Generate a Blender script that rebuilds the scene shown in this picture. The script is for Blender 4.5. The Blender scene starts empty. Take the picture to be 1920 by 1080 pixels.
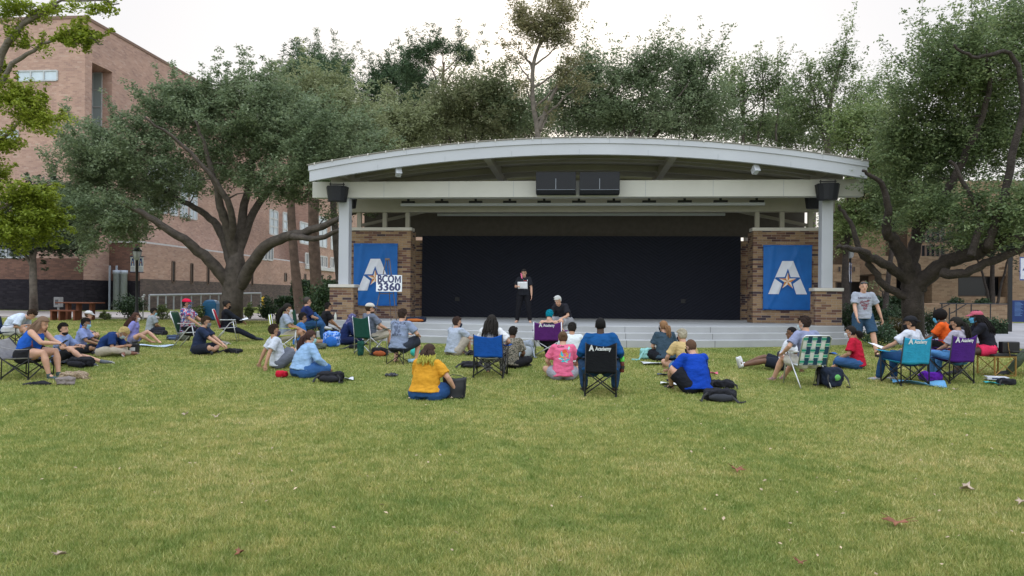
import bpy, math, random
import numpy as np
from mathutils import Vector, Matrix, noise
from mathutils.bvhtree import BVHTree
R=math.radians; V=Vector
C=bpy.context.scene.collection
# ---------------- camera ----------------
FL=1387.; YAW=R(5.1); ROLL=R(.51); HOR=557.; HC=1.62
cd=bpy.data.cameras.new('camera'); cam=bpy.data.objects.new('camera',cd); C.objects.link(cam)
cam.location=(0,0,HC)
cam.matrix_world=Matrix.Translation((0,0,HC))@Matrix.Rotation(YAW,4,'Z')@Matrix.Rotation(R(90),4,'X')@Matrix.Rotation(ROLL,4,'Z')
cd.sensor_width=36; cd.lens=FL/1920*36; cd.shift_y=(HOR-540)/1920; cd.clip_end=2000; cd.clip_start=.1
bpy.context.scene.camera=cam
# ---------------- sky and sun ----------------
SUN_EL=R(20); SUN_AZ=R(5)
w=bpy.data.worlds.new("World"); bpy.context.scene.world=w; w.use_nodes=True
nt=w.node_tree; N=nt.nodes; L=nt.links; N.clear()
out=N.new('ShaderNodeOutputWorld'); bg=N.new('ShaderNodeBackground'); bg.inputs[1].default_value=.1
sky=N.new('ShaderNodeTexSky'); sky.sky_type='NISHITA'; sky.sun_disc=False; sky.sun_elevation=SUN_EL; sky.sun_rotation=-SUN_AZ; sky.dust_density=2
tc=N.new('ShaderNodeTexCoord'); sx=N.new('ShaderNodeSeparateXYZ'); L.new(tc.outputs['Generated'],sx.inputs[0])
cr=N.new('ShaderNodeValToRGB'); e=cr.color_ramp.elements                      # thin bright cloud, bluer and brighter overhead
e[0].position=0; e[0].color=(7.8,7.6,7.6,1); e[1].position=1; e[1].color=(16.,17.3,20.,1)
e2=cr.color_ramp.elements.new(.40); e2.color=(7.8,7.7,7.8,1)
L.new(sx.outputs[2],cr.inputs[0])
mx=N.new('ShaderNodeMix'); mx.data_type='RGBA'; mx.inputs[0].default_value=.88
my=N.new('ShaderNodeMath'); my.operation='MULTIPLY_ADD'; my.inputs[1].default_value=.5; my.inputs[2].default_value=.5; L.new(sx.outputs[1],my.inputs[0])
cy=N.new('ShaderNodeValToRGB'); cy.color_ramp.elements[0].color=(.95,1.,1.,1); cy.color_ramp.elements[0].position=0; cy.color_ramp.elements[1].position=.74; cy.color_ramp.elements[1].color=(.5,.5,.5,1)   # sky away from the sun brightened, slightly bluer, added to light front faces
L.new(my.outputs[0],cy.inputs[0]); mz=N.new('ShaderNodeMix'); mz.data_type='RGBA'; mz.blend_type='MULTIPLY'; mz.inputs[0].default_value=1; ms_=N.new('ShaderNodeVectorMath'); ms_.operation='SCALE'; ms_.inputs[3].default_value=2.
L.new(cr.outputs[0],mz.inputs[6]); L.new(cy.outputs[0],mz.inputs[7]); L.new(mz.outputs[2],ms_.inputs[0])
L.new(sky.outputs[0],mx.inputs[6]); L.new(ms_.outputs[0],mx.inputs[7]); L.new(mx.outputs[2],bg.inputs[0]); L.new(bg.outputs[0],out.inputs[0])
sd=bpy.data.lights.new('sun','SUN'); sd.energy=.7; sd.angle=R(12); sd.color=(1,.9,.76)
sun=bpy.data.objects.new('sun',sd); C.objects.link(sun)
sdir=V((math.sin(-SUN_AZ)*math.cos(SUN_EL),math.cos(SUN_AZ)*math.cos(SUN_EL),math.sin(SUN_EL)))
sun.rotation_euler=sdir.to_track_quat('Z','Y').to_euler(); sun.location=(0,0,60)
sc=bpy.context.scene
sc.view_settings.view_transform='Standard'; sc.view_settings.look='None'; sc.view_settings.exposure=.30; sc.view_settings.gamma=1
# ---------------- geometry of the place ----------------
def ray(px,py):
    u=(px-960)/FL; v=(HOR-py)/FL
    a=u*math.cos(ROLL)-v*math.sin(ROLL); b=u*math.sin(ROLL)+v*math.cos(ROLL)
    return V((a*math.cos(YAW)-math.sin(YAW), a*math.sin(YAW)+math.cos(YAW), b))
def W(px,py,y):
    d=ray(px,py); k=y/d.y; return V((d.x*k,y,HC+d.z*k))
def WX(px,py,x):
    d=ray(px,py); k=x/d.x; return V((x,d.y*k,HC+d.z*k))
GY=[-60,0,11,12,13,14,15,16.5,21,30,45,400]; GD=[1.62,1.62,1.62,1.6,1.54,1.46,1.4,1.345,1.31,1.2,1.06,1.0]
def G(y): return HC-float(np.interp(y,GY,GD))
def gr(px,py):
    d=ray(px,py); lo,hi=1.,300.
    for _ in range(40):
        m=(lo+hi)/2
        if HC+d.z/d.y*m>G(m): lo=m
        else: hi=m
    return W(px,py,lo)
# ---------------- helpers ----------------
class MB:
    def __init__(s): s.v=[]; s.f=[]; s.m=[]
    def add(s,vs,fs,mi=0):
        o=len(s.v); s.v+= [tuple(p) for p in vs]; s.f+=[tuple(i+o for i in f) for f in fs]; s.m+=[mi]*len(fs); return s
    def box(s,a,b,mi=0,M=None):
        (x0,y0,z0),(x1,y1,z1)=a,b
        vs=[V(p) for p in ((x0,y0,z0),(x1,y0,z0),(x1,y1,z0),(x0,y1,z0),(x0,y0,z1),(x1,y0,z1),(x1,y1,z1),(x0,y1,z1))]
        if M: vs=[M@p for p in vs]
        return s.add(vs,[(0,3,2,1),(4,5,6,7),(0,1,5,4),(1,2,6,5),(2,3,7,6),(3,0,4,7)],mi)
    def cbox(s,c,d,mi=0,M=None): return s.box([c[i]-d[i]/2 for i in range(3)],[c[i]+d[i]/2 for i in range(3)],mi,M)
    def tube(s,pts,rad,n=8,mi=0,flat=1.,ref=None,round_=False):
        pts=[V(p) for p in pts]; k=len(pts)
        rad=[rad]*k if isinstance(rad,(int,float)) else list(rad)
        if round_:   # rounded ends
            d0=(pts[0]-pts[1]).normalized(); d1=(pts[-1]-pts[-2]).normalized()
            r0,r1=rad[0],rad[-1]; f=lambda r:(r if not isinstance(r,tuple) else min(r))
            sc_=lambda r,q:(r*q if not isinstance(r,tuple) else (r[0]*q,r[1]*q))
            pts=[pts[0]+d0*f(r0)*.9,pts[0]+d0*f(r0)*.6]+pts+[pts[-1]+d1*f(r1)*.6,pts[-1]+d1*f(r1)*.9]
            rad=[sc_(r0,.4),sc_(r0,.8)]+rad+[sc_(r1,.8),sc_(r1,.4)]; k=len(pts)
        vs=[]; prev=None
        for i,p in enumerate(pts):
            t=(pts[min(i+1,k-1)]-pts[max(i-1,0)])
            t=t.normalized() if t.length>1e-9 else V((0,0,1))
            if ref is not None: u=V(ref)-t*V(ref).dot(t)
            elif prev is not None: u=prev-t*prev.dot(t)
            else: u=t.orthogonal()
            if u.length<1e-6: u=t.orthogonal()
            u.normalize(); prev=u; w_=t.cross(u)
            r=rad[i]; a,b=(r if isinstance(r,tuple) else (r,r*flat))
            vs+=[p+u*(a*math.cos(q))+w_*(b*math.sin(q)) for q in [2*math.pi*j/n for j in range(n)]]
        fs=[(i*n+j,i*n+(j+1)%n,(i+1)*n+(j+1)%n,(i+1)*n+j) for i in range(k-1) for j in range(n)]
        fs+=[tuple(range(n-1,-1,-1)),tuple((k-1)*n+j for j in range(n))]
        return s.add(vs,fs,mi)
    def ell(s,c,r,mi=0,M=None,n=12,h=8,fn=None):
        if isinstance(r,(int,float)): r=(r,r,r)
        vs=[];c=V(c)
        for i in range(1,h):
            t=math.pi*i/h
            for j in range(n):
                q=2*math.pi*j/n; vs.append(V((math.sin(t)*math.cos(q),math.sin(t)*math.sin(q),math.cos(t))))
        vs+=[V((0,0,1)),V((0,0,-1))]
        if fn: vs=[p*fn(p) for p in vs]
        vs=[V((p.x*r[0],p.y*r[1],p.z*r[2])) for p in vs]
        vs=[(M@p if M else p)+c for p in vs]
        t,b=(h-1)*n,(h-1)*n+1
        fs=[(i*n+j,(i+1)*n+j,(i+1)*n+(j+1)%n,i*n+(j+1)%n) for i in range(h-2) for j in range(n)]
        fs+=[(t,j,(j+1)%n) for j in range(n)]+[(b,(h-2)*n+(j+1)%n,(h-2)*n+j) for j in range(n)]
        return s.add(vs,fs,mi)
    def lathe(s,c,prof,n=12,mi=0):
        c=V(c); vs=[c+V((r*math.cos(2*math.pi*j/n),r*math.sin(2*math.pi*j/n),z)) for r,z in prof for j in range(n)]
        k=len(prof)
        fs=[(i*n+j,i*n+(j+1)%n,(i+1)*n+(j+1)%n,(i+1)*n+j) for i in range(k-1) for j in range(n)]
        fs+=[tuple(range(n-1,-1,-1)),tuple((k-1)*n+j for j in range(n))]
        return s.add(vs,fs,mi)
    def sheet(s,nu,nv,fn,th=.004,mi=0):  # fn(u,v)->point, given thickness
        P=[[V(fn(i/nu,j/nv)) for j in range(nv+1)] for i in range(nu+1)]
        top=[];bot=[]
        for i in range(nu+1):
            for j in range(nv+1):
                du=P[min(i+1,nu)][j]-P[max(i-1,0)][j]; dv=P[i][min(j+1,nv)]-P[i][max(j-1,0)]
                nn=du.cross(dv); nn=nn.normalized() if nn.length>1e-12 else V((0,0,1))
                top.append(P[i][j]+nn*th/2); bot.append(P[i][j]-nn*th/2)
        m=len(top); q=nv+1; I=lambda i,j:i*q+j
        fs=[]
        for i in range(nu):
            for j in range(nv):
                fs.append((I(i,j),I(i+1,j),I(i+1,j+1),I(i,j+1))); fs.append((m+I(i,j),m+I(i,j+1),m+I(i+1,j+1),m+I(i+1,j)))
        for i in range(nu):
            fs.append((I(i,0),m+I(i,0),m+I(i+1,0),I(i+1,0))); fs.append((I(i,nv),I(i+1,nv),m+I(i+1,nv),m+I(i,nv)))
        for j in range(nv):
            fs.append((I(0,j),I(0,j+1),m+I(0,j+1),m+I(0,j))); fs.append((I(nu,j),m+I(nu,j),m+I(nu,j+1),I(nu,j+1)))
        return s.add(top+bot,fs,mi)
    def mesh(s,name):
        me=bpy.data.meshes.new(name); me.from_pydata(s.v,[],s.f)
        if any(s.m): me.polygons.foreach_set('material_index',s.m)
        return me
def link(name,me,mats,parent=None,smooth=False):
    if mats is not None:
        for m in (mats if isinstance(mats,(list,tuple)) else [mats]): me.materials.append(m)
    if smooth: me.polygons.foreach_set('use_smooth',[True]*len(me.polygons))
    o=bpy.data.objects.new(name,me); C.objects.link(o)
    if parent: o.parent=parent
    return o
def obj(name,mb,mats,parent=None,smooth=False,bev=0,label=None):
    o=link(name,mb.mesh(name),mats,parent,smooth)
    if bev:
        b=o.modifiers.new('bevel','BEVEL'); b.width=bev; b.segments=2; b.limit_method='ANGLE'
    if label: o['label']=label
    return o
def tag(o,label,cat,group=None):
    o['label']=label; o['category']=cat
    if group: o['group']=group
    return o
def thing(name,label,cat,loc=(0,0,0),rz=0,group=None):
    o=bpy.data.objects.new(name,None); C.objects.link(o); o.location=loc; o.rotation_euler=(0,0,R(rz)); o.empty_display_size=.1
    return tag(o,label,cat,group)
def struct(name,mb,mats,smooth=False,bev=0):
    o=obj(name,mb,mats,None,smooth,bev); o['kind']='structure'; return o
TS=bpy.data.scenes.new('tmp')
def evalmesh(o):
    TS.collection.objects.link(o); vl=TS.view_layers[0]; vl.update(); dg=vl.depsgraph; dg.update()
    me=bpy.data.meshes.new_from_object(o.evaluated_get(dg)); TS.collection.objects.unlink(o); bpy.data.objects.remove(o); return me
def remesh(mb,vox=.013,sm=4,amp=0,fr=14,seed=0,an=(1,1,1)):
    o=bpy.data.objects.new('t',mb.mesh('t')); m=o.modifiers.new('r','REMESH'); m.mode='VOXEL'; m.voxel_size=vox; m.use_smooth_shade=True
    if sm: q=o.modifiers.new('s','SMOOTH'); q.iterations=sm; q.factor=.5
    me=evalmesh(o)
    if amp:
        n=len(me.vertices); co=np.empty(n*3,'f'); no=np.empty(n*3,'f'); me.vertices.foreach_get('co',co); me.vertex_normals.foreach_get('vector',no)
        co=co.reshape(-1,3); no=no.reshape(-1,3); q=co*np.array(an)*fr+np.array((seed*7.3,seed*3.1,0))
        k=np.array([noise.noise(p)+.5*noise.noise(p*2.3) for p in map(V,q.tolist())])*amp
        me.vertices.foreach_set('co',(co+no*k[:,None]).astype('f').ravel()); me.update()
    return me
def textmesh(s,size=1,bold=.0,align='CENTER',sp=1.):
    c=bpy.data.curves.new('t','FONT'); c.body=s; c.size=size; c.offset=bold; c.align_x=align; c.align_y='CENTER'; c.space_character=sp; c.resolution_u=2; c.space_line=.85
    me=evalmesh(bpy.data.objects.new('t',c)); bpy.data.curves.remove(c); return me
def place_text(mb,s,o,u,v,size,bold=.02,mi=0,sx=1.,shear=0,off=.0,fit=None):
    me=textmesh(s,size,bold*size)
    if fit: xs=[p.co.x for p in me.vertices]; sx=fit/(max(xs)-min(xs))
    u=V(u).normalized(); v=V(v).normalized(); n=u.cross(v)
    for k in (-1,0,1): mb.add([V(o)+u*(p.co.x*sx+k*.022*size)+v*p.co.y+n*(k*.0012) for p in me.vertices],[tuple(f.vertices) for f in me.polygons],mi)
    bpy.data.meshes.remove(me)
# ---------------- materials ----------------
MC={}
def newmat(name):
    m=bpy.data.materials.new(name); m.use_nodes=True; nt=m.node_tree; b=nt.nodes['Principled BSDF']; return m,nt,b
def nd(nt,t,**k):
    n=nt.nodes.new(t)
    for a,v in k.items(): setattr(n,a,v)
    return n
def ramp(nt,fac,stops,interp='LINEAR'):
    r=nd(nt,'ShaderNodeValToRGB'); r.color_ramp.interpolation=interp; el=r.color_ramp.elements
    while len(el)>1: el.remove(el[-1])
    el[0].position=stops[0][0]; el[0].color=(*stops[0][1],1)
    for p,c in stops[1:]: q=el.new(p); q.color=(*c,1)
    nt.links.new(fac,r.inputs[0]); return r
def noi(nt,vec,scale,det=3,rough=.55,dist=0):
    n=nd(nt,'ShaderNodeTexNoise'); n.inputs['Scale'].default_value=scale; n.inputs['Detail'].default_value=det; n.inputs['Roughness'].default_value=rough; n.inputs['Distortion'].default_value=dist
    if vec: nt.links.new(vec,n.inputs[0])
    return n
def mapg(nt,vec,sc=(1,1,1),rot=(0,0,0)):
    n=nd(nt,'ShaderNodeMapping'); n.inputs['Scale'].default_value=sc; n.inputs['Rotation'].default_value=rot; nt.links.new(vec,n.inputs[0]); return n
def bump(nt,b,h,st,dist=.01):
    n=nd(nt,'ShaderNodeBump'); n.inputs['Strength'].default_value=st; n.inputs['Distance'].default_value=dist
    nt.links.new(h,n.inputs['Height']); nt.links.new(n.outputs[0],b.inputs['Normal']); return n
def mul(c,k): return tuple(min(1,x*k) for x in c)
def mat(name,col,rough=.8,var=.12,vs=6,bs=60,bst=.3,metal=0,bd=.004):
    if name in MC: return MC[name]
    m,nt,b=newmat(name); tc=nd(nt,'ShaderNodeTexCoord'); v=tc.outputs['Object']
    n=noi(nt,v,vs,5); r=ramp(nt,n.outputs[0],[(.3,mul(col,1-var)),(.5,col),(.7,mul(col,1+var))])
    nt.links.new(r.outputs[0],b.inputs['Base Color']); b.inputs['Roughness'].default_value=rough; b.inputs['Metallic'].default_value=metal
    b.inputs['Specular IOR Level'].default_value=.3
    if bst: n2=noi(nt,v,bs,3); bump(nt,b,n2.outputs[0],bst,bd)
    MC[name]=m; return m
def cloth(name,col,kind=None,c2=None,c3=None):
    if name in MC: return MC[name]
    m,nt,b=newmat(name); tc=nd(nt,'ShaderNodeTexCoord'); v=tc.outputs['Object']; b.inputs['Roughness'].default_value=.9; b.inputs['Specular IOR Level'].default_value=.15
    if kind=='stripe':
        wv=nd(nt,'ShaderNodeTexWave',bands_direction='Z'); wv.inputs['Scale'].default_value=14; wv.inputs['Distortion'].default_value=.4; nt.links.new(v,wv.inputs[0])
        r=ramp(nt,wv.outputs[1],[(.45,col),(.6,c2)])
    elif kind=='floral':
        vo=nd(nt,'ShaderNodeTexVoronoi'); vo.inputs['Scale'].default_value=34; nt.links.new(v,vo.inputs[0]); s=nd(nt,'ShaderNodeSeparateColor'); nt.links.new(vo.outputs['Color'],s.inputs[0])
        r=ramp(nt,s.outputs[0],[(0,col),(.4,c2),(.68,c3)],'CONSTANT')
    elif kind=='camo':
        n=noi(nt,v,22,4,.6); r=ramp(nt,n.outputs[0],[(0,col),(.46,c2),(.55,c3)],'CONSTANT')
    elif kind=='check':
        ck=nd(nt,'ShaderNodeTexChecker'); ck.inputs['Scale'].default_value=40; ck.inputs[1].default_value=(*col,1); ck.inputs[2].default_value=(*c2,1); nt.links.new(v,ck.inputs[0]); r=ck
    else:
        n=noi(nt,v,9,5,.65); r=ramp(nt,n.outputs[0],[(.3,mul(col,.84)),(.52,col),(.72,mul(col,1.14))])
    nt.links.new(r.outputs[0],b.inputs['Base Color'])
    n2=noi(nt,mapg(nt,v,(1,1,2.2)).outputs[0],11,4,.6,.6); bump(nt,b,n2.outputs[0],.55,.02)
    MC[name]=m; return m
def skin(t):
    cols={'fair':(.52,.30,.21),'tan':(.40,.22,.14),'olive':(.33,.18,.11),'brown':(.14,.07,.042),'dark':(.055,.028,.018)}
    k='skin_'+t
    if k in MC: return MC[k]
    c=cols[t]; m=mat(k,c,.55,.1,14,150,.1); b=m.node_tree.nodes['Principled BSDF']; b.inputs['Subsurface Weight'].default_value=.08; b.inputs['Subsurface Radius'].default_value=(.02,.008,.004); return m
# ---------------- large structure: ground ----------------
def groundmat():
    m,nt,b=newmat('lawn_soil'); tc=nd(nt,'ShaderNodeTexCoord'); v=tc.outputs['Object']
    a=noi(nt,v,.35,5,.6); c=noi(nt,v,2.2,5,.6); d=noi(nt,mapg(nt,v,(1,1,1)).outputs[0],38,4,.7)
    r1=ramp(nt,a.outputs[0],[(.35,(.15,.18,.05)),(.5,(.20,.215,.065)),(.66,(.26,.25,.095))])
    r2=ramp(nt,c.outputs[0],[(.3,(.7,.78,.7)),(.55,(1,1,1)),(.75,(1.22,1.14,1.1))])
    r3=ramp(nt,d.outputs[0],[(.3,(.55,.6,.55)),(.5,(1,1,1)),(.7,(1.4,1.3,1.3))])
    m1=nd(nt,'ShaderNodeMix',data_type='RGBA',blend_type='MULTIPLY'); m1.inputs[0].default_value=1
    m2=nd(nt,'ShaderNodeMix',data_type='RGBA',blend_type='MULTIPLY'); m2.inputs[0].default_value=.8
    nt.links.new(r1.outputs[0],m1.inputs[6]); nt.links.new(r2.outputs[0],m1.inputs[7]); nt.links.new(m1.outputs[2],m2.inputs[6]); nt.links.new(r3.outputs[0],m2.inputs[7])
    nt.links.new(m2.outputs[2],b.inputs['Base Color']); b.inputs['Roughness'].default_value=.95; b.inputs['Specular IOR Level'].default_value=.1
    bump(nt,b,d.outputs[0],.6,.03); return m
gm=MB(); ys=[-60,-20,0,4,8,11,11.5,12,12.5,13,13.5,14,14.5,15,15.7,16.5,18,21,25,30,37,45,60,100,200,900]; xs=[-900,-200,-60,-30,-15,0,15,30,60,200,900]
gm.add([(x,y,G(y)) for y in ys for x in xs],[(j*len(xs)+i,j*len(xs)+i+1,(j+1)*len(xs)+i+1,(j+1)*len(xs)+i) for j in range(len(ys)-1) for i in range(len(xs)-1)])
ground=struct('ground',gm,groundmat(),True)
def strip(name,poly,m,dz=.004,h=0):   # a flat sheet following the ground, subdivided along y
    mb=MB(); ysub=sorted(set([p[0] for p in poly]+[y for y in ys if poly[0][0]<y<poly[-1][0]]))
    xl=np.interp(ysub,[p[0] for p in poly],[p[1] for p in poly]); xr=np.interp(ysub,[p[0] for p in poly],[p[2] for p in poly])
    vs=[];n=6
    for y,a,b_ in zip(ysub,xl,xr): vs+=[(a+(b_-a)*i/n,y,G(y)+dz) for i in range(n+1)]
    mb.add(vs,[(j*(n+1)+i,j*(n+1)+i+1,(j+1)*(n+1)+i+1,(j+1)*(n+1)+i) for j in range(len(ysub)-1) for i in range(n)])
    if h:  # curb edge towards the camera
        mb.box((xl[0],ysub[0]-.15,G(ysub[0])-.1),(xr[0],ysub[0],G(ysub[0])+h))
    return struct(name,mb,m)
conc=mat('concrete_walk',(.34,.30,.28),.9,.14,1.2,90,.3)
conc_r=mat('concrete_paving',(.30,.29,.30),.9,.14,1.2,90,.3)
strip('path',[(32.5,-70,-7.8),(36,-70,-8.2),(41.8,-70,-9)],conc,.006,.08)
strip('pavement',[(21.6,10.9,60),(26,10.6,60),(40,9.4,60)],conc_r,.006)
strip('pavement',[(41.8,-14,60),(75,-21,60)],conc_r,.010)
# kerbed lawn island left of the stage
isl=MB(); ic=gr(520,582); pts=[(ic.x+3.6*math.cos(t)*(1+.12*math.cos(2*t)),ic.y+1.5+2.4*math.sin(t),0) for t in [2*math.pi*i/28 for i in range(28)]]
zt=G(ic.y)+.12
isl.add([(x,y,zt) for x,y,_ in pts]+[(x,y,zt-.3) for x,y,_ in pts],[tuple(range(28))]+[(i,28+i,28+(i+1)%28,(i+1)%28) for i in range(28)])
struct('lawn_island',isl,ground.data.materials[0])
# ---------------- brick ----------------
def brick(name,pal,mort,bw=.30,bh=.068,low=.0,ms=.010,bst=.5,st=None):
    if name in MC: return MC[name]
    m,nt,b=newmat(name); tc=nd(nt,'ShaderNodeTexCoord'); s=nd(nt,'ShaderNodeSeparateXYZ'); nt.links.new(tc.outputs['Object'],s.inputs[0])
    ad=nd(nt,'ShaderNodeMath',operation='ADD'); nt.links.new(s.outputs[0],ad.inputs[0]); nt.links.new(s.outputs[1],ad.inputs[1])
    cb=nd(nt,'ShaderNodeCombineXYZ'); nt.links.new(ad.outputs[0],cb.inputs[0]); nt.links.new(s.outputs[2],cb.inputs[1])
    bt=nd(nt,'ShaderNodeTexBrick'); bt.inputs['Scale'].default_value=1; bt.inputs['Brick Width'].default_value=bw; bt.inputs['Row Height'].default_value=bh+ms; bt.inputs['Mortar Size'].default_value=ms/2; bt.inputs['Mortar Smooth'].default_value=.2
    bt.inputs['Color1'].default_value=(0,0,0,1); bt.inputs['Color2'].default_value=(1,1,1,1); bt.inputs['Mortar'].default_value=(.5,.5,.5,1)
    nt.links.new(cb.outputs[0],bt.inputs[0]); r=ramp(nt,bt.outputs[0],pal,'CONSTANT')
    nn=noi(nt,cb.outputs[0],30,4); r2=ramp(nt,nn.outputs[0],[(.3,(.8,.8,.8)),(.7,(1.15,1.15,1.15))])
    ns=noi(nt,cb.outputs[0],.5,4); r4=ramp(nt,ns.outputs[0],[(.3,(.86,.86,.88)),(.7,(1.1,1.08,1.06))])
    mm=nd(nt,'ShaderNodeMix',data_type='RGBA',blend_type='MULTIPLY'); mm.inputs[0].default_value=1; nt.links.new(r.outputs[0],mm.inputs[6]); nt.links.new(r2.outputs[0],mm.inputs[7])
    m4=nd(nt,'ShaderNodeMix',data_type='RGBA',blend_type='MULTIPLY'); m4.inputs[0].default_value=1; nt.links.new(mm.outputs[2],m4.inputs[6]); nt.links.new(r4.outputs[0],m4.inputs[7])
    m3=nd(nt,'ShaderNodeMix',data_type='RGBA'); nt.links.new(bt.outputs['Fac'],m3.inputs[0]); nt.links.new(m4.outputs[2],m3.inputs[6]); m3.inputs[7].default_value=(*mort,1)
    nt.links.new(m3.outputs[2],b.inputs['Base Color']); b.inputs['Roughness'].default_value=.9; b.inputs['Specular IOR Level'].default_value=.15
    iv=nd(nt,'ShaderNodeMath',operation='SUBTRACT'); iv.inputs[0].default_value=1; nt.links.new(bt.outputs['Fac'],iv.inputs[1]); bump(nt,b,iv.outputs[0],bst,.012)
    MC[name]=m; return m
stagebrick=brick('stage_brick',[(0,(.26,.17,.10)),(.22,(.31,.21,.125)),(.40,(.17,.095,.065)),(.53,(.085,.045,.042)),(.62,(.28,.185,.11)),(.74,(.06,.042,.048)),(.84,(.13,.07,.055)),(.93,(.23,.15,.09))],(.27,.24,.21))
stonecap=mat('limestone_cap',(.55,.52,.47),.85,.06,3,80,.2)
white=mat('white_steel',(.44,.455,.495),.5,.05,.8,20,.05)
soff=mat('soffit_paint',(.33,.31,.26),.7,.06,2,40,.1)
stconc=mat('step_concrete',(.35,.355,.36),.9,.10,.9,70,.35)
black=mat('black_metal',(.02,.02,.022),.5,.2,8,60,.1)
# ---------------- stage pavilion ----------------
ZF=.84; ZG=G(20)+.0
st=thing('stage_pavilion','open air stage pavilion with curved white roof over brick side walls','stage',(0,0,0))
def arc(x,off): return 23.1-2.5*(1-(x/8.)**2)-off
for k,(ztop,zbot,off,hw) in enumerate([(ZF,ZF-.17,0,8.0),(ZF-.17,ZF-.34,.36,8.06),(ZF-.34,ZG-.25,.72,8.12)]):
    mb=MB(); n=48; xs_=[-hw+2*hw*i/n for i in range(n+1)]; yb=29.6 if k==0 else 23.6
    e=.015
    rows=[[(x,arc(min(max(x,-8),8),off)+(0.),zbot) for x in xs_],[(x,arc(min(max(x,-8),8),off),ztop-e) for x in xs_],[(x,arc(min(max(x,-8),8),off)+e,ztop) for x in xs_],[(x,yb,ztop) for x in xs_],[(x,yb,zbot) for x in xs_]]
    vs=[p for r in rows for p in r]; q=n+1
    fs=[(j*q+i,j*q+i+1,(j+1)*q+i+1,(j+1)*q+i) for j in range(4) for i in range(n)]+[(0,q,2*q,3*q,4*q),(n,4*q+n,3*q+n,2*q+n,q+n)]
    mb.add(vs,fs); obj('step' if k else 'stage_floor',mb,stconc,st)
for s in (-1,1):
    x0,x1=(7.12,7.98) if s>0 else (-7.98,-7.12)
    mb=MB().box((x0+.04,23.12,ZF+.001),(x1-.04,23.62,ZF+1.04)); obj('pedestal',mb,stagebrick,st)
    mb=MB().box((x0,23.08,ZF+1.043),(x1,23.66,ZF+1.14)); obj('pedestal_cap',mb,stonecap,st,bev=.012)
    xc=s*7.52
    mb=MB().box((xc-.165,23.2,ZF+1.143),(xc+.165,23.53,4.757))
    obj('column',mb,white,st,bev=.01)
    # brick side wall
    a,b=(5.72,7.9) if s>0 else (-7.9,-5.72)
    mb=MB().box((a,24.9,ZF+.001),(b,25.3,3.86)); obj('brick_wall',mb,stagebrick,st)
    mb=MB().box((min(a,b)-.04,24.86,3.863),(max(a,b)+.04,25.34,3.97)); obj('wall_cap',mb,stonecap,st,bev=.01)
    # return wall towards the back, darker inside
    rx=(5.72,6.02) if s>0 else (-6.02,-5.72)
    mb=MB().box((rx[0],25.303,ZF+.001),(rx[1],25.7,3.86)); obj('brick_wall',mb,stagebrick,st)
    mb=MB().box((s*6.02 if s>0 else -8.,28.15,ZF+.001),(8. if s>0 else -6.02,28.5,3.78)); obj('back_wall',mb,stagebrick,st)
    for xx in (s*5.86,s*6.66,s*7.56):
        mb=MB().box((xx-.07,24.98,3.973),(xx+.07,25.12,4.497)); obj('transom_post',mb,soff,st)
mb=MB().box((-8.55,23.15,4.76),(8.55,23.5,5.27)); obj('front_girder',mb,mat('girder_cream',(.47,.465,.43),.55,.06,.8,20,.05),st,bev=.008)
mb=MB().box((-8.3,24.9,4.5),(8.3,25.22,4.98)); obj('girder',mb,soff,st)
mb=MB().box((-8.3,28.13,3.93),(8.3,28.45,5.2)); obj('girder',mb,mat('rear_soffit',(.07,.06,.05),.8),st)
def rz_(x,zc,ze,hw=8.37): return zc-(zc-ze)*(x/hw)**2
# curved roof deck
def roofsheet(name,y0,y1,zc,ze,th,m,n=64,hw=8.37):
    mb=MB(); xs_=[-hw+2*hw*i/n for i in range(n+1)]; vs=[]
    for y in (y0,y1):
        for t in (0,-th): vs+=[(x,y,rz_(x,zc,ze)+t) for x in xs_]
    q=n+1; fs=[]
    for i in range(n):
        fs+=[(i,i+1,2*q+i+1,2*q+i)[::1],(q+i+1,q+i,3*q+i,3*q+i+1),(i+1,i,q+i,q+i+1),(2*q+i,2*q+i+1,3*q+i+1,3*q+i)]
    fs+=[(0,2*q,3*q,q),(n,q+n,3*q+n,2*q+n)]
    mb.add(vs,fs); return obj(name,mb,m,st)
roofsheet('roof_deck',22.55,30.2,6.41,5.64,.10,soff)
roofsheet('fascia',22.40,22.545,6.27,5.50,.33,white,hw=8.37)
roofsheet('fascia',22.37,22.548,6.44,5.67,.166,white,hw=8.40)
mb=MB()                                   # metal drip edge and standing seams
xs_=[-8.44+16.88*i/64 for i in range(65)]
mb.tube([(x,22.36,rz_(x,6.455,5.685)) for x in xs_],.018,6)
obj('drip_edge',mb,mat('roof_edge_metal',(.22,.2,.17),.5),st)
seam=MB()
for i in range(30):
    x=-8.2+16.4*i/29; z=rz_(x,6.41,5.64)
    seam.box((x-.014,22.34,z+.005),(x+.014,30.2,z+.075))
obj('roof_seam',seam,mat('seam_metal',(.62,.6,.56),.5),st)
for y in (23.9,24.5,26.1,27.2,29.3):
    n=40; mb=MB(); xs_=[-8.2+16.4*i/n for i in range(n+1)]
    vs=[(x,y+dy,rz_(x,6.30,5.53)+dz) for dy in (0,.12) for dz in (0,-.2) for x in xs_]; q=n+1
    mb.add(vs,[f for i in range(n) for f in ((q+i,q+i+1,i+1,i),(q+i+1,q+i,3*q+i,3*q+i+1),(2*q+i,2*q+i+1,3*q+i+1,3*q+i))]); obj('purlin',mb,soff,st)
for x in (-2.85,2.85,-7.5,7.5):
    z=rz_(x,6.3,5.53); mb=MB().box((x-.11,22.56,z-.32),(x+.11,23.14,z-.01)).box((x-.11,23.14,z-.32),(x+.11,28.19,z-.01)); obj('rafter',mb,soff,st)
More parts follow.
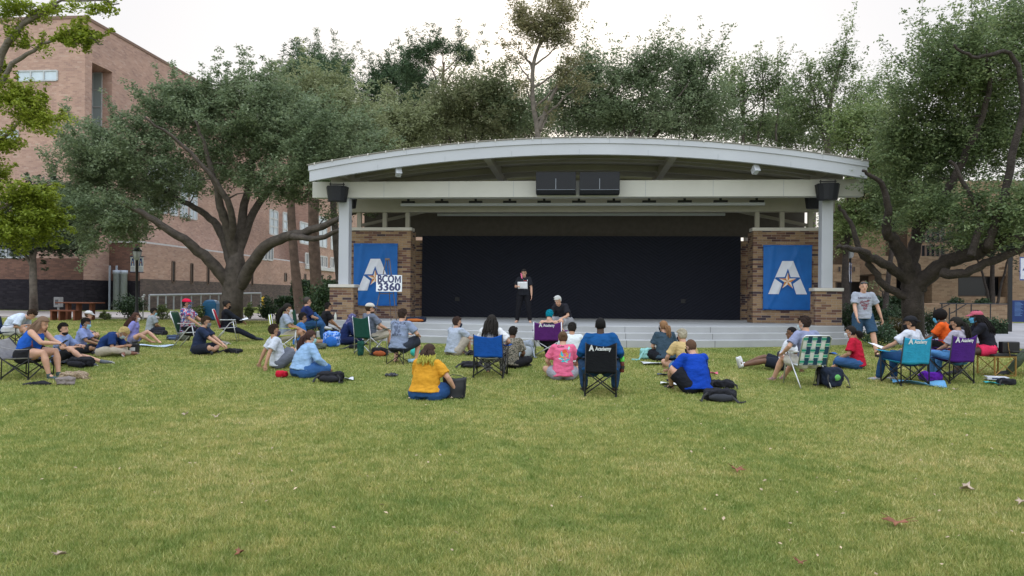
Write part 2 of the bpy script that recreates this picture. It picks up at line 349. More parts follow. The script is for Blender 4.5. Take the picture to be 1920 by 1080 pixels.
for s in (-1,1):                          # diagonal braces seen through the transoms
    mb=MB().tube([(s*5.2,27.9,5.0),(s*7.7,25.6,4.1)],.07,4); obj('brace',mb,soff,st)
# black slatted backdrop
def blackwall():
    m,nt,b=newmat('black_slats'); tc=nd(nt,'ShaderNodeTexCoord'); s=nd(nt,'ShaderNodeSeparateXYZ'); nt.links.new(tc.outputs['Object'],s.inputs[0])
    ab=nd(nt,'ShaderNodeMath',operation='PINGPONG'); ab.inputs[1].default_value=3.0; nt.links.new(s.outputs[0],ab.inputs[0])
    k=nd(nt,'ShaderNodeMath',operation='MULTIPLY'); k.inputs[1].default_value=.62; nt.links.new(ab.outputs[0],k.inputs[0])
    ad=nd(nt,'ShaderNodeMath',operation='ADD'); nt.links.new(k.outputs[0],ad.inputs[0]); nt.links.new(s.outputs[2],ad.inputs[1])
    mo=nd(nt,'ShaderNodeMath',operation='PINGPONG'); mo.inputs[1].default_value=.06; nt.links.new(ad.outputs[0],mo.inputs[0])
    dv=nd(nt,'ShaderNodeMath',operation='MULTIPLY'); dv.inputs[1].default_value=16; nt.links.new(mo.outputs[0],dv.inputs[0])
    r=ramp(nt,dv.outputs[0],[(.1,(.004,.005,.009)),(.3,(.013,.015,.026)),(1,(.011,.013,.023))])
    nt.links.new(r.outputs[0],b.inputs['Base Color']); b.inputs['Roughness'].default_value=.75; b.inputs['Specular IOR Level'].default_value=.2; bump(nt,b,dv.outputs[0],.5,.02); return m
mb=MB().box((-5.98,28.0,ZF+.002),(5.98,28.12,3.94)); bw=obj('backdrop',mb,blackwall(),st)
for x in (-4.6,3.9):
    mb=MB().box((x-.08,27.96,1.45),(x+.08,28.0,1.6)); obj('outlet_box',mb,black,st)
jm=mat('joint_dark',(.12,.12,.12),.9)
for x in (-6.1,-3.6,-1.2,1.3,3.7,6.2):
    j=MB()
    for k,(zt_,zb_,off) in enumerate([(ZF,ZF-.17,0),(ZF-.17,ZF-.34,.36),(ZF-.34,ZG-.1,.72)]):
        y_=arc(x,off); j.box((x-.006,y_-.0035,zb_),(x+.006,y_+.01,zt_-.012))
    obj('joint',j,jm,st)
for x in (-6.2,-4.1,-2.05,0,2.05,4.1,6.2):
    z_=rz_(x,6.27,5.50); obj('panel_joint',MB().box((x-.005,22.397,z_-.325),(x+.005,22.40,z_-.17)),mat('joint_grey',(.3,.32,.35)),st); z_=rz_(x+.9,6.44,5.67); obj('panel_joint',MB().box((x+.895,22.3675,z_-.16),(x+.905,22.37,z_-.01)),mat('joint_grey',(.3,.32,.35)),st)
    obj('panel_joint',MB().box((x-.006,23.147,4.77),(x+.006,23.15,5.26)),mat('joint_grey',(.3,.32,.35)),st)
# light tracks
for (y,z,xa,xb,n) in ((24.2,4.66,-5.9,5.9,11),(26.2,4.55,-5.05,5.05,11)):
    t=thing('light_track','long white light track with black heads under the '+('front girder' if y<25 else 'middle of the stage ceiling'),'light track',((xa+xb)/2,y,z),0,'light tracks over the stage')
    w_=(xb-xa)/2; obj('rail',MB().box((-w_,-.05,-.04),(w_,.05,.04)),white,t)
    for i in range(n):
        x=-w_+.25+(2*w_-.5)*i/(n-1); obj('lamp_head',MB().box((x-.22,-.07,.042),(x+.22,.07,.12)).box((x-.04,-.02,.12),(x+.04,.02,.3)),black,t,bev=.01)
# speakers at the columns
spk=mat('speaker_black',(.013,.014,.018),.6,.2,30,200,.3)
def speaker(lab,p,rz,sc_=1.,grp='loudspeakers hung on the stage'):
    t=thing('loudspeaker',lab,'loudspeaker',p,rz,grp)
    mb=MB(); n=14; prof=[(-.36,.16),(-.30,-.12),(-.15,-.235),(0,-.27),(.15,-.235),(.30,-.12),(.36,.16)]
    k=len(prof); vs=[(x*sc_,y*sc_,.23*sc_) for x,y in prof]+[(x*.8*sc_,y*.8*sc_,-.26*sc_) for x,y in prof]
    mb.add(vs,[tuple(range(k))]+[tuple(range(2*k-1,k-1,-1))]+[(i,k+i,k+(i+1)%k,(i+1)%k) for i in range(k)]); obj('cabinet',mb,spk,t,bev=.015)
    mb=MB()
    for x in (-.2,.2): mb.box((x-.015,-.03,.23*sc_),(x+.015,.0,.23*sc_+.12))
    mb.box((-.24,-.03,.23*sc_+.05),(.24,0,.23*sc_+.08)); obj('bracket',mb,black,t); return t
p=W(632,363,22.9); speaker('black trapezoid loudspeaker above the left white column, in front of the girder',(p.x,p.y,p.z),12)
p=W(1552,359,22.9); speaker('black trapezoid loudspeaker above the right white column, in front of the girder',(p.x,p.y,p.z),-12)
speaker('small black loudspeaker half hidden behind the top of the left column',(W(656,376,24).x,24.0,W(656,379,24).z),160,.8)
speaker('small black loudspeaker half hidden behind the top of the right column',(W(1524,376,24).x,24.0,W(1524,379,24).z),-160,.8)
for i,(px,lab) in enumerate(((1042.5,'left'),(1124,'right'))):
    p=W(px,344,22.85); t=thing('loudspeaker','wide black loudspeaker cabinet, %s one of the pair on the girder centre'%lab,'loudspeaker',p,0,'pair of wide loudspeakers')
    mb=MB(); w_=.61; pr=[(-.2,.32),(-.2,-.22),(-.12,-.33),(.27,-.33),(.27,.32)]
    vs=[(-w_,y,z) for y,z in pr]+[(w_,y,z) for y,z in pr]; k=5
    mb.add(vs,[tuple(range(k-1,-1,-1)),tuple(range(k,2*k))]+[(i,(i+1)%k,k+(i+1)%k,k+i) for i in range(k)]); obj('cabinet',mb,spk,t,bev=.012)
    mb=MB().box((-.01,-.21,-.2),(.01,-.203,.12)).box((-w_+.02,-.21,-.225),(w_-.02,-.203,-.215)); obj('trim',mb,mat('trim_grey',(.2,.22,.26),.4),t)
for px,py,lab in ((747,324,'left'),(1416,319,'right')):
    p=W(px,py,22.6); t=thing('floodlight','small white floodlight hanging under the roof edge, on the %s side'%lab,'floodlight',p,25 if px<1000 else 20,'floodlights under the roof edge')
    M_=Matrix.Rotation(R(-30),3,'X'); obj('housing',MB().cbox((0,0,0),(.16,.2,.19),M=M_).cbox((0,-.11,0),(.19,.02,.22),M=M_),white,t,bev=.01)
    obj('bracket',MB().box((-.015,-.015,.08),(.015,.015,.26)).box((-.1,-.01,.0),(-.085,.01,.12)).box((.085,-.01,0),(.1,.01,.12)).box((-.1,-.01,.105),(.1,.01,.12)),white,t)
t=thing('fire_extinguisher','red fire extinguisher hanging on the dark wall right of the black backdrop','extinguisher',(6.3,28.05,1.95))
obj('cylinder',MB().lathe((0,0,0),[(.05,0),(.07,.02),(.07,.4),(.03,.47),(.03,.5)]),mat('red_paint',(.3,.02,.02),.4),t,True)
obj('handle',MB().box((-.02,-.08,.5),(.02,.04,.53)).box((-.015,-.09,.55),(.015,.04,.57)).tube([(0,-.05,.52),(-.1,-.05,.4),(-.09,-.05,.1)],.012,6),black,t)
# banners
bblue=mat('banner_blue',(.008,.105,.36),.55,.1,3,25,.25); blett=mat('banner_white',(.62,.64,.70),.7,.04); bnavy=mat('banner_navy',(.01,.06,.22),.6)
bor=mat('banner_orange',(.5,.2,.05),.6); btan=mat('star_pale',(.7,.6,.5),.6)
def banner(px0,py0,px1,py1,lab):
    a=W(px0,py0,24.86); b=W(px1,py1,24.86); cx=(a.x+b.x)/2; cz=(a.z+b.z)/2; w_=(b.x-a.x); h=(a.z-b.z)
    t=thing('banner',lab,'banner',(cx,24.85,cz),0,'blue letter banners on the stage walls')
    def wv(x,z): 
        fold=.030*math.exp(-((x+z*.25-w_*.33)**2)/.004)+.026*math.exp(-((x+.1-z*.1+w_*.3)**2)/.006)+.026*math.exp(-((x-z*.5+.1)**2)/.005)
        return -.015-.012*(.5+.5*math.sin(x*7+z*2+cx))-fold
    def fn(u,v):
        x=(u-.5)*w_; z=(v-.5)*h; return (x,wv(x,z),z)
    obj('cloth',MB().sheet(36,44,fn,.004),bblue,t,True)
    obj('sleeve',MB().box((-w_/2-.01,-.035,h/2-.05),(w_/2+.01,-.002,h/2+.01)),mat('banner_hem',(.01,.1,.36),.6),t,bev=.005)
    obj('hem_bar',MB().box((-w_/2-.01,-.03,-h/2-.01),(w_/2+.01,-.002,-h/2+.02)),mat('banner_hem',(.01,.1,.36),.6),t,bev=.005)
    H=h*.5; sc_=H
    def P(poly,mi,dz=-.008,sub=7):   # 2D polygon (u right, v up) laid on the cloth
        import bmesh
        bm=bmesh.new(); vs=[bm.verts.new((x,0,z)) for x,z in poly]; bm.faces.new(vs)
        bmesh.ops.triangulate(bm,faces=bm.faces[:]); 
        for _ in range(4): bmesh.ops.subdivide_edges(bm,edges=[e for e in bm.edges if e.calc_length()>.07],cuts=1,use_grid_fill=False); bmesh.ops.triangulate(bm,faces=[f for f in bm.faces if len(f.verts)>3])
        bm.verts.index_update()
        A.add([(v.co.x,wv(v.co.x,v.co.z)+dz,v.co.z) for v in bm.verts],[tuple(v.index for v in f.verts) for f in bm.faces],mi); bm.free()
    A=MB(); top=.255*h; bot=-.26*h; zc=-.007*h; cy=-.058*h; hx=lambda z:(.112+(top-z)/(top-bot)*.288)*w_
    def star(r,r2): return [((r if i%2==0 else r2)*math.sin(math.pi*i/5), cy+(r if i%2==0 else r2)*math.cos(math.pi*i/5)) for i in range(10)]
    P([(-.112*w_,top),(.112*w_,top),(hx(zc),zc),(-hx(zc),zc)],0,-.016)
    for s in (-1,1): P([(s*hx(zc-.01*h),zc-.01*h),(s*.40*w_,bot),(s*.18*w_,bot),(s*.11*w_,-.10*h)],0,-.016)
    S=star(.197*h,.078*h)
    for i in range(10): P([(0,cy),S[i],S[(i+1)%10]],1,-.021)
    S=star(.138*h,.052*h)
    for i in range(10): P([(0,cy),S[i],S[(i+1)%10]],2 if i%2==0 else 3,-.026)
    obj('emblem',A,[blett,mat('banner_edge',(.008,.09,.33),.6),bor,btan],t); return t
banner(664,457,745,573,'blue banner with white letter A and star on the left brick wall, behind the easel')
banner(1431,460,1521,581,'blue banner with white letter A and star on the right brick wall')
# easel and class sign
t=thing('easel','tall thin metal easel standing on the stage in front of the left banner','easel',(W(731,600,23.3).x,22.9,ZF))
mm_=mat('easel_metal',(.12,.09,.08),.5,.2,20)
for a,b in (((-.36,-.15),(-.03,0)),((.36,-.15),(.06,0)),((0.0,.55),(0.0,0.03))):
    obj('leg',MB().tube([(a[0],a[1],0),(b[0]*1.3,b[1],1.92)],.016,6),mm_,t)
obj('top_bracket',MB().box((-.07,-.03,1.9),(.08,.03,1.97)),mm_,t,bev=.006); obj('tray',MB().box((-.2,-.14,.84),(.2,-.09,.87)),mm_,t,bev=.006)
a=W(705.5,515.5,22.7); b=W(753.5,547,22.7)
t=thing('class_sign','white board sign reading BCOM 3360 resting on the easel','sign',((a.x+b.x)/2,22.7,(a.z+b.z)/2))
w_=b.x-a.x; h=a.z-b.z; obj('board',MB().cbox((0,0,0),(w_,.012,h)),mat('sign_white',(.78,.8,.83),.6,.03),t)
lt=MB(); place_text(lt,'BCO',(-w_*.125,-.0075,h*.24),(1,0,0),(0,0,1),h*.66,.025,fit=w_*.64); mx0,mx1,mz0,mz1=w_*.225,w_*.46,h*.035,h*.445; q=(mx1-mx0); [lt.add([(mx0+a*q,-.009,mz0+b_*(mz1-mz0)) for a,b_ in pl],[tuple(range(len(pl)))]) for pl in ([(0,0),(.24,0),(.24,1),(0,1)],[(.76,0),(1,0),(1,1),(.76,1)],[(.245,1),(.245,.62),(.5,.0),(.5,.42)],[(.755,1),(.505,.42),(.505,.0),(.755,.62)])]; place_text(lt,'3360',(0,-.0075,-h*.24),(1,0,0),(0,0,1),h*.66,.025,fit=w_*.87)
obj('lettering',lt,mat('sign_ink',(.055,.06,.14),.7,.1),t)
# ---------------- buildings ----------------
lbr=brick('pale_brick',[(0,(.42,.275,.22)),(.3,(.45,.30,.24)),(.6,(.395,.255,.205)),(.8,(.35,.23,.19)),(.93,(.47,.33,.27))],(.42,.31,.26),.30,.09)
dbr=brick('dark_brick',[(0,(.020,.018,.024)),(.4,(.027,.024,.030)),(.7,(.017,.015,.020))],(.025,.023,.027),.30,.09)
gbr=brick('grey_brick',[(0,(.12,.095,.085)),(.4,(.145,.11,.10)),(.7,(.10,.08,.075))],(.13,.11,.10),.30,.09)
rbr=brick('tan_brick',[(0,(.26,.175,.11)),(.4,(.29,.205,.13)),(.75,(.22,.15,.095))],(.28,.21,.14),.30,.09)
glass=mat('window_glass',(.10,.13,.16),.06,.2,.4,3,.02); glass.node_tree.nodes['Principled BSDF'].inputs['Specular IOR Level'].default_value=1.
gbright=mat('window_glass_pale',(.45,.52,.58),.12,.2,.5,3,.02); gdark=mat('window_dark',(.012,.013,.016),.15,.2,.5,3,0)
frm=mat('window_frame',(.42,.44,.45),.5); trimw=mat('pale_trim',(.5,.5,.5),.7)
def win(par,ax,k,a0,a1,z0,z1,nx=1,nz=1,g=None,fm=None,ft=.06,sg=-1):
    """window on the plane x=k or y=k; sg is the outward direction"""
    fm=fm or frm; B=lambda mb,a,b,c,d,o0,o1: mb.box((a,min(k+sg*o0,k+sg*o1),c),(b,max(k+sg*o0,k+sg*o1),d)) if ax=='y' else mb.box((min(k+sg*o0,k+sg*o1),a,c),(max(k+sg*o0,k+sg*o1),b,d))
    f=MB()
    for i in range(nx+1): x=a0+(a1-a0)*i/nx; B(f,x-ft/2,x+ft/2,z0+.0,z1,.003,.07)
    for j in range(nz+1): z=z0+(z1-z0)*j/nz; B(f,a0+ft*.51,a1-ft*.51,z-ft/2,z+ft/2,.003,.064)
    o=obj('window',f,fm,par); p=MB(); B(p,a0,a1,z0,z1,.004,.02); obj('pane',p,g or glass,o); return o
bl=thing('brick_building','tall pale brick campus building with dark base behind the oak on the left','building',(0,0,0))
yc=43.; xl=W(158,300,yc).x; zr=WX(168,39,xl).z; y1=WX(172,200,xl).y; y2=WX(210,200,xl).y; zs0=WX(172,225,xl).z; zs1=W(180,110,yc).z
ztb=W(100,524,yc).z; zg=G(yc)-.3
xb=-75
zsb=WX(172,320,xl).z
obj('wall',MB().box((xb,yc,ztb+.002),(xl-2.6,yc+14,zr)).box((xl-2.6,yc,ztb+.002),(xl,y1,zr)).box((xl-2.6,y2,ztb+.002),(xl,yc+14,zr)).box((xl-2.6,y1,zs1),(xl,y2,zr)).box((xl-2.6,y1,ztb+.002),(xl,y2,zsb)),lbr,bl)                       # front wing, south wall
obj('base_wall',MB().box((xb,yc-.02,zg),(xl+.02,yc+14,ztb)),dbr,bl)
yb_=120
mb=MB().box((xl-14,yc+14.002,ztb),(xl-1.6,yb_,zr-.01)).box((xl-1.599,yc+14.003,ztb),(xl-.002,yb_,zr-.004)); obj('wall',mb,lbr,bl)
obj('parapet_cap',MB().box((xb,yc-.05,zr),(xl+.05,yc+14,zr+.18)),trimw if 0 else mat('cap_brown',(.2,.13,.10)),bl)
# corner slot window cut: a deep niche on the long side
win(bl,'y',y2,W(174,200,y2).x,W(191,200,y2).x,zsb+.05,zs1-.05,1,6,mat('niche_glass',(.30,.36,.36),.25,.1,.4,3,0),sg=-1)
a=W(34,134,yc); b=W(108,151,yc); win(bl,'y',yc,a.x,b.x,b.z,a.z,3,1,gbright,ft=.09)
a=W(-60,246,yc); b=W(34,262,yc); win(bl,'y',yc,a.x,b.x,b.z,a.z,4,1,gbright,ft=.09)
a=W(-60,458,yc); b=W(62,483,yc); win(bl,'y',yc,a.x,b.x,b.z,a.z,5,1,glass,ft=.09)
a=W(164,425,yc-.3); b=W(180,525,yc-.3)
bbk=brick('shaded_brown_brick',[(0,(.15,.085,.065)),(.4,(.18,.10,.075)),(.7,(.13,.075,.06))],(.15,.10,.08),.30,.09)
obj('wall',MB().box((xb,yc-.012,ztb+.002),(xl+.012,yc-.001,W(60,484,yc).z)),bbk,bl)  # band below the sill: tree shade put into the browner brick colour
# lower block in front of the long side
x2=W(262,500,45.5).x; zt2=W(230,455,45.5).z; xw=W(181,500,45.5).x
obj('wall',MB().box((xl+.9 if 0 else xl+.025,45.5,ztb+.002),(x2,76,zt2)),gbr if 0 else brick('shaded_brown_brick',[(0,(.15,.085,.065)),(.4,(.18,.10,.075)),(.7,(.13,.075,.06))],(.15,.10,.08),.30,.09),bl)  # front face in shadow, the shade painted as brown brick
obj('wall_cap',MB().box((xl+.025,45.45,zt2),(x2+.05,76,zt2+.12)),trimw,bl)
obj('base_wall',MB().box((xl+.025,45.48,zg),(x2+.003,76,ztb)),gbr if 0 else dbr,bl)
obj('wall',MB().box((x2+.004,45.5,ztb+.13),(x2+.20,76,zt2-.01)),lbr,bl)
obj('base_wall',MB().box((x2+.006,45.52,zg),(x2+.22,76,ztb+.128)),gbr,bl)
for i,(p0,p1) in enumerate(((322,328),(357,362),(388,392.5),(471,474.5))):
    q0=WX(p0,500,x2+.2).y; q1=WX(p1,500,x2+.2).y; z1=WX(p0,490+4*i,x2+.2).z; z0=WX(p0,529+2*i,x2+.2).z
    win(bl,'x',x2+.2,q0,q0+ (q1-q0)*.8,z0,z1,1,1,gdark,mat('slot_frame',(.13,.09,.07)),.08,sg=1)
# ribbon and large windows of the long side
q0=WX(275,330,xl).y; q1=WX(372,330,xl).y; zt=WX(300,300,xl).z; zb=WX(300,398,xl).z
for k in range(5):
    a=q0+(q1-q0)*k/5; win(bl,'x',xl,a+.15,a+(q1-q0)/5*.82,zb,zt,2,5,gbright,trimw,.12,sg=1)
zA=WX(340,467,x2).z
far=x2+.2
obj('wall',MB().box((xl,76.004,zg),(far,yb_+20,WX(600,395,far).z+9)),lbr,bl)
for px0,px1 in ((489,500),(501,511),(572,583),(597,613),(619,632)):
    c=.5*(px0+px1); q0=WX(px0,490,far).y; q1=WX(px1,490,far).y; z0=WX(c,{489:486.5,501:487.5,572:496,597:500.5,619:502.5}[px0],far).z; h=1.15
    win(bl,'x',far,q0,q1,z0,z0+h,2,1,glass,trimw,.14,sg=1)
for px0,px1,py0,py1 in ((562,580,418,457),(597,612,408,463),(620,632,415,468),(505,520,395,440),(530,545,400,446)):
    q0=WX(px0,440,far).y; q1=WX(px1,440,far).y; c=(px0+px1)/2; win(bl,'x',far,q0,q1,WX(c,py1,far).z,WX(c,py0,far).z,2,3,gbright,trimw,.14,sg=1)
for px0,px1 in ((533,537),(570,573.5),(602,604.5),(617,619)):
    q0=WX(px0,510,far).y; q1=WX(px1,510,far).y; c=px0; win(bl,'x',far,q0,q1,WX(c,527,far).z,WX(c,512+(px0-533)*.05,far).z,1,1,gdark,mat('slot_frame',(.13,.09,.07)),.1,sg=1)
# entrance with canopy
ye=74.; a=W(487,497,ye); b=W(545,504,ye)
obj('canopy',MB().box((a.x,ye,b.z),(W(575,500,ye).x,ye+9,a.z)),trimw,bl,bev=.02)
obj('door',MB().box((W(504,550,ye+1.9).x,ye+1.8,G(ye)-.3),(W(516,550,ye+1.9).x,ye+1.95,W(510,514,ye+1.9).z)),mat('door_cream',(.62,.60,.55),.6),bl)
obj('door_frame',MB().box((W(488,550,ye+1.9).x,ye+1.955,G(ye)-.3),(W(521,550,ye+1.9).x,ye+2.2,b.z-.01)),mat('door_frame_grey',(.16,.17,.18),.6),bl)
a=W(489,521,ye-1); b=W(498,534,ye-1); t=thing('notice_board','small white notice board beside the building entrance','notice board',((a.x+b.x)/2,ye-1,(a.z+b.z)/2)); obj('panel',MB().cbox((0,0,0),(b.x-a.x,.05,a.z-b.z)),mat('board_white',(.6,.6,.6)),t); obj('post',MB().box((-.05,.03,-4.3),(.05,.09,-.02)),frm,t)
a=W(511,480,ye+4); b=W(543,491,ye+4); t=thing('rooftop_cooler','grey rooftop cooling unit above the entrance canopy','cooling unit',((a.x+b.x)/2,ye+4.8,b.z)); obj('casing',MB().box((-1.0,-.8,0),(1.0,.8,1.0)),mat('unit_grey',(.32,.32,.33),.6),t,bev=.03); obj('louvre',MB().box((-.9,-.83,.15),(.9,-.803,.8)),mat('unit_dark',(.12,.12,.13)),t); obj('leg',MB().box((-.9,-.7,-2.6),(-.8,.7,-.002)),frm,t); obj('leg',MB().box((.8,-.7,-2.6),(.9,.7,-.002)),frm,t)
# pipes and grille on the base
for i,(px,r_) in enumerate(((219,.11),(232,.10))):
    p=W(px,560,44.9); t=thing('vent_pipe','tall pale metal vent pipe standing against the dark base, '+('left' if i==0 else 'right')+' one of two','pipe',(p.x,44.9,G(44.9)-.05),0,'vent pipes by the building')
    obj('pipe',MB().lathe((0,0,0),[(r_*2,0),(r_*2,2.35),(r_*2.3,2.36),(r_*2.3,2.6)],14),mat('galvanised',(.36,.40,.46),.45,.1),t,True); obj('bracket_post',MB().box((-.55,-.03,0),(-.45,.05,2.9)),mat('galvanised',(.3,.3,.3)),t)
p=W(114,566,41.8); t=thing('utility_box','small grey metal utility box standing by the dark base wall','box',(p.x,41.6,G(41.6))); obj('casing',MB().box((-.2,-.15,.25),(.2,.15,.85)),mat('unit_grey',(.32,.32,.33)),t,bev=.02); obj('dial',MB().box((-.1,-.16,.4),(.1,-.152,.7)),mat('unit_dark',(.12,.12,.13)),t); obj('post',MB().box((-.04,-.04,-.02),(.04,.04,.248)),frm,t)
# ramp guard rail
g=[WX(280,553.5,x2+1.6),WX(340,552.5,x2+1.6),WX(410,551,x2+1.6),WX(489,549.5,x2+1.6)]
def GZ(p): return G(p.y)
t=thing('guard_rail','long pale metal guard rail on low wall in front of the building','railing',(g[0].x,g[0].y,0)); o=V((g[0].x,g[0].y,0))
ln=[(V((p.x,p.y,p.z))-o) for p in g]
obj('top_rail',MB().tube(ln,.07,6),mat('rail_pale',(.30,.31,.33),.6),t); 
for i in range(13):
    s_=i/12*3; k=min(int(s_),2); q=ln[k].lerp(ln[k+1],s_-k); obj('post',MB().box((q.x-.035,q.y-.035,G(40)-.1),(q.x+.035,q.y+.035,q.z-.05)),mat('rail_pale',(.4,.4,.4)),t)
for a_,b_ in zip(g,g[1:]): pass
# right building
br_=thing('brick_building','low tan brick building with deep dark openings behind the right oak','building',(0,0,0)); Y=46.
def blk(nm,px0,py0,px1,py1,y,d,m):
    a=W(px0,py0,y); b=W(px1,py1,y); return obj(nm,MB().box((a.x,y,b.z),(b.x,y+d,a.z)),m,br_)
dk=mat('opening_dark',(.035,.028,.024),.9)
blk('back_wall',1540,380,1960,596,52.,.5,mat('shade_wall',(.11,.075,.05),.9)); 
blk('upper_wall',1545,496,1612,528,46.,3,rbr); blk('upper_wall',1640,480,1760,514,45.9,4,rbr); blk('tower',1722,340,1960,513,48.3,1.5,rbr); blk('upper_wall',1600,300,1660,515,50.3,1.5,rbr)
blk('pier',1648,514.5,1680,584,46.,1.6,rbr); blk('pier',1748,514,1796,584,45.8,1.6,rbr); blk('pier',1560,528.5,1566,584,46.,1,rbr); blk('low_wall',1796.2,556,1890,584,46.2,.4,rbr); blk('pier',1890.5,500,1930,584,46.,1,rbr); blk('lintel',1796.2,505,1890,518,46.2,.8,rbr)
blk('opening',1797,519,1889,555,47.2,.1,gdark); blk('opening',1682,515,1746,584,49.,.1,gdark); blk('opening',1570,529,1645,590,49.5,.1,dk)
for i in range(5):
    for j in range(3):
        a=W(1727+i*9,400+j*30,48.3); 
        win(br_,'y',48.3,a.x,a.x+.22,a.z-.8,a.z,1,1,gdark,mat('slot_frame',(.13,.09,.07)),.05)
for i in range(4): a=W(1572+i*9,499,46.); win(br_,'y',46.,a.x,a.x+.1,a.z-.32,a.z-.04,1,1,gdark,mat('slot_frame',(.13,.09,.07)),.03)
for q in (1662,1768): pass
t=thing('retaining_wall','long low tan brick retaining wall behind the black handrail','wall',(0,0,0)); a=W(1733,571,40.); b=W(1900,586,40.); obj('wall',MB().box((a.x,40.,G(40)-.2),(b.x,40.4,a.z)),rbr,t); obj('coping',MB().box((a.x-.03,39.97,a.z+.001),(b.x,40.43,a.z+.07)),mat('cap_tan',(.3,.2,.13)),t)
mb=MB(); a=W(1725,587,37.); struct('pavement',MB().box((a.x,33.,G(33)-.3),(60,39.9,G(37)+.10)),conc_r) if 0 else None
# black handrail with steps
t=thing('handrail','black steel handrail with thin posts along the raised walk','railing',(0,0,0)); yh=37.5
a=W(1762,569,yh); b=W(1892,568,yh); zt=a.z; zg_=G(yh)
obj('top_rail',MB().tube([(a.x,yh,zt),(b.x,yh,zt)],.03,6),black,t)
for px in (1766,1793,1821,1857,1890): p=W(px,590,yh); obj('post',MB().tube([(p.x,yh,zg_-.1),(p.x,yh,zt)],.028,6),black,t)
for p0,p1 in (((1753,583),(1783,569)),((1789,584),(1812,570)),((1780,588),(1790,584.5)),): a=W(*p0,yh-.1); b=W(*p1,yh-.1); obj('sloping_rail',MB().tube([a,b],.025,6),black,t)
for px in (1752,1780): p=W(px,604,35.); obj('post',MB().tube([(p.x,35.,G(35)),(p.x,35.,G(35)+.85)],.028,6),black,t)
# ---------------- foliage ----------------
def leafmat(name,c1,c2,c3,tr=.45):
    if name in MC: return MC[name]
    m=bpy.data.materials.new(name); m.use_nodes=True; nt=m.node_tree; b=nt.nodes['Principled BSDF']; o=nt.nodes['Material Output']
    g=nd(nt,'ShaderNodeNewGeometry'); tc=nd(nt,'ShaderNodeTexCoord'); n=noi(nt,tc.outputs['Object'],.55,3)
    ad=nd(nt,'ShaderNodeMath',operation='MULTIPLY_ADD'); nt.links.new(g.outputs['Random Per Island'],ad.inputs[0]); ad.inputs[1].default_value=.55; nt.links.new(n.outputs[0],ad.inputs[2])
    sb=nd(nt,'ShaderNodeMath',operation='SUBTRACT'); nt.links.new(ad.outputs[0],sb.inputs[0]); sb.inputs[1].default_value=.27
    r=ramp(nt,sb.outputs[0],[(.2,c1),(.5,c2),(.85,c3)]); nt.links.new(r.outputs[0],b.inputs['Base Color']); b.inputs['Roughness'].default_value=.55; b.inputs['Specular IOR Level'].default_value=.35
    t=nd(nt,'ShaderNodeBsdfTranslucent'); nt.links.new(r.outputs[0],t.inputs[0]); ms=nd(nt,'ShaderNodeMixShader'); ms.inputs[0].default_value=tr
    nt.links.new(b.outputs[0],ms.inputs[1]); nt.links.new(t.outputs[0],ms.inputs[2]); nt.links.new(ms.outputs[0],o.inputs[0]); MC[name]=m; return m
def leafmesh(name,cen,rad,n,size,seed=0,asp=.5,up=.3,flat=(1,1,1)):
    rg=np.random.default_rng(seed); cen=np.asarray(cen,float)
    if isinstance(n,list): cnt=np.full(len(cen),n[1]); cnt[:n[2]]=n[0]
    else: cnt=np.full(len(cen),n)
    N=int(cnt.sum()); c=np.repeat(cen,cnt,0); rr=(np.repeat(rad,cnt) if np.ndim(rad) else rad)
    d=rg.normal(size=(N,3)); d/=np.linalg.norm(d,axis=1)[:,None]; c=c+d*(rg.random(N)**.5*rr)[:,None]*np.array(flat)
    nn=rg.normal(size=(N,3)); nn[:,2]=np.abs(nn[:,2])+up; nn/=np.linalg.norm(nn,axis=1)[:,None]
    t=np.cross(nn,rg.normal(size=(N,3))); t/=np.linalg.norm(t,axis=1)[:,None]; b=np.cross(nn,t)
    L_=(size*(.65+.7*rg.random(N)))[:,None]; w_=L_*asp
    v=np.stack([c-t*L_,c+b*w_+nn*w_*.2,c+t*L_,c-b*w_+nn*w_*.2],1).reshape(-1,3).astype('f')
    me=bpy.data.meshes.new(name); me.vertices.add(4*N); me.vertices.foreach_set('co',v.ravel()); me.loops.add(4*N); me.loops.foreach_set('vertex_index',np.arange(4*N,dtype='i'))
    me.polygons.add(N); me.polygons.foreach_set('loop_start',np.arange(0,4*N,4,dtype='i')); me.polygons.foreach_set('loop_total',np.full(N,4,'i')); me.update(calc_edges=True); return me
bark=mat('oak_bark',(.085,.070,.060),.95,.35,5,22,1.,bd=.05); barkp=mat('pine_bark',(.11,.075,.055),.95,.4,3,12,1.,bd=.05); barkd=mat('dark_bark',(.045,.036,.032),.95,.35,5,22,1.,bd=.05); barkl=mat('grey_bark',(.14,.12,.10),.95,.3,5,22,.8,bd=.03)
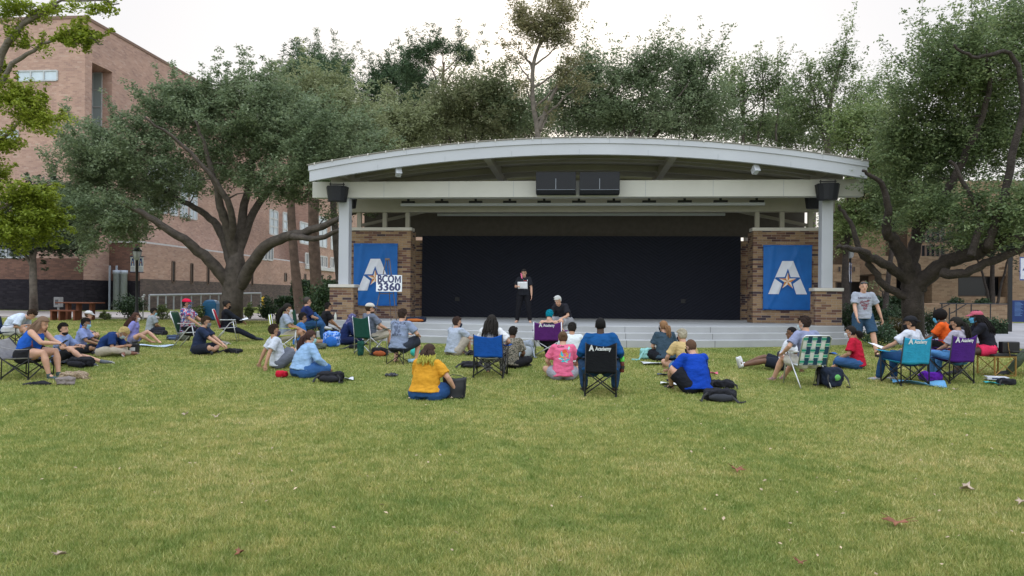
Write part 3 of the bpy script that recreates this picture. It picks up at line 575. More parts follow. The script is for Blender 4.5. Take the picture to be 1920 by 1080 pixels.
def tree(lab,base,trunk,limbs,blobs,ncl,nl,size,lm,bm,seed=0,crad=.45,cat='tree',group=None,links=.4,asp=.5,flat=(1,1,.75),twig=.02,up=.8):
    """trunk/limbs: lists of (point,radius) in world space; blobs: (centre,radii,weight)"""
    rg=np.random.default_rng(seed); B=V(base); t=thing('tree',lab,cat,B); 
    if group: t['group']=group
    def smooth(pts,it=2):
        for _ in range(it):
            q=[pts[0]]
            for (a,r1),(b,r2) in zip(pts,pts[1:]): q+=[(a.lerp(b,.25),r1*.75+r2*.25),(a.lerp(b,.75),r1*.25+r2*.75)]
            q.append(pts[-1]); pts=q
        return pts
    loc=lambda pts:[(V(p)-B,r) for p,r in pts]
    tr_=loc(trunk); tr_.append((tr_[-1][0]+(tr_[-1][0]-tr_[-2][0]).normalized()*tr_[-1][1]*1.6,tr_[-1][1]*.3)); tk=smooth(tr_); mb=MB(); mb.tube([p for p,_ in tk],[r for _,r in tk],14)
    z0=tk[0][0].z
    for i in range(len(mb.v)):
        x,y,z=mb.v[i]; n=1+.12*noise.noise(V((x*3,y*3,z*1.2+seed)))+(.35*math.exp(-(z-z0)*3.) if z-z0<1.5 else 0); c=min(tk,key=lambda q:abs(q[0].z-z))[0]; mb.v[i]=(c.x+(x-c.x)*n,c.y+(y-c.y)*n,z)
    nodes=[];nr=[]
    for L_ in [loc(l) for l in limbs]:
        L_=smooth(L_); mb.tube([p+V(rg.normal(size=3)*.02) for p,_ in L_],[r for _,r in L_],9)
        nodes+=[tuple(p) for p,_ in L_]; nr+=[r for _,r in L_]
    for p,r in tk[len(tk)//2:]: nodes.append(tuple(p)); nr.append(r)
    cl=[];W_=np.array([b[2] if len(b)>2 else 1 for b in blobs],float)*np.array([b[1][0]*b[1][1]*b[1][2] for b in blobs])**.8; W_/=W_.sum()
    for i in rg.choice(len(blobs),ncl,p=W_):
        c,r=blobs[i][:2]; d=rg.normal(size=3); d/=np.linalg.norm(d); u=rg.random()**.45*math.exp(rg.normal()*.13)
        p=np.array(c)-np.array(B)+d*u*np.array(r)*(1+.22*noise.noise(V(d*2.3)+V((i*3.,seed,0)))); cl.append(p)
    cl=np.array(cl); bmb=MB(); ex=[]      # shoots that stick out of the crown
    cc_=cl.mean(0)
    for k in rg.choice(ncl,int(ncl*.22),replace=False):
        o=cl[k]-cc_; o=o/np.linalg.norm(o)*.7+np.array([0,0,.55])+rg.normal(size=3)*.35; o/=np.linalg.norm(o); l_=rg.uniform(.5,1.25)*(crad/.42)
        for q in range(4): ex.append(cl[k]+o*l_*(q+1)/4)
        if k<int(ncl*links): bmb.tube([cl[k],cl[k]+o*l_],[twig*.5,.004],3)
    nl_=int(ncl*links); ctr=np.array(nodes).mean(0); order=np.argsort(np.linalg.norm(cl[:nl_]-ctr,axis=1))
    Nn=np.array(nodes); Nr=list(nr)
    for k in order:
        p=cl[k]; dd=np.linalg.norm(Nn-p,axis=1)+np.maximum(0,Nn[:,2]-p[2])*.8; j=int(dd.argmin()); a=V(Nn[j]); b=V(p); l=(b-a).length
        if l<.15: continue
        r0=min(Nr[j]*.7,twig*1.2+.012*l); m1=a.lerp(b,.35)+V(rg.normal(size=3)*.08*l)+V((0,0,.04*l)); m2=a.lerp(b,.7)+V(rg.normal(size=3)*.07*l)
        bmb.tube([a,m1,m2,b],[r0,r0*.75,r0*.55,max(r0*.3,.004)],4); Nn=np.vstack([Nn,[tuple(m1),tuple(m2),tuple(b)]]); Nr+=[r0*.75,r0*.55,r0*.35]
    to=obj('trunk',mb,bm,t,True); link('crown',leafmesh('crown',np.vstack([cl,ex,ex]) if 0 else np.vstack([cl,np.array(ex)]),np.concatenate([crad*rg.uniform(.55,1.25,len(cl)),np.full(len(ex),crad*.38)]),[int(nl),max(int(nl*.3),6),len(cl)],size,seed,asp,up,flat),lm,t); 
    if bmb.v: obj('branches',bmb,bm,t,True)
    return t
oakl=leafmat('oak_leaves',(.105,.145,.075),(.18,.235,.125),(.28,.33,.19)); oliv=leafmat('olive_leaves',(.15,.175,.08),(.25,.28,.135),(.35,.37,.21))
pinel=leafmat('pine_needles',(.05,.085,.045),(.085,.14,.07),(.14,.20,.10),.3); dkl=leafmat('dark_leaves',(.035,.05,.028),(.065,.088,.05),(.12,.15,.085),.25)
roakl=leafmat('right_oak_leaves',(.09,.13,.058),(.165,.225,.10),(.28,.33,.15),.5); yel=leafmat('yellow_green_leaves',(.14,.19,.02),(.25,.31,.035),(.38,.42,.07),.45); shr=leafmat('shrub_leaves',(.012,.03,.012),(.03,.06,.025),(.07,.11,.045),.2); shl=leafmat('sapling_leaves',(.05,.08,.02),(.12,.16,.05),(.22,.25,.10),.35)
def PX(l,y,dy=0): # pixel polylines with radii -> points
    n=len(l); return [(W(q[0],q[1],y+(q[3] if len(q)>3 else dy*i/max(n-1,1))),q[2]) for i,q in enumerate(l)]
def BL(cx,cy,rx,ry,y,w=1,rd=None): c=W(cx,cy,y); k=y/FL; return (tuple(c),(rx*k,(rd or min(rx,ry*1.3)*k),ry*k),w)
# big live oak on the left
Y=28.9; base=gr(432,604)
tree('large spreading live oak with leaning limbs on the left of the stage',base,[(V((base.x,base.y,base.z-.3)),.50)]+PX([(434,575,.44),(437,545,.42),(440,515,.42),(443,490,.36)],Y),
 [PX([(432,535,.27),(398,492,.23),(358,458,.19),(318,432,.15),(272,402,.12),(222,375,.07)],Y,-3),
  PX([(437,500,.24),(422,450,.20),(405,418,.16),(372,392,.13),(325,368,.10),(262,340,.05)],Y,2.5),
  PX([(440,480,.24),(428,430,.20),(416,395,.17),(404,345,.12),(388,285,.08),(366,225,.04)],Y,-2),
  PX([(445,485,.25),(452,430,.20),(457,390,.17),(470,335,.12),(480,270,.08),(488,200,.04)],Y,1.5),
  PX([(450,535,.27),(474,490,.24),(500,458,.22),(540,443,.19),(585,432,.15),(635,412,.10),(690,385,.05)],Y,-3),
  PX([(548,444,.13),(595,449,.10),(632,432,.08),(660,415,.05)],Y-2,-1),
  PX([(444,480,.2),(470,405,.16),(518,335,.12),(568,285,.08),(612,245,.04)],Y,2.5),
  PX([(430,470,.16),(440,400,.14),(400,330,.09),(330,260,.06),(270,220,.04)],Y,-3.5)],
 [BL(250,290,125,85,Y),BL(165,315,70,65,Y),BL(370,215,120,60,Y),BL(500,225,115,75,Y),BL(610,270,95,75,Y-1),BL(450,170,95,35,Y,1.3),BL(330,190,90,40,Y),BL(560,340,115,50,Y-1),BL(150,395,60,45,Y-1),BL(215,400,70,55,Y-2,.8),BL(670,330,60,55,Y-1),BL(300,350,110,50,Y+2,.7),BL(420,300,120,70,Y,.8),BL(190,450,35,35,Y-2,.5),BL(245,425,50,38,Y-1,.8),BL(150,440,40,35,Y,.7),BL(290,385,55,35,Y+2,.8),BL(640,390,60,25,Y-1,.5)],
 1450,92,.060,oakl,bark,1,.50,group=None,links=.45)
# large oak on the right
Y=22.; base=gr(1712,632)
tree('large dark oak with thick forked limbs beside the right end of the stage',base,[(V((base.x,base.y,base.z-.3)),.34)]+PX([(1712,600,.29),(1711,560,.28),(1712,530,.30),(1711,515,.28)],Y),
 [PX([(1708,540,.22),(1698,490,.20),(1677,450,.16),(1660,437,.13),(1666,415,.11),(1664,375,.09),(1654,340,.07),(1618,320,.04)],Y,-1.5),
  PX([(1712,530,.24),(1706,486,.20),(1722,443,.16),(1718,405,.12),(1700,360,.09),(1690,290,.07),(1700,200,.04)],Y,1),
  PX([(1716,545,.25),(1745,508,.22),(1781,487,.20),(1820,480,.18),(1848,464,.16),(1880,447,.15),(1935,442,.12),(2010,420,.08)],Y,-2.5),
  PX([(1765,512,.14),(1805,516,.12),(1853,492,.11),(1925,462,.09),(1990,430,.05)],Y-1,-1),
  PX([(1706,530,.16),(1670,500,.13),(1636,484,.12),(1618,469,.09),(1570,463,.05)],Y,-1.5),
  PX([(1706,556,.13),(1675,545,.11),(1648,527,.10),(1632,498,.09),(1612,470,.08),(1598,420,.06),(1571,385,.04)],Y,-1),
  PX([(1720,440,.14),(1755,390,.12),(1790,330,.10),(1830,250,.08),(1860,160,.06),(1850,108,.05)],Y,-2),
  PX([(1850,464,.12),(1880,380,.10),(1900,280,.09),(1925,180,.07),(1900,90,.05),(1858,104,.05),(1818,108,.04),(1790,85,.03)],Y-2,-1),
  PX([(1820,480,.10),(1840,420,.08),(1820,360,.06),(1780,300,.04)],Y-2,0)],
 [BL(1680,350,38,45,Y,.7),BL(1750,280,85,65,Y),BL(1860,240,90,85,Y),BL(1800,130,95,70,Y-1),BL(1905,70,60,75,Y-1),BL(1890,385,80,40,Y-2),BL(1715,200,60,50,Y,.8),BL(1680,270,40,45,Y,.6),BL(1770,390,75,38,Y-1,.8),BL(1850,430,70,28,Y,.6),BL(1960,250,60,120,Y,.7),BL(1770,70,50,30,Y,.5),BL(1690,415,34,28,Y,.5),BL(1895,430,60,28,Y-2,.6),BL(1800,440,40,22,Y-1,.4)],
 1480,66,.046,roakl,barkd,2,.46,links=.45,twig=.016)
# near tree at the far left
Y=13.; 
tree('yellow-green leaved tree reaching in from beyond the left edge',(W(-110,700,Y).x,Y,G(Y)),[(V((W(-110,700,Y).x,Y,G(Y)-.2)),.22)]+PX([(-105,560,.2),(-95,420,.18),(-80,300,.15)],Y),
 [PX([(-80,300,.10),(-20,150,.08),(12,85,.06),(50,40,.045),(110,10,.03)],Y),PX([(-50,230,.06),(20,125,.045),(70,85,.03),(130,62,.022),(190,80,.012)],Y),PX([(-90,400,.07),(-30,300,.05),(20,240,.03),(80,200,.015)],Y),PX([(-95,460,.07),(-20,410,.05),(40,370,.03),(100,345,.015)],Y),PX([(12,85,.04),(60,20,.03),(150,-5,.02),(225,8,.01)],Y)],
 [BL(60,22,85,22,Y,1.),BL(140,75,58,22,Y,1),BL(170,15,52,12,Y,.8),BL(55,75,60,20,Y,.6),BL(35,190,48,32,Y,1.3),BL(70,225,45,32,Y,1.3),BL(10,270,40,28,Y,1.2),BL(55,370,60,30,Y,1.6),BL(30,425,62,38,Y,1.8),BL(75,410,38,30,Y,1.4),BL(-50,150,60,90,Y,1),BL(-60,330,70,90,Y,1.4)],
 620,74,.030,yel,barkl,3,.17,links=.7,twig=.008,asp=.62)
# small dark tree by the building
Y=39.; base=gr(63,583)
tree('small dark-leaved tree with straight grey trunk in front of the building',base,[(V((base.x,base.y,base.z-.2)),.22)]+PX([(63,560,.2),(62,520,.19),(62,490,.17)],Y),[PX([(62,500,.12),(45,475,.09),(15,460,.06)],Y),PX([(62,490,.13),(70,450,.1),(90,410,.06)],Y),PX([(62,490,.12),(50,440,.1),(30,400,.06)],Y)],
 [BL(60,430,85,45,Y),BL(120,440,55,40,Y),BL(20,440,60,45,Y),BL(100,380,60,40,Y),BL(150,400,40,40,Y)],620,60,.11,dkl,barkl,4,.5)
# row of trees behind the stage
def bgtree(lab,cx,y,basepx,blobs,ncl,nl,size,lm,bm,seed,tr=.16,path=None,links=.5,crad=.5,asp=.5,twig=.02,limbs=None,up=.8):
    b=W(basepx,600,y); z=G(y); path=path or [(basepx,560),(cx,330)]
    ncl=int(ncl*(.70 if cx<1080 else .62 if cx<1350 else .54)); nl=int(nl*(1.15 if cx<1080 else .95)); size*=(.74 if asp>.3 else 1); crad*=1.25
    trunk=[(V((b.x,y,z-.2)),tr*1.2)]+[(W(px,py,y),tr*(1-.7*i/len(path))) for i,(px,py) in enumerate(path)]
    dt=[]
    for (p0,r0),(p1,r1) in zip(trunk[1:],trunk[2:]): dt+=[(p0.lerp(p1,k/5),r0+(r1-r0)*k/5) for k in range(5)]
    dt=dt or trunk[:-1]; L_=[]
    for bl_ in blobs:
        c_=V(bl_[0]); ok=[q for q in dt if q[0].z<c_.z-.5-.45*abs(q[0].x-c_.x)] or [dt[0]]
        a_,r_=min(ok,key=lambda q:(q[0]-c_).length); L_.append([(a_,r_*.6),(a_.lerp(c_,.35)+V((0,0,-.05*(c_-a_).length)),r_*.42),(a_.lerp(c_,.7),r_*.28),(c_,r_*.14)])
    if limbs: L_+=[PX(l,y) for l in limbs]
    return tree(lab,(b.x,y,z),trunk,L_,blobs,ncl,nl,size,lm,bm,seed,crad,'tree','trees behind the stage',links,asp,twig=twig,up=up)
y=34.; bgtree('olive-leaved oak rising just left of the stage roof',620,y,640,[BL(590,235,90,70,y),BL(660,255,75,70,y),BL(600,175,55,45,y),BL(700,310,60,45,y),BL(540,200,50,40,y)],950,62,.10,oliv,bark,11,.2)
y=62.; bgtree('dark green pine with rounded top behind the left oak',600,y,590,[BL(598,135,48,45,y),BL(570,160,35,35,y),BL(640,165,35,45,y),BL(600,210,60,50,y)],420,70,.20,pinel,barkp,12,.3,path=[(592,560),(590,400),(600,200),(600,110)],crad=.75,asp=.16)
y=58.; bgtree('pine with dark drooping needles left of the feathery crown',735,y,735,[BL(738,140,28,30,y),BL(715,160,38,30,y),BL(700,195,32,30,y),BL(765,175,32,50,y),BL(740,230,50,50,y)],380,66,.19,pinel,barkp,13,.22,path=[(736,500),(736,350),(738,130)],crad=.7,asp=.16)
y=54.; bgtree('tall pine with feathery umbrella crown above the roof',833,y,826,[BL(830,85,38,13,y,1.4),BL(865,100,22,18,y,1.2),BL(790,105,24,20,y,1.2),BL(880,125,10,20,y),BL(770,140,26,28,y),BL(800,165,30,36,y),BL(800,220,40,40,y)],400,55,.17,pinel,barkp,14,.2,path=[(826,500),(826,300),(828,200),(832,120)],crad=.6,asp=.16,limbs=[[(828,190,.08),(815,140,.05),(800,110,.03)],[(829,170,.08),(850,130,.05),(868,105,.03)]])
y=40.; bgtree('oak with mixed olive crown left of the tall slender tree',880,y,880,[BL(870,190,65,45,y),BL(920,165,50,45,y),BL(830,220,55,45,y),BL(910,235,60,35,y),BL(940,205,40,50,y)],760,52,.10,leafmat('mixed_leaves',(.12,.145,.07),(.20,.225,.11),(.30,.30,.17)),bark,15,.18)
y=38.; bgtree('olive oak between the left oak and the feathery pine',745,y,760,[BL(740,235,45,50,y),BL(700,260,40,40,y),BL(780,245,40,40,y)],420,52,.10,oliv,bark,16,.15)
y=36.; bgtree('tall slender tree with open sparse crown over the roof centre',1003,y,1012,[BL(1000,48,38,34,y,1),BL(1050,25,36,34,y,1),BL(972,28,20,20,y,.8),BL(965,85,18,14,y,.7),BL(1062,72,26,18,y,.7),BL(1075,110,22,16,y,.6),BL(985,100,20,12,y,.4),BL(1055,150,26,22,y,.6),BL(965,110,16,10,y,.4),BL(1030,60,40,30,y,.8),BL(1085,160,24,28,y,.6),BL(1030,210,24,20,y,.4),BL(985,160,16,30,y,.5)],460,34,.085,leafmat('backlit_leaves',(.15,.16,.08),(.25,.24,.12),(.36,.31,.18)),barkl,17,.15,path=[(1012,400),(1010,250),(998,190),(998,130),(1006,95),(1028,50)],crad=.36,links=.8,twig=.012,limbs=[[(1010,245,.12),(1022,205,.10),(1045,160,.07),(1080,120,.03)]])
y=40.; bgtree('leafy oak just right of the tall slender tree',1085,y,1060,[BL(1085,165,55,40,y),BL(1110,130,40,35,y),BL(1050,190,50,40,y),BL(1110,215,60,35,y),BL(975,215,45,40,y)],760,48,.095,oakl,bark,18,.16,links=.6)
y=39.; bgtree('oak with limbs leaning right above the roof',1200,y,1170,[BL(1155,145,40,40,y),BL(1205,140,38,45,y),BL(1240,110,32,24,y),BL(1200,210,80,38,y),BL(1145,215,50,35,y)],740,48,.095,oakl,bark,19,.16,links=.6,limbs=[[(1175,262,.1),(1205,225,.08),(1250,205,.05),(1290,160,.03)]])
y=41.; bgtree('bushy oak with pointed top right of the roof centre',1290,y,1240,[BL(1290,135,42,40,y),BL(1325,115,24,26,y),BL(1270,180,55,40,y),BL(1320,190,50,40,y),BL(1340,235,55,25,y),BL(1255,230,50,25,y)],740,48,.10,oakl,bark,20,.16,links=.6,limbs=[[(1222,262,.12),(1262,215,.09),(1315,165,.05),(1340,120,.03)]])
y=43.; bgtree('thin airy tree with sky showing through above the right roof',1410,y,1400,[BL(1385,175,34,40,y),BL(1425,150,30,50,y),BL(1455,165,24,60,y),BL(1405,235,55,30,y),BL(1400,120,16,25,y,.5)],520,34,.095,roakl,barkl,21,.12,links=.8,crad=.4,twig=.012,path=[(1398,400),(1392,260),(1395,150)],limbs=[[(1420,265,.07),(1435,190,.05),(1425,100,.02)],[(1455,265,.07),(1460,190,.04),(1458,110,.02)]])
y=40.; bgtree('tall airy tree with wispy tip above the right roof corner',1560,y,1545,[BL(1540,160,38,55,y),BL(1575,120,26,38,y),BL(1500,200,36,50,y),BL(1560,230,60,40,y),BL(1590,55,9,30,y,.5),BL(1510,140,24,20,y,.6),BL(1605,185,30,35,y,.8)],720,38,.09,roakl,barkl,22,.14,links=.8,crad=.4,twig=.012,path=[(1548,450),(1552,300),(1556,180),(1585,90)],limbs=[[(1552,290,.08),(1530,200,.05),(1515,130,.02)]])
y=37.; bgtree('mid-height tree filling the gap right of the white column',1610,y,1585,[BL(1620,330,50,60,y),BL(1590,420,45,50,y),BL(1650,400,50,45,y),BL(1650,290,45,50,y),BL(1640,230,45,50,y),BL(1680,340,50,50,y),BL(1590,250,40,40,y)],1100,46,.10,leafmat('mid_leaves',(.10,.145,.05),(.18,.24,.085),(.28,.33,.13)),barkd,23,.2,path=[(1586,560),(1584,500),(1590,420)])
y=42.; bgtree('dark many-stemmed tree at the far right behind the walk',1870,y,1862,[BL(1850,440,60,40,y),BL(1905,450,50,45,y),BL(1800,440,60,35,y),BL(1950,420,50,60,y)],560,46,.11,dkl,barkd,24,.12,path=[(1860,540),(1862,450)],limbs=[[(1866,590,.08),(1880,520,.06),(1900,450,.03)],[(1858,590,.08),(1845,520,.06),(1822,460,.03)]])
y=36.; bgtree('small leafy tree behind the right oak trunk',1690,y,1660,[BL(1680,395,50,35,y),BL(1650,540,14,20,y,.2),BL(1730,370,50,35,y)],380,44,.10,roakl,barkd,25,.12)
y=46.; bgtree('feathery low tree in the back row left of the roof centre',930,y,930,[BL(900,250,70,35,y),BL(980,240,60,35,y),BL(840,250,60,35,y),BL(780,285,60,30,y)],620,40,.11,oliv,bark,26,.14,links=.6)
y=47.; bgtree('feathery low tree in the back row above the roof centre',1110,y,1110,[BL(1060,235,60,30,y),BL(1130,225,60,38,y),BL(1190,235,60,30,y),BL(1020,205,34,34,y)],640,38,.11,oakl,bark,27,.14,links=.6)
y=47.; bgtree('feathery tree in the back row right of the roof centre',1350,y,1350,[BL(1340,215,45,60,y),BL(1370,160,26,40,y),BL(1300,235,60,30,y),BL(1400,250,60,30,y),BL(1455,245,50,35,y),BL(1480,190,26,40,y)],700,36,.11,roakl,barkl,28,.13,links=.7)
y=45.; bgtree('airy tree in the back row above the right roof end',1530,y,1520,[BL(1500,250,50,35,y),BL(1560,270,50,35,y),BL(1610,230,45,45,y),BL(1640,180,40,45,y),BL(1480,240,40,40,y)],620,36,.10,roakl,barkl,29,.13,links=.7)
# tall pine trunks left of the stage
for lab,l,s_ in (('slim tall pine trunk, left of two behind the oak limb',[(563,584,.30),(556,530,.27),(549,450,.25),(545,380,.22),(546,250,.16),(560,150,.1)],31),('thick tall pine trunk nearest the white column, right of two',[(597,575,.40),(592,520,.36),(588,440,.34),(588,380,.32),(590,250,.25),(596,150,.15)],32)):
    y=42. if s_==31 else 45.; pts=PX(l,y); b=pts[0][0]; b=V((b.x,y,G(y)))
    tree(lab,b,[(V((b.x,y,b.z-.2)),l[0][2]*1.1)]+pts,[[(pts[-2][0],.1),(W(l[-1][0]+20,150,y),.05)],[(pts[-3][0],.08),(W(l[-3][0]+35,330,y),.03)]],[BL(l[-1][0],150,50,40,y),BL(l[-1][0]+10,210,45,40,y),BL(l[-3][0]+30,330,25,18,y,.4)],170,60,.16,pinel,barkp,s_,.6,group='tall pine trunks',asp=.16)
# shrubs, hedges
def shrub(lab,p,w,h,lm,n=26,size=.04,seed=0,grp=None,stems=6,fl=None,d=None,dens=46,cat='shrub'):
    rg=np.random.default_rng(seed); t=thing('shrub',lab,cat,p,0,grp); r=min(w,h)*.22; d=d or w
    cl=[]
    for _ in range(n):
        q=rg.normal(size=3); q/=np.linalg.norm(q); u=rg.random()**.4; z=h*.52+q[2]*u*h*.46; k=.55+.45*math.sin(min(max(z/h,0),1)*2.6)
        cl.append((q[0]*u*w*.42*k,q[1]*u*d*.42*k,z))
    link('foliage',leafmesh('foliage',cl,r,dens,size,seed),lm,t); mb=MB()
    for k in range(stems): c=cl[k%len(cl)]; mb.tube([(c[0]*.1,c[1]*.1,-.03),(c[0]*.6,c[1]*.6,c[2]*.6),c],[.012,.009,.004],5)
    obj('stems',mb,barkd,t)
    if fl: link('flowers',leafmesh('flowers',[cl[i] for i in range(0,len(cl),2)],r*1.15,4,.022,seed+5,.8),fl,t)
    return t
G1='shrubs along the path'
for i,(px,py,w_,h_,m_,n_,lab) in enumerate([(248,600,1.5,1.15,shr,60,'dark bushy shrub at the foot of the left lamp post'),(198,600,.55,.42,shl,12,'tiny pale shrub by the path left of the lamp post'),(305,600,.65,.65,shl,16,'thin pale sapling right of the lamp post'),(372,602,.75,.7,shl,20,'thin leafy sapling in front of the blue bin'),(466,601,.55,.8,shl,20,'slim pale green sapling right of the oak trunk'),(501,601,.9,1.05,shr,44,'dark rounded shrub between path and stage')]):
    shrub(lab,gr(px,py),w_,h_,m_,n_,.05,40+i,G1)
p=W(612,590,26.5); shrub('large glossy bush beside the left brick pedestal',V((p.x,26.5,G(26.5))),1.7,1.75,leafmat('bush_leaves',(.025,.05,.02),(.05,.09,.035),(.10,.15,.06),.2),110,.05,60,None,8,None,1.6,60)
WH=mat('petal_white',(.55,.55,.5),.8)
for i,(px,py,w_,h_,m_,fl,lab) in enumerate([(1592,640,.8,1.25,shr,None,'dark leafy shrub against the right brick pedestal'),(1650,652,1.3,.75,leafmat('rose_leaves',(.02,.05,.025),(.045,.09,.045),(.09,.14,.08),.2),WH,'low shrub with small white flowers beside the walking man'),(1680,640,1.1,.75,leafmat('rust_leaves',(.06,.05,.02),(.11,.09,.035),(.16,.14,.06)),None,'rusty green shrub at the foot of the right oak'),(1743,632,.9,.95,shr,WH,'dark shrub with pale flowers right of the oak trunk'),(1800,626,.8,.55,shr,None,'small dark shrub behind the orange jersey person'),(1668,622,.9,1.05,shr,None,'tall dark shrub left of the oak trunk')]):
    shrub(lab,gr(px,py),w_,h_,m_,44,.035,70+i,'shrubs under the right oak',6,fl)
def hedge(lab,a,b,h,lm,seed,size=.07):
    a=V(a);b=V(b); c=(a+b)/2; t=thing('hedge',lab,'hedge',(c.x,c.y,G(c.y))); rg=np.random.default_rng(seed); hx,hy=abs(b.x-a.x)/2,abs(b.y-a.y)/2
    n=int(min(26*(hx*2*h+hx*2*hy),900)); cl=np.stack([rg.uniform(-hx,hx,n),rg.uniform(-hy,hy,n),rg.uniform(.1,h,n)],1)
    f=rg.random(n); cl[f<.55,1]=-hy; cl[(f>=.55)&(f<.85),2]=h
    link('foliage',leafmesh('foliage',cl,.16,26,size,seed),lm,t); obj('core',MB().box((-hx,-hy+.08,-.1),(hx,hy,h-.08)),mat('hedge_core',(.012,.02,.01),.95),t); return t
y=52.; a=W(545,570,y); b=W(650,570,y); hedge('tall clipped dark hedge behind the pine trunks',(a.x,y,0),(b.x,y+1.5,0),W(600,528,y).z-G(y),shr,81)
y=46.; a=W(513,570,y); b=W(552,570,y); hedge('low clipped hedge in front of the entrance',(a.x,y,0),(b.x,y+1,0),W(530,560,y).z-G(y)+.05,shr,82)
y=29.; a=W(1806,600,y); b=W(1893,600,y); hedge('long clipped hedge beside the right walk',(a.x,y,0),(b.x,y+.8,0),.48,shr,83,.05)
y=42.; a=W(1628,600,y); b=W(1695,600,y); hedge('dark hedge behind the bicycles',(a.x,y,0),(b.x,y+.9,0),W(1660,559,y).z-G(y),shr,84)
for i,(px,py,w_,lab) in enumerate([(1793,586,1.3,'round clipped bush left in front of the dark opening'),(1839,586,1.2,'round clipped bush right in front of the dark opening')]):
    y=41.; p=W(px,570,y); shrub(lab,V((p.x,y,G(y)+.25)),w_,.95,shr,40,.06,90+i,'round clipped bushes')
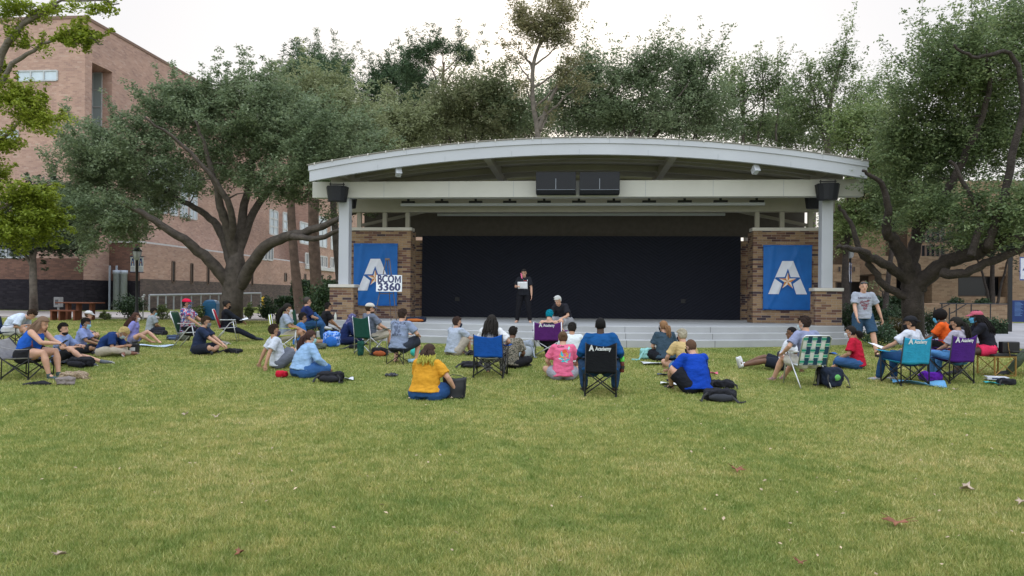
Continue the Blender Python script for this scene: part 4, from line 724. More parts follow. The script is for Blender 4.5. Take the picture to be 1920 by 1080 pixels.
# ---------------- people ----------------
def ik(a,t,l1,l2,pole):
    a=V(a);t=V(t);d=t-a; D=min(d.length,(l1+l2)*.995); u=d.normalized(); e=a+u*D
    x=(l1*l1-l2*l2+D*D)/(2*D); h=math.sqrt(max(l1*l1-x*x,0)); p=V(pole)-u*V(pole).dot(u)
    p=p.normalized() if p.length>1e-6 else V((0,1,0)); return a+u*x+p*h,e
GREY=None
def hairgeo(kind,M_,c,rnd,back,L=.4,fl=0.,cap=False):
    """hair mesh in the person frame; M_ = head rotation, c = head centre"""
    mb=MB(); P=lambda p:c+M_@V(p)
    def scalp(off,zmin=-.07,front=.045,lump=.0):
        n,h=28,18; vs=[];ok=[]
        for i in range(h+1):
            t=math.pi*i/h
            for j in range(n):
                q=2*math.pi*j/n; d=V((math.sin(t)*math.cos(q),math.sin(t)*math.sin(q),math.cos(t)))
                o=off+lump*noise.noise(d*5+V((c.x*9,0,0)))+.004*noise.noise(d*24)
                p=V((d.x*(.077+o),d.y*(.096+o)-.008,d.z*(.098+o)+.028))
                vs.append(p); ok.append(not((p.y>.028 and p.z<front+.25*abs(p.x)*0) or p.z<zmin or (abs(p.x)>.05 and p.y>-.005 and p.z<.015)))
        fs=[]
        for i in range(h):
            for j in range(n):
                a,b_,d_,e_=i*n+j,(i+1)*n+j,(i+1)*n+(j+1)%n,i*n+(j+1)%n
                if ok[a] and ok[b_] and ok[d_] and ok[e_]: fs.append((a,b_,d_,e_))
        us=sorted({i for f in fs for i in f}); mp={k:i for i,k in enumerate(us)}
        inner=[V((vs[k].x*.86,vs[k].y*.86,.028+(vs[k].z-.028)*.86)) for k in us]
        m=len(us); F=[tuple(mp[i] for i in f) for f in fs]
        mb.add([P(vs[k]) for k in us]+[P(p) for p in inner],F+[tuple(m+i for i in reversed(f)) for f in F])
        ed={}
        for f in F:
            for a,b_ in zip(f,f[1:]+f[:1]): ed[(a,b_)]=1
        mb.f+=[tuple(x+len(mb.v)-2*m for x in (b_,a,m+a,m+b_)) for (a,b_) in ed if (b_,a) not in ed]; mb.m=[0]*len(mb.f)
    def strands(n):
        for i in range(n):
            q=rnd.uniform(0,6.28); t=rnd.uniform(0,1.55); d=V((math.sin(t)*math.cos(q),math.sin(t)*math.sin(q),math.cos(t)))
            S_=lambda d,o:V((d.x*(.077+o),d.y*(.096+o)-.008,d.z*(.098+o)+.03))
            if d.y>.25 and S_(d,0).z<.07: continue
            tg=V((rnd.uniform(-.4,.4),-.6 if d.z>.3 else -.1,-.5)); d2=(d+tg*.25).normalized(); d3=(d+tg*.5).normalized()
            mb.tube([P(S_(d,.008)),P(S_(d2,.016)),P(S_(d3,.012))],[.005,.006,.002],4)
    if kind=='buzz': scalp(.002,-.05,.062)
    elif kind=='short':
        scalp(.011,-.06,.055,.006)
        for i in range(0 if cap else 26):
            q=rnd.uniform(0,6.28); t=rnd.uniform(0,1.0); d=V((math.sin(t)*math.cos(q),math.sin(t)*math.sin(q),math.cos(t)))
            p=V((d.x*.08,d.y*.098-.008,d.z*.1+.032)); tg=V((d.y,-d.x,-.2))+V((rnd.uniform(-1,1),rnd.uniform(-.2,1),0)); tg.normalize()
            mb.tube([P(p),P(p+tg*.02+d*.012),P(p+tg*.04+d*.006)],[.013,.011,.003],5)
        strands(150 if not cap else 0)
    elif kind=='afro':
        mb.ell(P((0,-.02,.045)),(.128,.13,.122),M=M_,n=26,h=18,fn=lambda d:1+.05*noise.noise(d*6)+.04*noise.noise(d*17))
    elif kind in('long','bob'):
        scalp(.014,-.09,.05,.005); n=150 if kind=='long' else 120
        for i in range(n):
            a=rnd.uniform(-1,1)*2.0; q=-math.pi/2+a; s0=V((.085*math.cos(q),.1*math.sin(q)-.01,rnd.uniform(-.03,.05)))
            l=L*rnd.uniform(.75,1.05); p0=P(s0); out=M_@V((math.cos(q),math.sin(q),0)); pts=[p0]
            z=0
            for k in range(1,6):
                z=l*k/5; w_=V((rnd.uniform(-1,1),rnd.uniform(-1,1),0))*.01
                sp=out*(.02+.05*min(z/.3,1)) + back*(.55*min(z,.25))
                pts.append(p0+sp+w_+V((0,0,-z)))
            mb.tube(pts,[.008,.010,.010,.009,.006,.002],4)
    elif kind in('pony','puff'):
        scalp(.009,-.06,.05,.003); r=P((0,-.108,.03))
        mb.tube([P((0,-.09,.03)),r],[.022,.02],8)
        for i in range(60):
            a=rnd.uniform(0,6.28); rr=rnd.uniform(.0,.036); b_=V((math.cos(a)*rr,math.sin(a)*rr,0)); l=L*rnd.uniform(.7,1.05); pts=[r+b_*.4]
            for k in range(1,6):
                z=l*k/5; sw=1+fl*math.sin(k/5*math.pi)
                pts.append(r+b_*sw*1.25+(M_@V((0,-1,0)))*(.045*min(1,k/1.5))+back*.22*min(z,.3)+V((rnd.uniform(-1,1)*.008,rnd.uniform(-1,1)*.008,-z+.02)))
            mb.tube(pts,[.008,.010,.010,.009,.006,.002],4)
    elif kind=='bun':
        scalp(.009,-.06,.05,.003); mb.ell(P((0,-.10,.05)),(.042,.034,.04),M=M_,n=14,h=10,fn=lambda d:1+.1*noise.noise(d*7))
        for i in range(10):
            a=rnd.uniform(0,6.28); mb.tube([P((.03*math.cos(a),-.115,.05+.03*math.sin(a))),P((.045*math.cos(a+.9),-.11,.05+.045*math.sin(a+.9))),P((.04*math.cos(a+1.6),-.08,.05+.05*math.sin(a+1.6)))],[.008,.008,.003],5)
    return mb
NP=0
def person(lab,loc,yaw,pose='cross',sk='fair',top=((.5,.5,.5),'short'),bot=((.02,.02,.03),'long'),shoe=(.03,.03,.03),hair=('short',(.03,.02,.015)),
           lean=8,bend=1.,hp=8,hy=0,tw=0,hl=None,hr=None,fl=None,fr=None,kl=None,kr=None,el=None,er=None,fat=1.,s=.965,ph=None,side=0,mask=None,cap=None,glasses=None,beard=None,
           topk=None,botk=None,female=False,L=.42,pr=None,toes=None,bare=False,hijab=None,group=None,tank=False,fl_=0.,hoff=0):
    global NP; NP+=1; rnd=random.Random(NP*77)
    loc=V(loc); t=thing('person',lab,'person',loc,yaw); 
    if group: t['group']=group
    D=dict(cross=(.118,(.10,.33,.07),(-.10,.30,.07),(-1,.35,.25),(1,.35,.25)),knees=(.118,(-.13,.50,.07),(.13,.50,.07),(-.25,.2,1),(.25,.2,1)),
           out=(.118,(-.13,.86,.08),(.10,.88,.08),(-.2,0,1),(.2,0,1)),chair=(.50,(-.15,.46,.08),(.15,.46,.08),(-.2,.6,1),(.2,.6,1)),
           stand=(.93,(-.12,.02,.085),(.12,.02,.085),(-.1,1,0),(.1,1,0)))[pose if pose in('cross','knees','out','chair','stand') else 'chair']
    ph=(D[0] if ph is None else ph); fL=V(fl or D[1]); fR=V(fr or D[2]); kL=kl or D[3]; kR=kr or D[4]
    Sd=lambda a:V((math.sin(R(side)),math.sin(R(a))*math.cos(R(side)),math.cos(R(a))*math.cos(R(side))))
    RT=Matrix.Rotation(R(tw),3,'Z')
    P0=V((0,0,ph)); P1=P0+Sd(lean*.5)*.22; P2=P1+Sd(lean*1.2*bend)*.20; P3=P2+Sd(lean*1.5*bend)*.115
    up=(P3-P2).normalized(); rt=RT@V((1,0,0)); rt=(rt-up*rt.dot(up)).normalized(); fw=up.cross(rt)
    f=fat=fat*1.09
    shL=P2+up*.055-rt*.168*(1 if not female else .92)*(.7+.3*f); shR=P2+up*.055+rt*.168*(1 if not female else .92)*(.7+.3*f)
    MH=(Matrix.Rotation(R(tw+hy),3,'Z')@Matrix.Rotation(R(-hp),3,'X'))*1.06
    nk=P3+up*.02; hc=P3+up*.028+MH@V((0,.018,.09))
    hipL=P0+V((-.09*f,0,-.01)); hipR=P0+V((.09*f,0,-.01))
    kneeL,ankL=ik(hipL,fL,.43,.43,kL); kneeR,ankR=ik(hipR,fR,.43,.43,kR)
    if hl is None: hl={'cross':(-.12,.30,ph+.10),'knees':(-.06,.45,.42),'out':(-.12,.30,ph+.12),'chair':(-.14,.34,ph+.12),'stand':(-.26,.06,.80)}[pose]
    if hr is None: hr={'cross':(.12,.30,ph+.10),'knees':(.06,.45,.42),'out':(.12,.30,ph+.12),'chair':(.14,.34,ph+.12),'stand':(.26,.06,.80)}[pose]
    eL,wL=ik(shL,RT@V(hl),.285,.255,el or (-1,-.6,-.6)); eR,wR=ik(shR,RT@V(hr),.285,.255,er or (1,-.6,-.6))
    # ---- body: one remeshed surface ----
    b=MB(); fr_=fat
    b.tube([P0-V((0,0,.05)),P0+V((0,0,.05)),P1,P2,P2+up*.06,P3-up*.01],[(.15*f,.10*f),(.155*f,.11*f),(.13*f,.095*f),(.16*(.8+.2*f),.10*(.7+.3*f)),(.13,.075),(.06,.055)],16,ref=rt)
    b.tube([P3-up*.05,nk,hc-MH@V((0,.01,.04))],[.066,.060,.056],12,round_=True)
    for q_ in (shL,shR): b.tube([P3-up*.045,q_-up*.015],[.058,.052],10,round_=True)
    b.ell(hc+MH@V((0,-.010,.028)),(.074,.093,.095),M=MH,n=18,h=14); b.ell(hc+MH@V((0,.025,-.05)),(.055,.062,.06),M=MH,n=14,h=10)
    b.ell(hc+MH@V((0,.062,-.092)),(.024,.022,.018),M=MH,n=10,h=8)
    b.tube([hc+MH@V((0,.078,.02)),hc+MH@V((0,.098,-.018))],[.010,.017],8,round_=True)
    for x in(-1,1): b.ell(hc+MH@V((x*.076,-.008,-.005)),(.010,.020,.032),M=MH,n=8,h=6)
    ar=.8+.2*f
    arms=((shL,eL,wL),(shR,eR,wR))
    for a,e_,w_ in arms:
        b.tube([a,a.lerp(e_,.35),e_,e_.lerp(w_,.3),w_],[.056*ar,.052*ar,.040*ar,.041*ar,.027],12,round_=True)
    lr=.75+.25*f
    legs=((hipL,kneeL,ankL,-1),(hipR,kneeR,ankR,1))
    for a,k,q,_ in legs:
        b.tube([a,a.lerp(k,.4),k,k.lerp(q,.3),k.lerp(q,.6),q],[.092*f,.083*f,.056*lr,.060*lr,.046*lr,.036],14,round_=True)
    feet=[]
    for i,(a,k,q,sg) in enumerate(legs):
        if toes and toes[i] is not None: td=V(toes[i]).normalized()
        elif pose in('out',): td=V((sg*.25,.25,.95)).normalized()
        elif pose=='cross': td=V((-sg*.9,.4,-.1)).normalized()
        else: td=V((sg*.2,1,-.12)).normalized()
        sh=(q-k).normalized(); feet.append((q,td,sh,sg))
        heel=q+sh*.04-td*.03; toe=q+sh*.045+td*.15
        b.tube([heel,q+sh*.02+td*.03,toe-td*.02,toe],[.034,.037,(.042,.024),(.036,.018)],10,ref=td.cross(sh),round_=True)
    hands=[]
    for (a,e_,w_),sg in zip(arms,(-1,1)):
        d=(w_-e_).normalized(); d=(d+V((0,.25,-.12))).normalized() if pose!='stand' else d
        pn=V((0,.2,-1)) if abs(d.z)<.8 else V((-sg,.1,0)); pn=(pn-d*pn.dot(d)).normalized(); sd=d.cross(pn)
        if (sd.x*sg)>0: sd=-sd     # thumb side, inward
        b.tube([w_-d*.01,w_+d*.03,w_+d*.085],[(.026,.020),(.036,.015),(.038,.013)],10,ref=sd,round_=True); hands.append((w_,d,pn,sd))
    me=remesh(b,.012,3)
    # details joined: fingers, eyes, brows, lips
    x=MB()
    for w_,d,pn,sd in hands:
        for k,(o,l) in enumerate(((-.028,.062),(-.010,.074),(.009,.079),(.028,.070))):
            p=w_+d*.085+sd*o; cu=.35+.1*k
            x.tube([p-d*.02,p+d*l*.45+pn*.006,p+d*l*.8+pn*l*cu*.6,p+d*l*.92+pn*l*cu*1.1],[.0095,.0085,.0075,.006],6)
        p=w_+d*.03+sd*.030; x.tube([p-sd*.012,p+sd*.022+d*.025+pn*.01,p+sd*.024+d*.055+pn*.018],[.012,.010,.008],6)
    n0=len(x.f)
    for s_ in(-1,1):
        x.ell(hc+MH@V((s_*.031,.079,.010)),(.0115,.007,.0055),1,MH,8,6); x.ell(hc+MH@V((s_*.031,.0845,.010)),(.006,.004,.0055),2,MH,8,6)
        x.tube([hc+MH@V((s_*.014,.087,.028)),hc+MH@V((s_*.034,.085,.032)),hc+MH@V((s_*.05,.072,.026))],[.004,.005,.003],5,3)
    x.tube([hc+MH@V((-.023,.080,-.055)),hc+MH@V((0,.089,-.052)),hc+MH@V((.023,.080,-.055))],[.003,.008,.003],6,4)
    hcol=hair[1]; hm=cloth('hair_%.3f_%.3f_%.3f'%tuple(hcol),hcol)
    nv=len(me.vertices); vs=[tuple(v.co) for v in me.vertices]+x.v; fs=[tuple(p.vertices) for p in me.polygons]+[tuple(i+nv for i in q) for q in x.f]
    m2=bpy.data.meshes.new('body'); m2.from_pydata(vs,[],fs); m2.polygons.foreach_set('material_index',[0]*len(me.polygons)+x.m); bpy.data.meshes.remove(me)
    ew=mat('eye_white',(.38,.35,.32),.3,.02,5,5,0); ed=mat('eye_dark',(.03,.02,.015),.2,.02,5,5,0); lip=mat('lips',(.3,.11,.09) if sk not in('dark','brown') else (.09,.04,.035),.5)
    link('body',m2,[skin(sk),ew,ed,hm,lip],t,True)
    cc=lambda nm,c,k=None: cloth(nm+'_%.3f_%.3f_%.3f'%tuple(c[:3])+(k[0] if k else ''),c,*(k or ()))
    # ---- trousers / shorts ----
    bc,bl=bot; ex={'long':1.0,'short':-.06,'mid':-.22,'brief':-.5,'knee':-.10}[bl]
    pb=MB(); o=.014
    pb.tube([P0-V((0,0,.075)),P0-V((0,0,.055)),P0+V((0,0,.0)),P0.lerp(P1,.55)],[(.12*f,.09*f),(.165*f+o,.118*f+o),(.168*f+o,.12*f+o),(.14*f+o*.8,.10*f+o)],16,ref=(1,0,0),round_=False)
    for a,k,q,sg in legs:
        if bl=='long': pb.tube([a,a.lerp(k,.4),k,k.lerp(q,.4),k.lerp(q,.93)],[.100*f+o,.088*f+o,.066*lr+o,.060*lr+o,.050+o],14,round_=True)
        else:
            if ex>=0: e2=k+(q-k).normalized()*ex*.43 if ex>0 else a.lerp(k,.93); pts=[a,a.lerp(k,.4),a.lerp(k,.85),e2]; rr=[.100*f+o,.092*f+o,.078*f+o,.074*f+o*1.5]
            else: pts=[a,a.lerp(k,.3),a.lerp(k,1+ex)]; rr=[.100*f+o,.095*f+o,.088*f+o]
            pb.tube(pts,rr,14); pb.ell(a,.103*f+o,n=12,h=8)
    pm=remesh(pb,.0145,3,.006,13,NP,(1,1,1.4)); link('trousers' if bl=='long' else 'shorts',pm,cc('pant',bc,botk),t,True)
    # ---- shirt ----
    tcl,sl=top; tb=MB(); o=.016
    hem=P0.lerp(P1,hoff) if hoff else P0-V((0,0,.055))
    A=[(.188*f+o,.142*f+o),(.150*f+o,.112*f+o),(.145*f+o,.108*f+o),(.168*(.8+.2*f)+o,.112*(.7+.3*f)+o),(.150+o*.6,.085+o),(.075,.068)]
    if female: A[3]=(A[3][0]*.95,A[3][1]*1.06)
    nt_=P3-up*.015 if not tank else P2+up*.06
    tb.tube([hem,P0.lerp(P1,.6),P1,P2,P2+up*.065,nt_],A if not tank else A[:4]+[(.14,.09),(.10,.07)],18,ref=rt)
    for q_ in (shL,shR):
        if not tank: tb.tube([P3-up*.055,q_-up*.010],[.070,.066*ar+o*.5],12,round_=True)
    for a,e_,w_ in arms:
        if sl=='none': continue
        if sl=='short': tb.tube([a+up*.005,a.lerp(e_,.5),a.lerp(e_,.78)],[.064*ar+o*.6,.066*ar+o,.064*ar+o*1.4],14,round_=False); tb.ell(a,.066*ar+o*.5,n=12,h=8)
        else:
            q={'long':.95,'roll':.35}[sl]; tb.tube([a,a.lerp(e_,.4),e_,e_.lerp(w_,.5*q),e_.lerp(w_,q)],[.064*ar+o*.6,.060*ar+o,.050*ar+o,.046*ar+o,.036+o],14,round_=True)
    if female and not tank:
        for s_ in(-1,1): tb.ell(P1.lerp(P2,.75)+rt*s_*.07*f+fw*.075*(.6+.4*f),(.068*f,.055,.06),n=12,h=8)
    tm=remesh(tb,.0145,2,.011,8.5,NP+50,(1,1,1.8)); so=link('tank_top' if tank else ('shirt'),tm,cc('top',tcl,topk),t,True)
    bvh=BVHTree.FromPolygons([v.co.copy() for v in tm.vertices],[tuple(p.vertices) for p in tm.polygons])
    # ---- shoes ----
    shs=shoe if isinstance(shoe,(list,tuple)) and len(shoe)==3 and not isinstance(shoe[0],tuple) else (.03,.03,.03)
    if not bare:
        for q,td,sh,sg in feet:
            u=sh*-1; c0=q+sh*.045; sm=MB(); n_=td.cross(sh).normalized()
            sm.tube([c0-td*.045,c0+td*.01-sh*.012,c0+td*.09,c0+td*.165,c0+td*.19],[(.030,.040),(.040,.048),(.046,.038),(.045,.032),(.034,.022)],12,ref=n_,round_=False)
            sm.tube([q-sh*.03,q+sh*.03],[.043,.046],10)
            sme=remesh(sm,.010,2); so_=link('shoe',sme,mat('shoe_%.2f_%.2f_%.2f'%tuple(shs),shs,.7,.1,20,80,.2),t,True)
            so2=MB(); so2.tube([c0+sh*.032-td*.055,c0+sh*.034+td*.02,c0+sh*.034+td*.12,c0+sh*.03+td*.195],[(.032,.010),(.042,.012),(.047,.012),(.03,.010)],12,ref=n_); obj('sole',so2,mat('sole_white',(.45,.45,.44),.7) if sum(shs)>.2 else black,so_,True)
    elif bare=='sandal':
        for q,td,sh,sg in feet:
            c0=q+sh*.07; n_=td.cross(sh).normalized(); sm=MB().tube([c0-td*.05,c0+td*.02,c0+td*.12,c0+td*.19],[(.032,.008),(.040,.009),(.046,.009),(.03,.008)],12,ref=n_)
            sm.tube([c0+td*.10-n_*.045,c0+td*.11-sh*.04,c0+td*.10+n_*.045],.007,6); obj('sandal',sm,black,t)
    # ---- hair ----
    back=(Matrix.Rotation(R(tw),3,'Z')@V((0,-1,0))) if lean<30 else V((0,-.3,0))
    if hair[0]!='bald':
        hb=hairgeo(hair[0],MH,hc,rnd,back,L,fl_,bool(cap)); ho=obj('hair',hb,hm,t,True)
        if len(hair)>2:      # dyed ends
            ho.data.materials.append(cloth('hair_%.3f_%.3f_%.3f'%tuple(hair[2]),hair[2]))
            zt=hc.z-hair[3]
            for p in ho.data.polygons:
                if p.center.z+.03*noise.noise(p.center*30)<zt: p.material_index=1
    P=lambda p:hc+MH@V(p)
    if beard:
        bm_=MB().ell(P((0,.030,-.080)),(.059,.064,.040),M=MH,n=18,h=12,fn=lambda d:1+.05*noise.noise(d*9)); obj('beard',bm_,hm,t,True)
    if mask:
        mc,mk=(mask if isinstance(mask[0],tuple) else (mask,None))
        mb=MB(); n=10
        def mf(u,v):
            a=(u-.5)*2.5; z=-.008-.098*v; r=1-.25*(2*v-1)**2*.5
            return P((math.sin(a)*.074*(1-.25*v),.02+math.cos(a)*.088*r*(1.0-.06*v)+(.012 if v<.6 else .0),z))
        mb.sheet(12,8,mf,.004); mo=obj('face_mask',mb,cc('mask',mc,mk),t,True)
        lb=MB()
        for s_ in(-1,1):
            lb.tube([P((s_*.070,.045,-.015)),P((s_*.082,.0,.012)),P((s_*.082,-.022,.0)),P((s_*.080,-.02,-.03)),P((s_*.064,.03,-.085))],.0022,5)
        obj('ear_loops',lb,cc('mask',mc,None),mo)
    if glasses:
        g=MB()
        for s_ in(-1,1):
            pts=[P((s_*(.032+.022*math.cos(a)),.098-.006*abs(math.cos(a)),.012+.017*math.sin(a))) for a in [2*math.pi*i/12 for i in range(13)]]
            g.tube(pts,.0025,5); g.tube([P((s_*.054,.09,.016)),P((s_*.082,.0,.014))],.0025,5)
        g.tube([P((-.01,.098,.014)),P((.01,.098,.014))],.0025,5); obj('glasses',g,black,t)
    if cap:
        c1,c2,rev=cap; cb=MB(); n=20
        vs=[];h=8
        for i in range(h+1):
            tt=math.pi/2*i/h
            for j in range(n):
                q=2*math.pi*j/n; vs.append(P((math.sin(tt)*math.cos(q)*.092,math.sin(tt)*math.sin(q)*.112-.008,math.cos(tt)*.088+.048)))
        for i in range(h+1):
            tt=math.pi/2*i/h
            for j in range(n):
                q=2*math.pi*j/n; vs.append(P((math.sin(tt)*math.cos(q)*.088,math.sin(tt)*math.sin(q)*.108-.008,math.cos(tt)*.084+.046)))
        m=(h+1)*n
        fs=[(i*n+j,(i+1)*n+j,(i+1)*n+(j+1)%n,i*n+(j+1)%n) for i in range(h) for j in range(n)]
        fs+=[(m+i*n+j,m+i*n+(j+1)%n,m+(i+1)*n+(j+1)%n,m+(i+1)*n+j) for i in range(h) for j in range(n)]+[(h*n+j,m+h*n+j,m+h*n+(j+1)%n,h*n+(j+1)%n) for j in range(n)]
        cb.add(vs,fs); cb.ell(P((0,-.008,.137)),.007)
        co=obj('cap',cb,cc('cap',c1),t,True); br=MB(); sg=-1 if rev else 1
        br.sheet(12,5,lambda u,v:P((math.cos(math.pi*u)*.082*(1-.12*v)*(1),sg*(.06+math.sin(math.pi*u)*(.042+.075*v)+0*v)+(.0),.052-.03*v*math.sin(math.pi*u)-.016*abs(math.cos(math.pi*u))*v)),.005)
        obj('brim',br,cc('cap',c2),co,True)
    if hijab:
        hb=MB(); hb.ell(P((0,-.018,.025)),(.096,.112,.118),M=MH,n=24,h=18,fn=lambda d:(1+.03*noise.noise(d*6)) if not(d.y>.62 and d.z<.55) else .78)
        hb.tube([P((0,-.03,-.05)),P3+fw*-.01,P2+up*.05],[(.085,.095),(.10,.10),(.17,.12)],16,ref=rt,round_=True)
        hb.tube([P((.0,.05,-.10)),P3+fw*.09,P2+fw*.12,P1+fw*.15],[(.05,.03),(.06,.03),(.06,.02),(.05,.015)],10,ref=rt)
        hm_=remesh(hb,.012,2,.006,14,3); link('headscarf',hm_,cc('scarf',hijab[0],hijab[1]),t,True)
    def decal(mesh_fn,side_,dz,mats,name,off=.004,shear=0):
        """project flat art (x right, y up, metres) on the back or chest of the shirt"""
        A=MB(); mesh_fn(A); sgn=-1 if side_=='back' else 1
        cen=P1.lerp(P2,.6)+up*dz; N_=fw*sgn; Rr=rt*(1 if side_=='back' else -1); out=[]
        for (x_,y_,_) in A.v:
            o_=cen+Rr*x_+up*y_+N_*.5; h_=bvh.ray_cast(o_,-N_)
            out.append((h_[0]+N_*off) if h_[0] is not None else cen+Rr*x_+up*y_+N_*.12)
        A.v=[tuple(p) for p in out]; return obj(name,A,mats,so)
    t.scale=(s,s,s)
    bpy.context.view_layer.update() if False else None
    T=Matrix.Translation(loc)@Matrix.Rotation(R(yaw),4,'Z')@Matrix.Scale(s,4)
    return dict(t=t,decal=decal,hc=hc,wL=T@wL,wR=T@wR,kL=T@kneeL,kR=T@kneeR,T=T,hand=hands)
def flat2d(A,poly,mi=0,z=0):
    A.add([(x,y,z) for x,y in poly],[tuple(range(len(poly)))],mi)
def text2d(A,s,x,y,size,bold=.02,mi=0,sx=1.):
    me=textmesh(s,size,bold*size); A.add([(x+p.co.x*sx,y+p.co.y,0) for p in me.vertices],[tuple(f.vertices) for f in me.polygons],mi); bpy.data.meshes.remove(me)
# ---------------- chairs ----------------
alu=mat('aluminium_tube',(.55,.56,.58),.3,.05,10,60,.05,metal=.8)
def dark(c): return tuple(x*.55 for x in c)
def camp_chair(lab,loc,yaw,col,frame=None,logo=None,back=.86,low=0,w=.27,grey=False,inner=None,bl=-.12):
    fm=frame or black; fab=cloth('chair_%.3f_%.3f_%.3f'%col,col); fin=cloth('chairin_%.3f_%.3f_%.3f'%(inner or col),inner or col)
    t=thing('camp_chair',lab,'camp chair',loc,yaw,'folding chairs on the lawn'); zs=.40-low; r=.011
    T=lambda n,pts,m=fm,rr=r: obj(n,MB().tube(pts,rr,8),m,t,True)
    for s in(-1,1):
        T('back_post',[(s*w,-.26,0),(s*w,-.25,zs),(s*(w-.005),-.25+bl*.6,back)])
        T('arm_post',[(s*(w+.02),.25,0),(s*(w+.03),.26,.58-low)])
        T('leg',[(s*(w+.01),-.25,.03),(s*(w+.0),.24,zs)]); T('leg',[(s*(w+.015),.25,.03),(s*(w+.0),-.24,zs)])
        a=(s*(w+.0),-.25-.02,.62-low); b=(s*(w+.05),.30,.59-low)
        obj('armrest',MB().sheet(3,8,lambda u,v:(a[0]+(b[0]-a[0])*v+s*(u-.5)*(.03+.09*v),a[1]+(b[1]-a[1])*v,a[2]+(b[2]-a[2])*v-.03*math.sin(v*math.pi)+.004),.006),fab,t,True)
        obj('foot',MB().lathe((s*w,-.26,0),[(.02,0),(.018,.03)],8),black,t); obj('foot',MB().lathe((s*(w+.02),.25,0),[(.02,0),(.018,.03)],8),black,t)
    for y in(-.25,.25):
        T('crossbar',[(-w-.01,y,.03),(w,y*.98,zs)]); T('crossbar',[(w+.01,y+.014,.03),(-w,y*.98+.014,zs)])
    def seat(u,v):
        x=(u-.5)*2; yy=-.25+.5*v; return (x*(w-.01),yy,zs+.01-.07*(1-x*x)*(1-(2*v-1)**2*.6)+.02*v)
    obj('seat',MB().sheet(10,10,seat,.008),fin,t,True)
    def bk(u,v):
        x=(u-.5)*2; z=zs-.02+(back-zs+.02)*v; y=-.25+bl*.6*v-.05*(1-x*x)*(1-.35*v); top=-.055*(1-x*x)*v**3
        return (x*(w+.002),y,z+top+.006*math.sin(5*x+3*v))
    bo=obj('backrest',MB().sheet(12,12,bk,.008),fab,t,True)
    if logo:
        A=MB(); zz=zs+(back-zs)*.80; text2d(A,logo,.04,zz,.085,.035,sx=.95); text2d(A,'A',-.185,zz+.005,.125,.05)
        A.v=[(x*.82,bk(.5+x*.82/(2*w),(y-zs)/(back-zs))[1]-.012,y) for x,y,_ in A.v]; obj('logo',A,mat('logo_white',(.6,.62,.65),.7),bo)
    return t
def stool(lab,loc,yaw,frame,top,zs=.42,w=.19):
    t=thing('folding_stool',lab,'stool',loc,yaw)
    for a,b in(((-w,-w),(w*.9,w*.9)),((w,w),(-w*.9,-w*.9)),((-w,w),(w*.9,-w*.9)),((w,-w),(-w*.9,w*.9))): obj('leg',MB().tube([(a[0],a[1],0),(b[0],b[1],zs)],.009,6),frame,t,True)
    for s in(-1,1): obj('side_bar',MB().tube([(s*w,-w,.02),(s*w*.95,-w*.9,zs)],.009,6),frame,t,True)
    obj('seat',MB().sheet(8,8,lambda u,v:((u-.5)*2*w,(v-.5)*2*w,zs-.05*math.sin(math.pi*u)*math.sin(math.pi*v)),.008),top,t,True); return t
def lawn_chair(lab,loc,yaw,mats,web=True,fab=None):
    t=thing('lawn_chair',lab,'lawn chair',loc,yaw,'folding chairs on the lawn'); w=.27; r=.0125
    for s in(-1,1):
        obj('leg',MB().tube([(s*w,-.30,0),(s*w,-.02,.33),(s*w,.12,.52),(s*w,.26,.60)],r,8),alu,t,True)
        obj('leg',MB().tube([(s*(w+.02),.32,0),(s*(w+.02),.25,.34),(s*(w+.02),.20,.60)],r,8),alu,t,True)
        obj('armrest',MB().box((s*w-.025,-.14,.602),(s*w+.045,.28,.625)),mat('arm_white',(.6,.6,.58),.5) if web else alu,t,bev=.008)
    obj('back_frame',MB().tube([(-w+.02,-.16,.37),(-w+.02,-.33,.86),(-w+.06,-.345,.90),(w-.06,-.345,.90),(w-.02,-.33,.86),(w-.02,-.16,.37)],r,8),alu,t,True)
    obj('seat_frame',MB().tube([(-w+.02,-.16,.375),(-w+.02,.26,.40),(w-.02,.26,.40),(w-.02,-.16,.375)],r,8),alu,t,True)
    def plane(pt,u0,u1,v0,v1,th=.003,mi=0,mb=None,ph=0):
        mb.sheet(1,1,lambda u,v:pt(u0+(u1-u0)*u,v0+(v1-v0)*v,ph),th,mi)
    bp=lambda x,v,o:(x,-.165-.175*v-o,.39+.50*v+o*.2); sp=lambda x,v,o:(x,-.15+.4*v,.385+.02*v+o)
    for nm,pt in(('webbing',bp),('seat_webbing',sp)):
        if not web: obj('backrest' if nm=='webbing' else 'seat',MB().sheet(10,8,lambda u,v:pt((u-.5)*.49,v,-.03*math.sin(math.pi*u)),.008),fab,t,True); continue
        mb=MB(); nc=6; nr=5 if pt is bp else 4; cw=.49/nc
        for i in range(nc):
            for j in range(nr*2):
                o=.006 if (i+j//2)%2 else -.004; x=-.245+cw*(i+.5); col=[0,2,0,0,1,2][i]
                mb.sheet(1,1,lambda u,v:pt(x+(u-.5)*cw*.84,(j+v)/(nr*2),o),.003,2 if i%2 else 0)
        for j in range(nr):
            for i in range(nc):
                o=-.004 if (i+j)%2 else .006; v0=(j+.18)/nr; v1=(j+.82)/nr
                mb.sheet(1,1,lambda u,v:pt(-.245+cw*(i+u),v0+(v1-v0)*v,o),.003,1); 
                for e in(v0+.012,v1-.022): mb.sheet(1,1,lambda u,v:pt(-.245+cw*(i+u),e+.014*v,o+.002),.003,0)
        obj(nm,mb,mats,t)
    return t
# ---------------- the audience ----------------
def at(px,py,z=0): p=gr(px,py); p.z=G(p.y)+z; return p
FOLD='folding chairs on the lawn'
K=(.02,.017,.015); DB=(.045,.028,.018); BR=(.09,.055,.032)
teal_m=(.30,.55,.66)
blk=(.014,.015,.02)
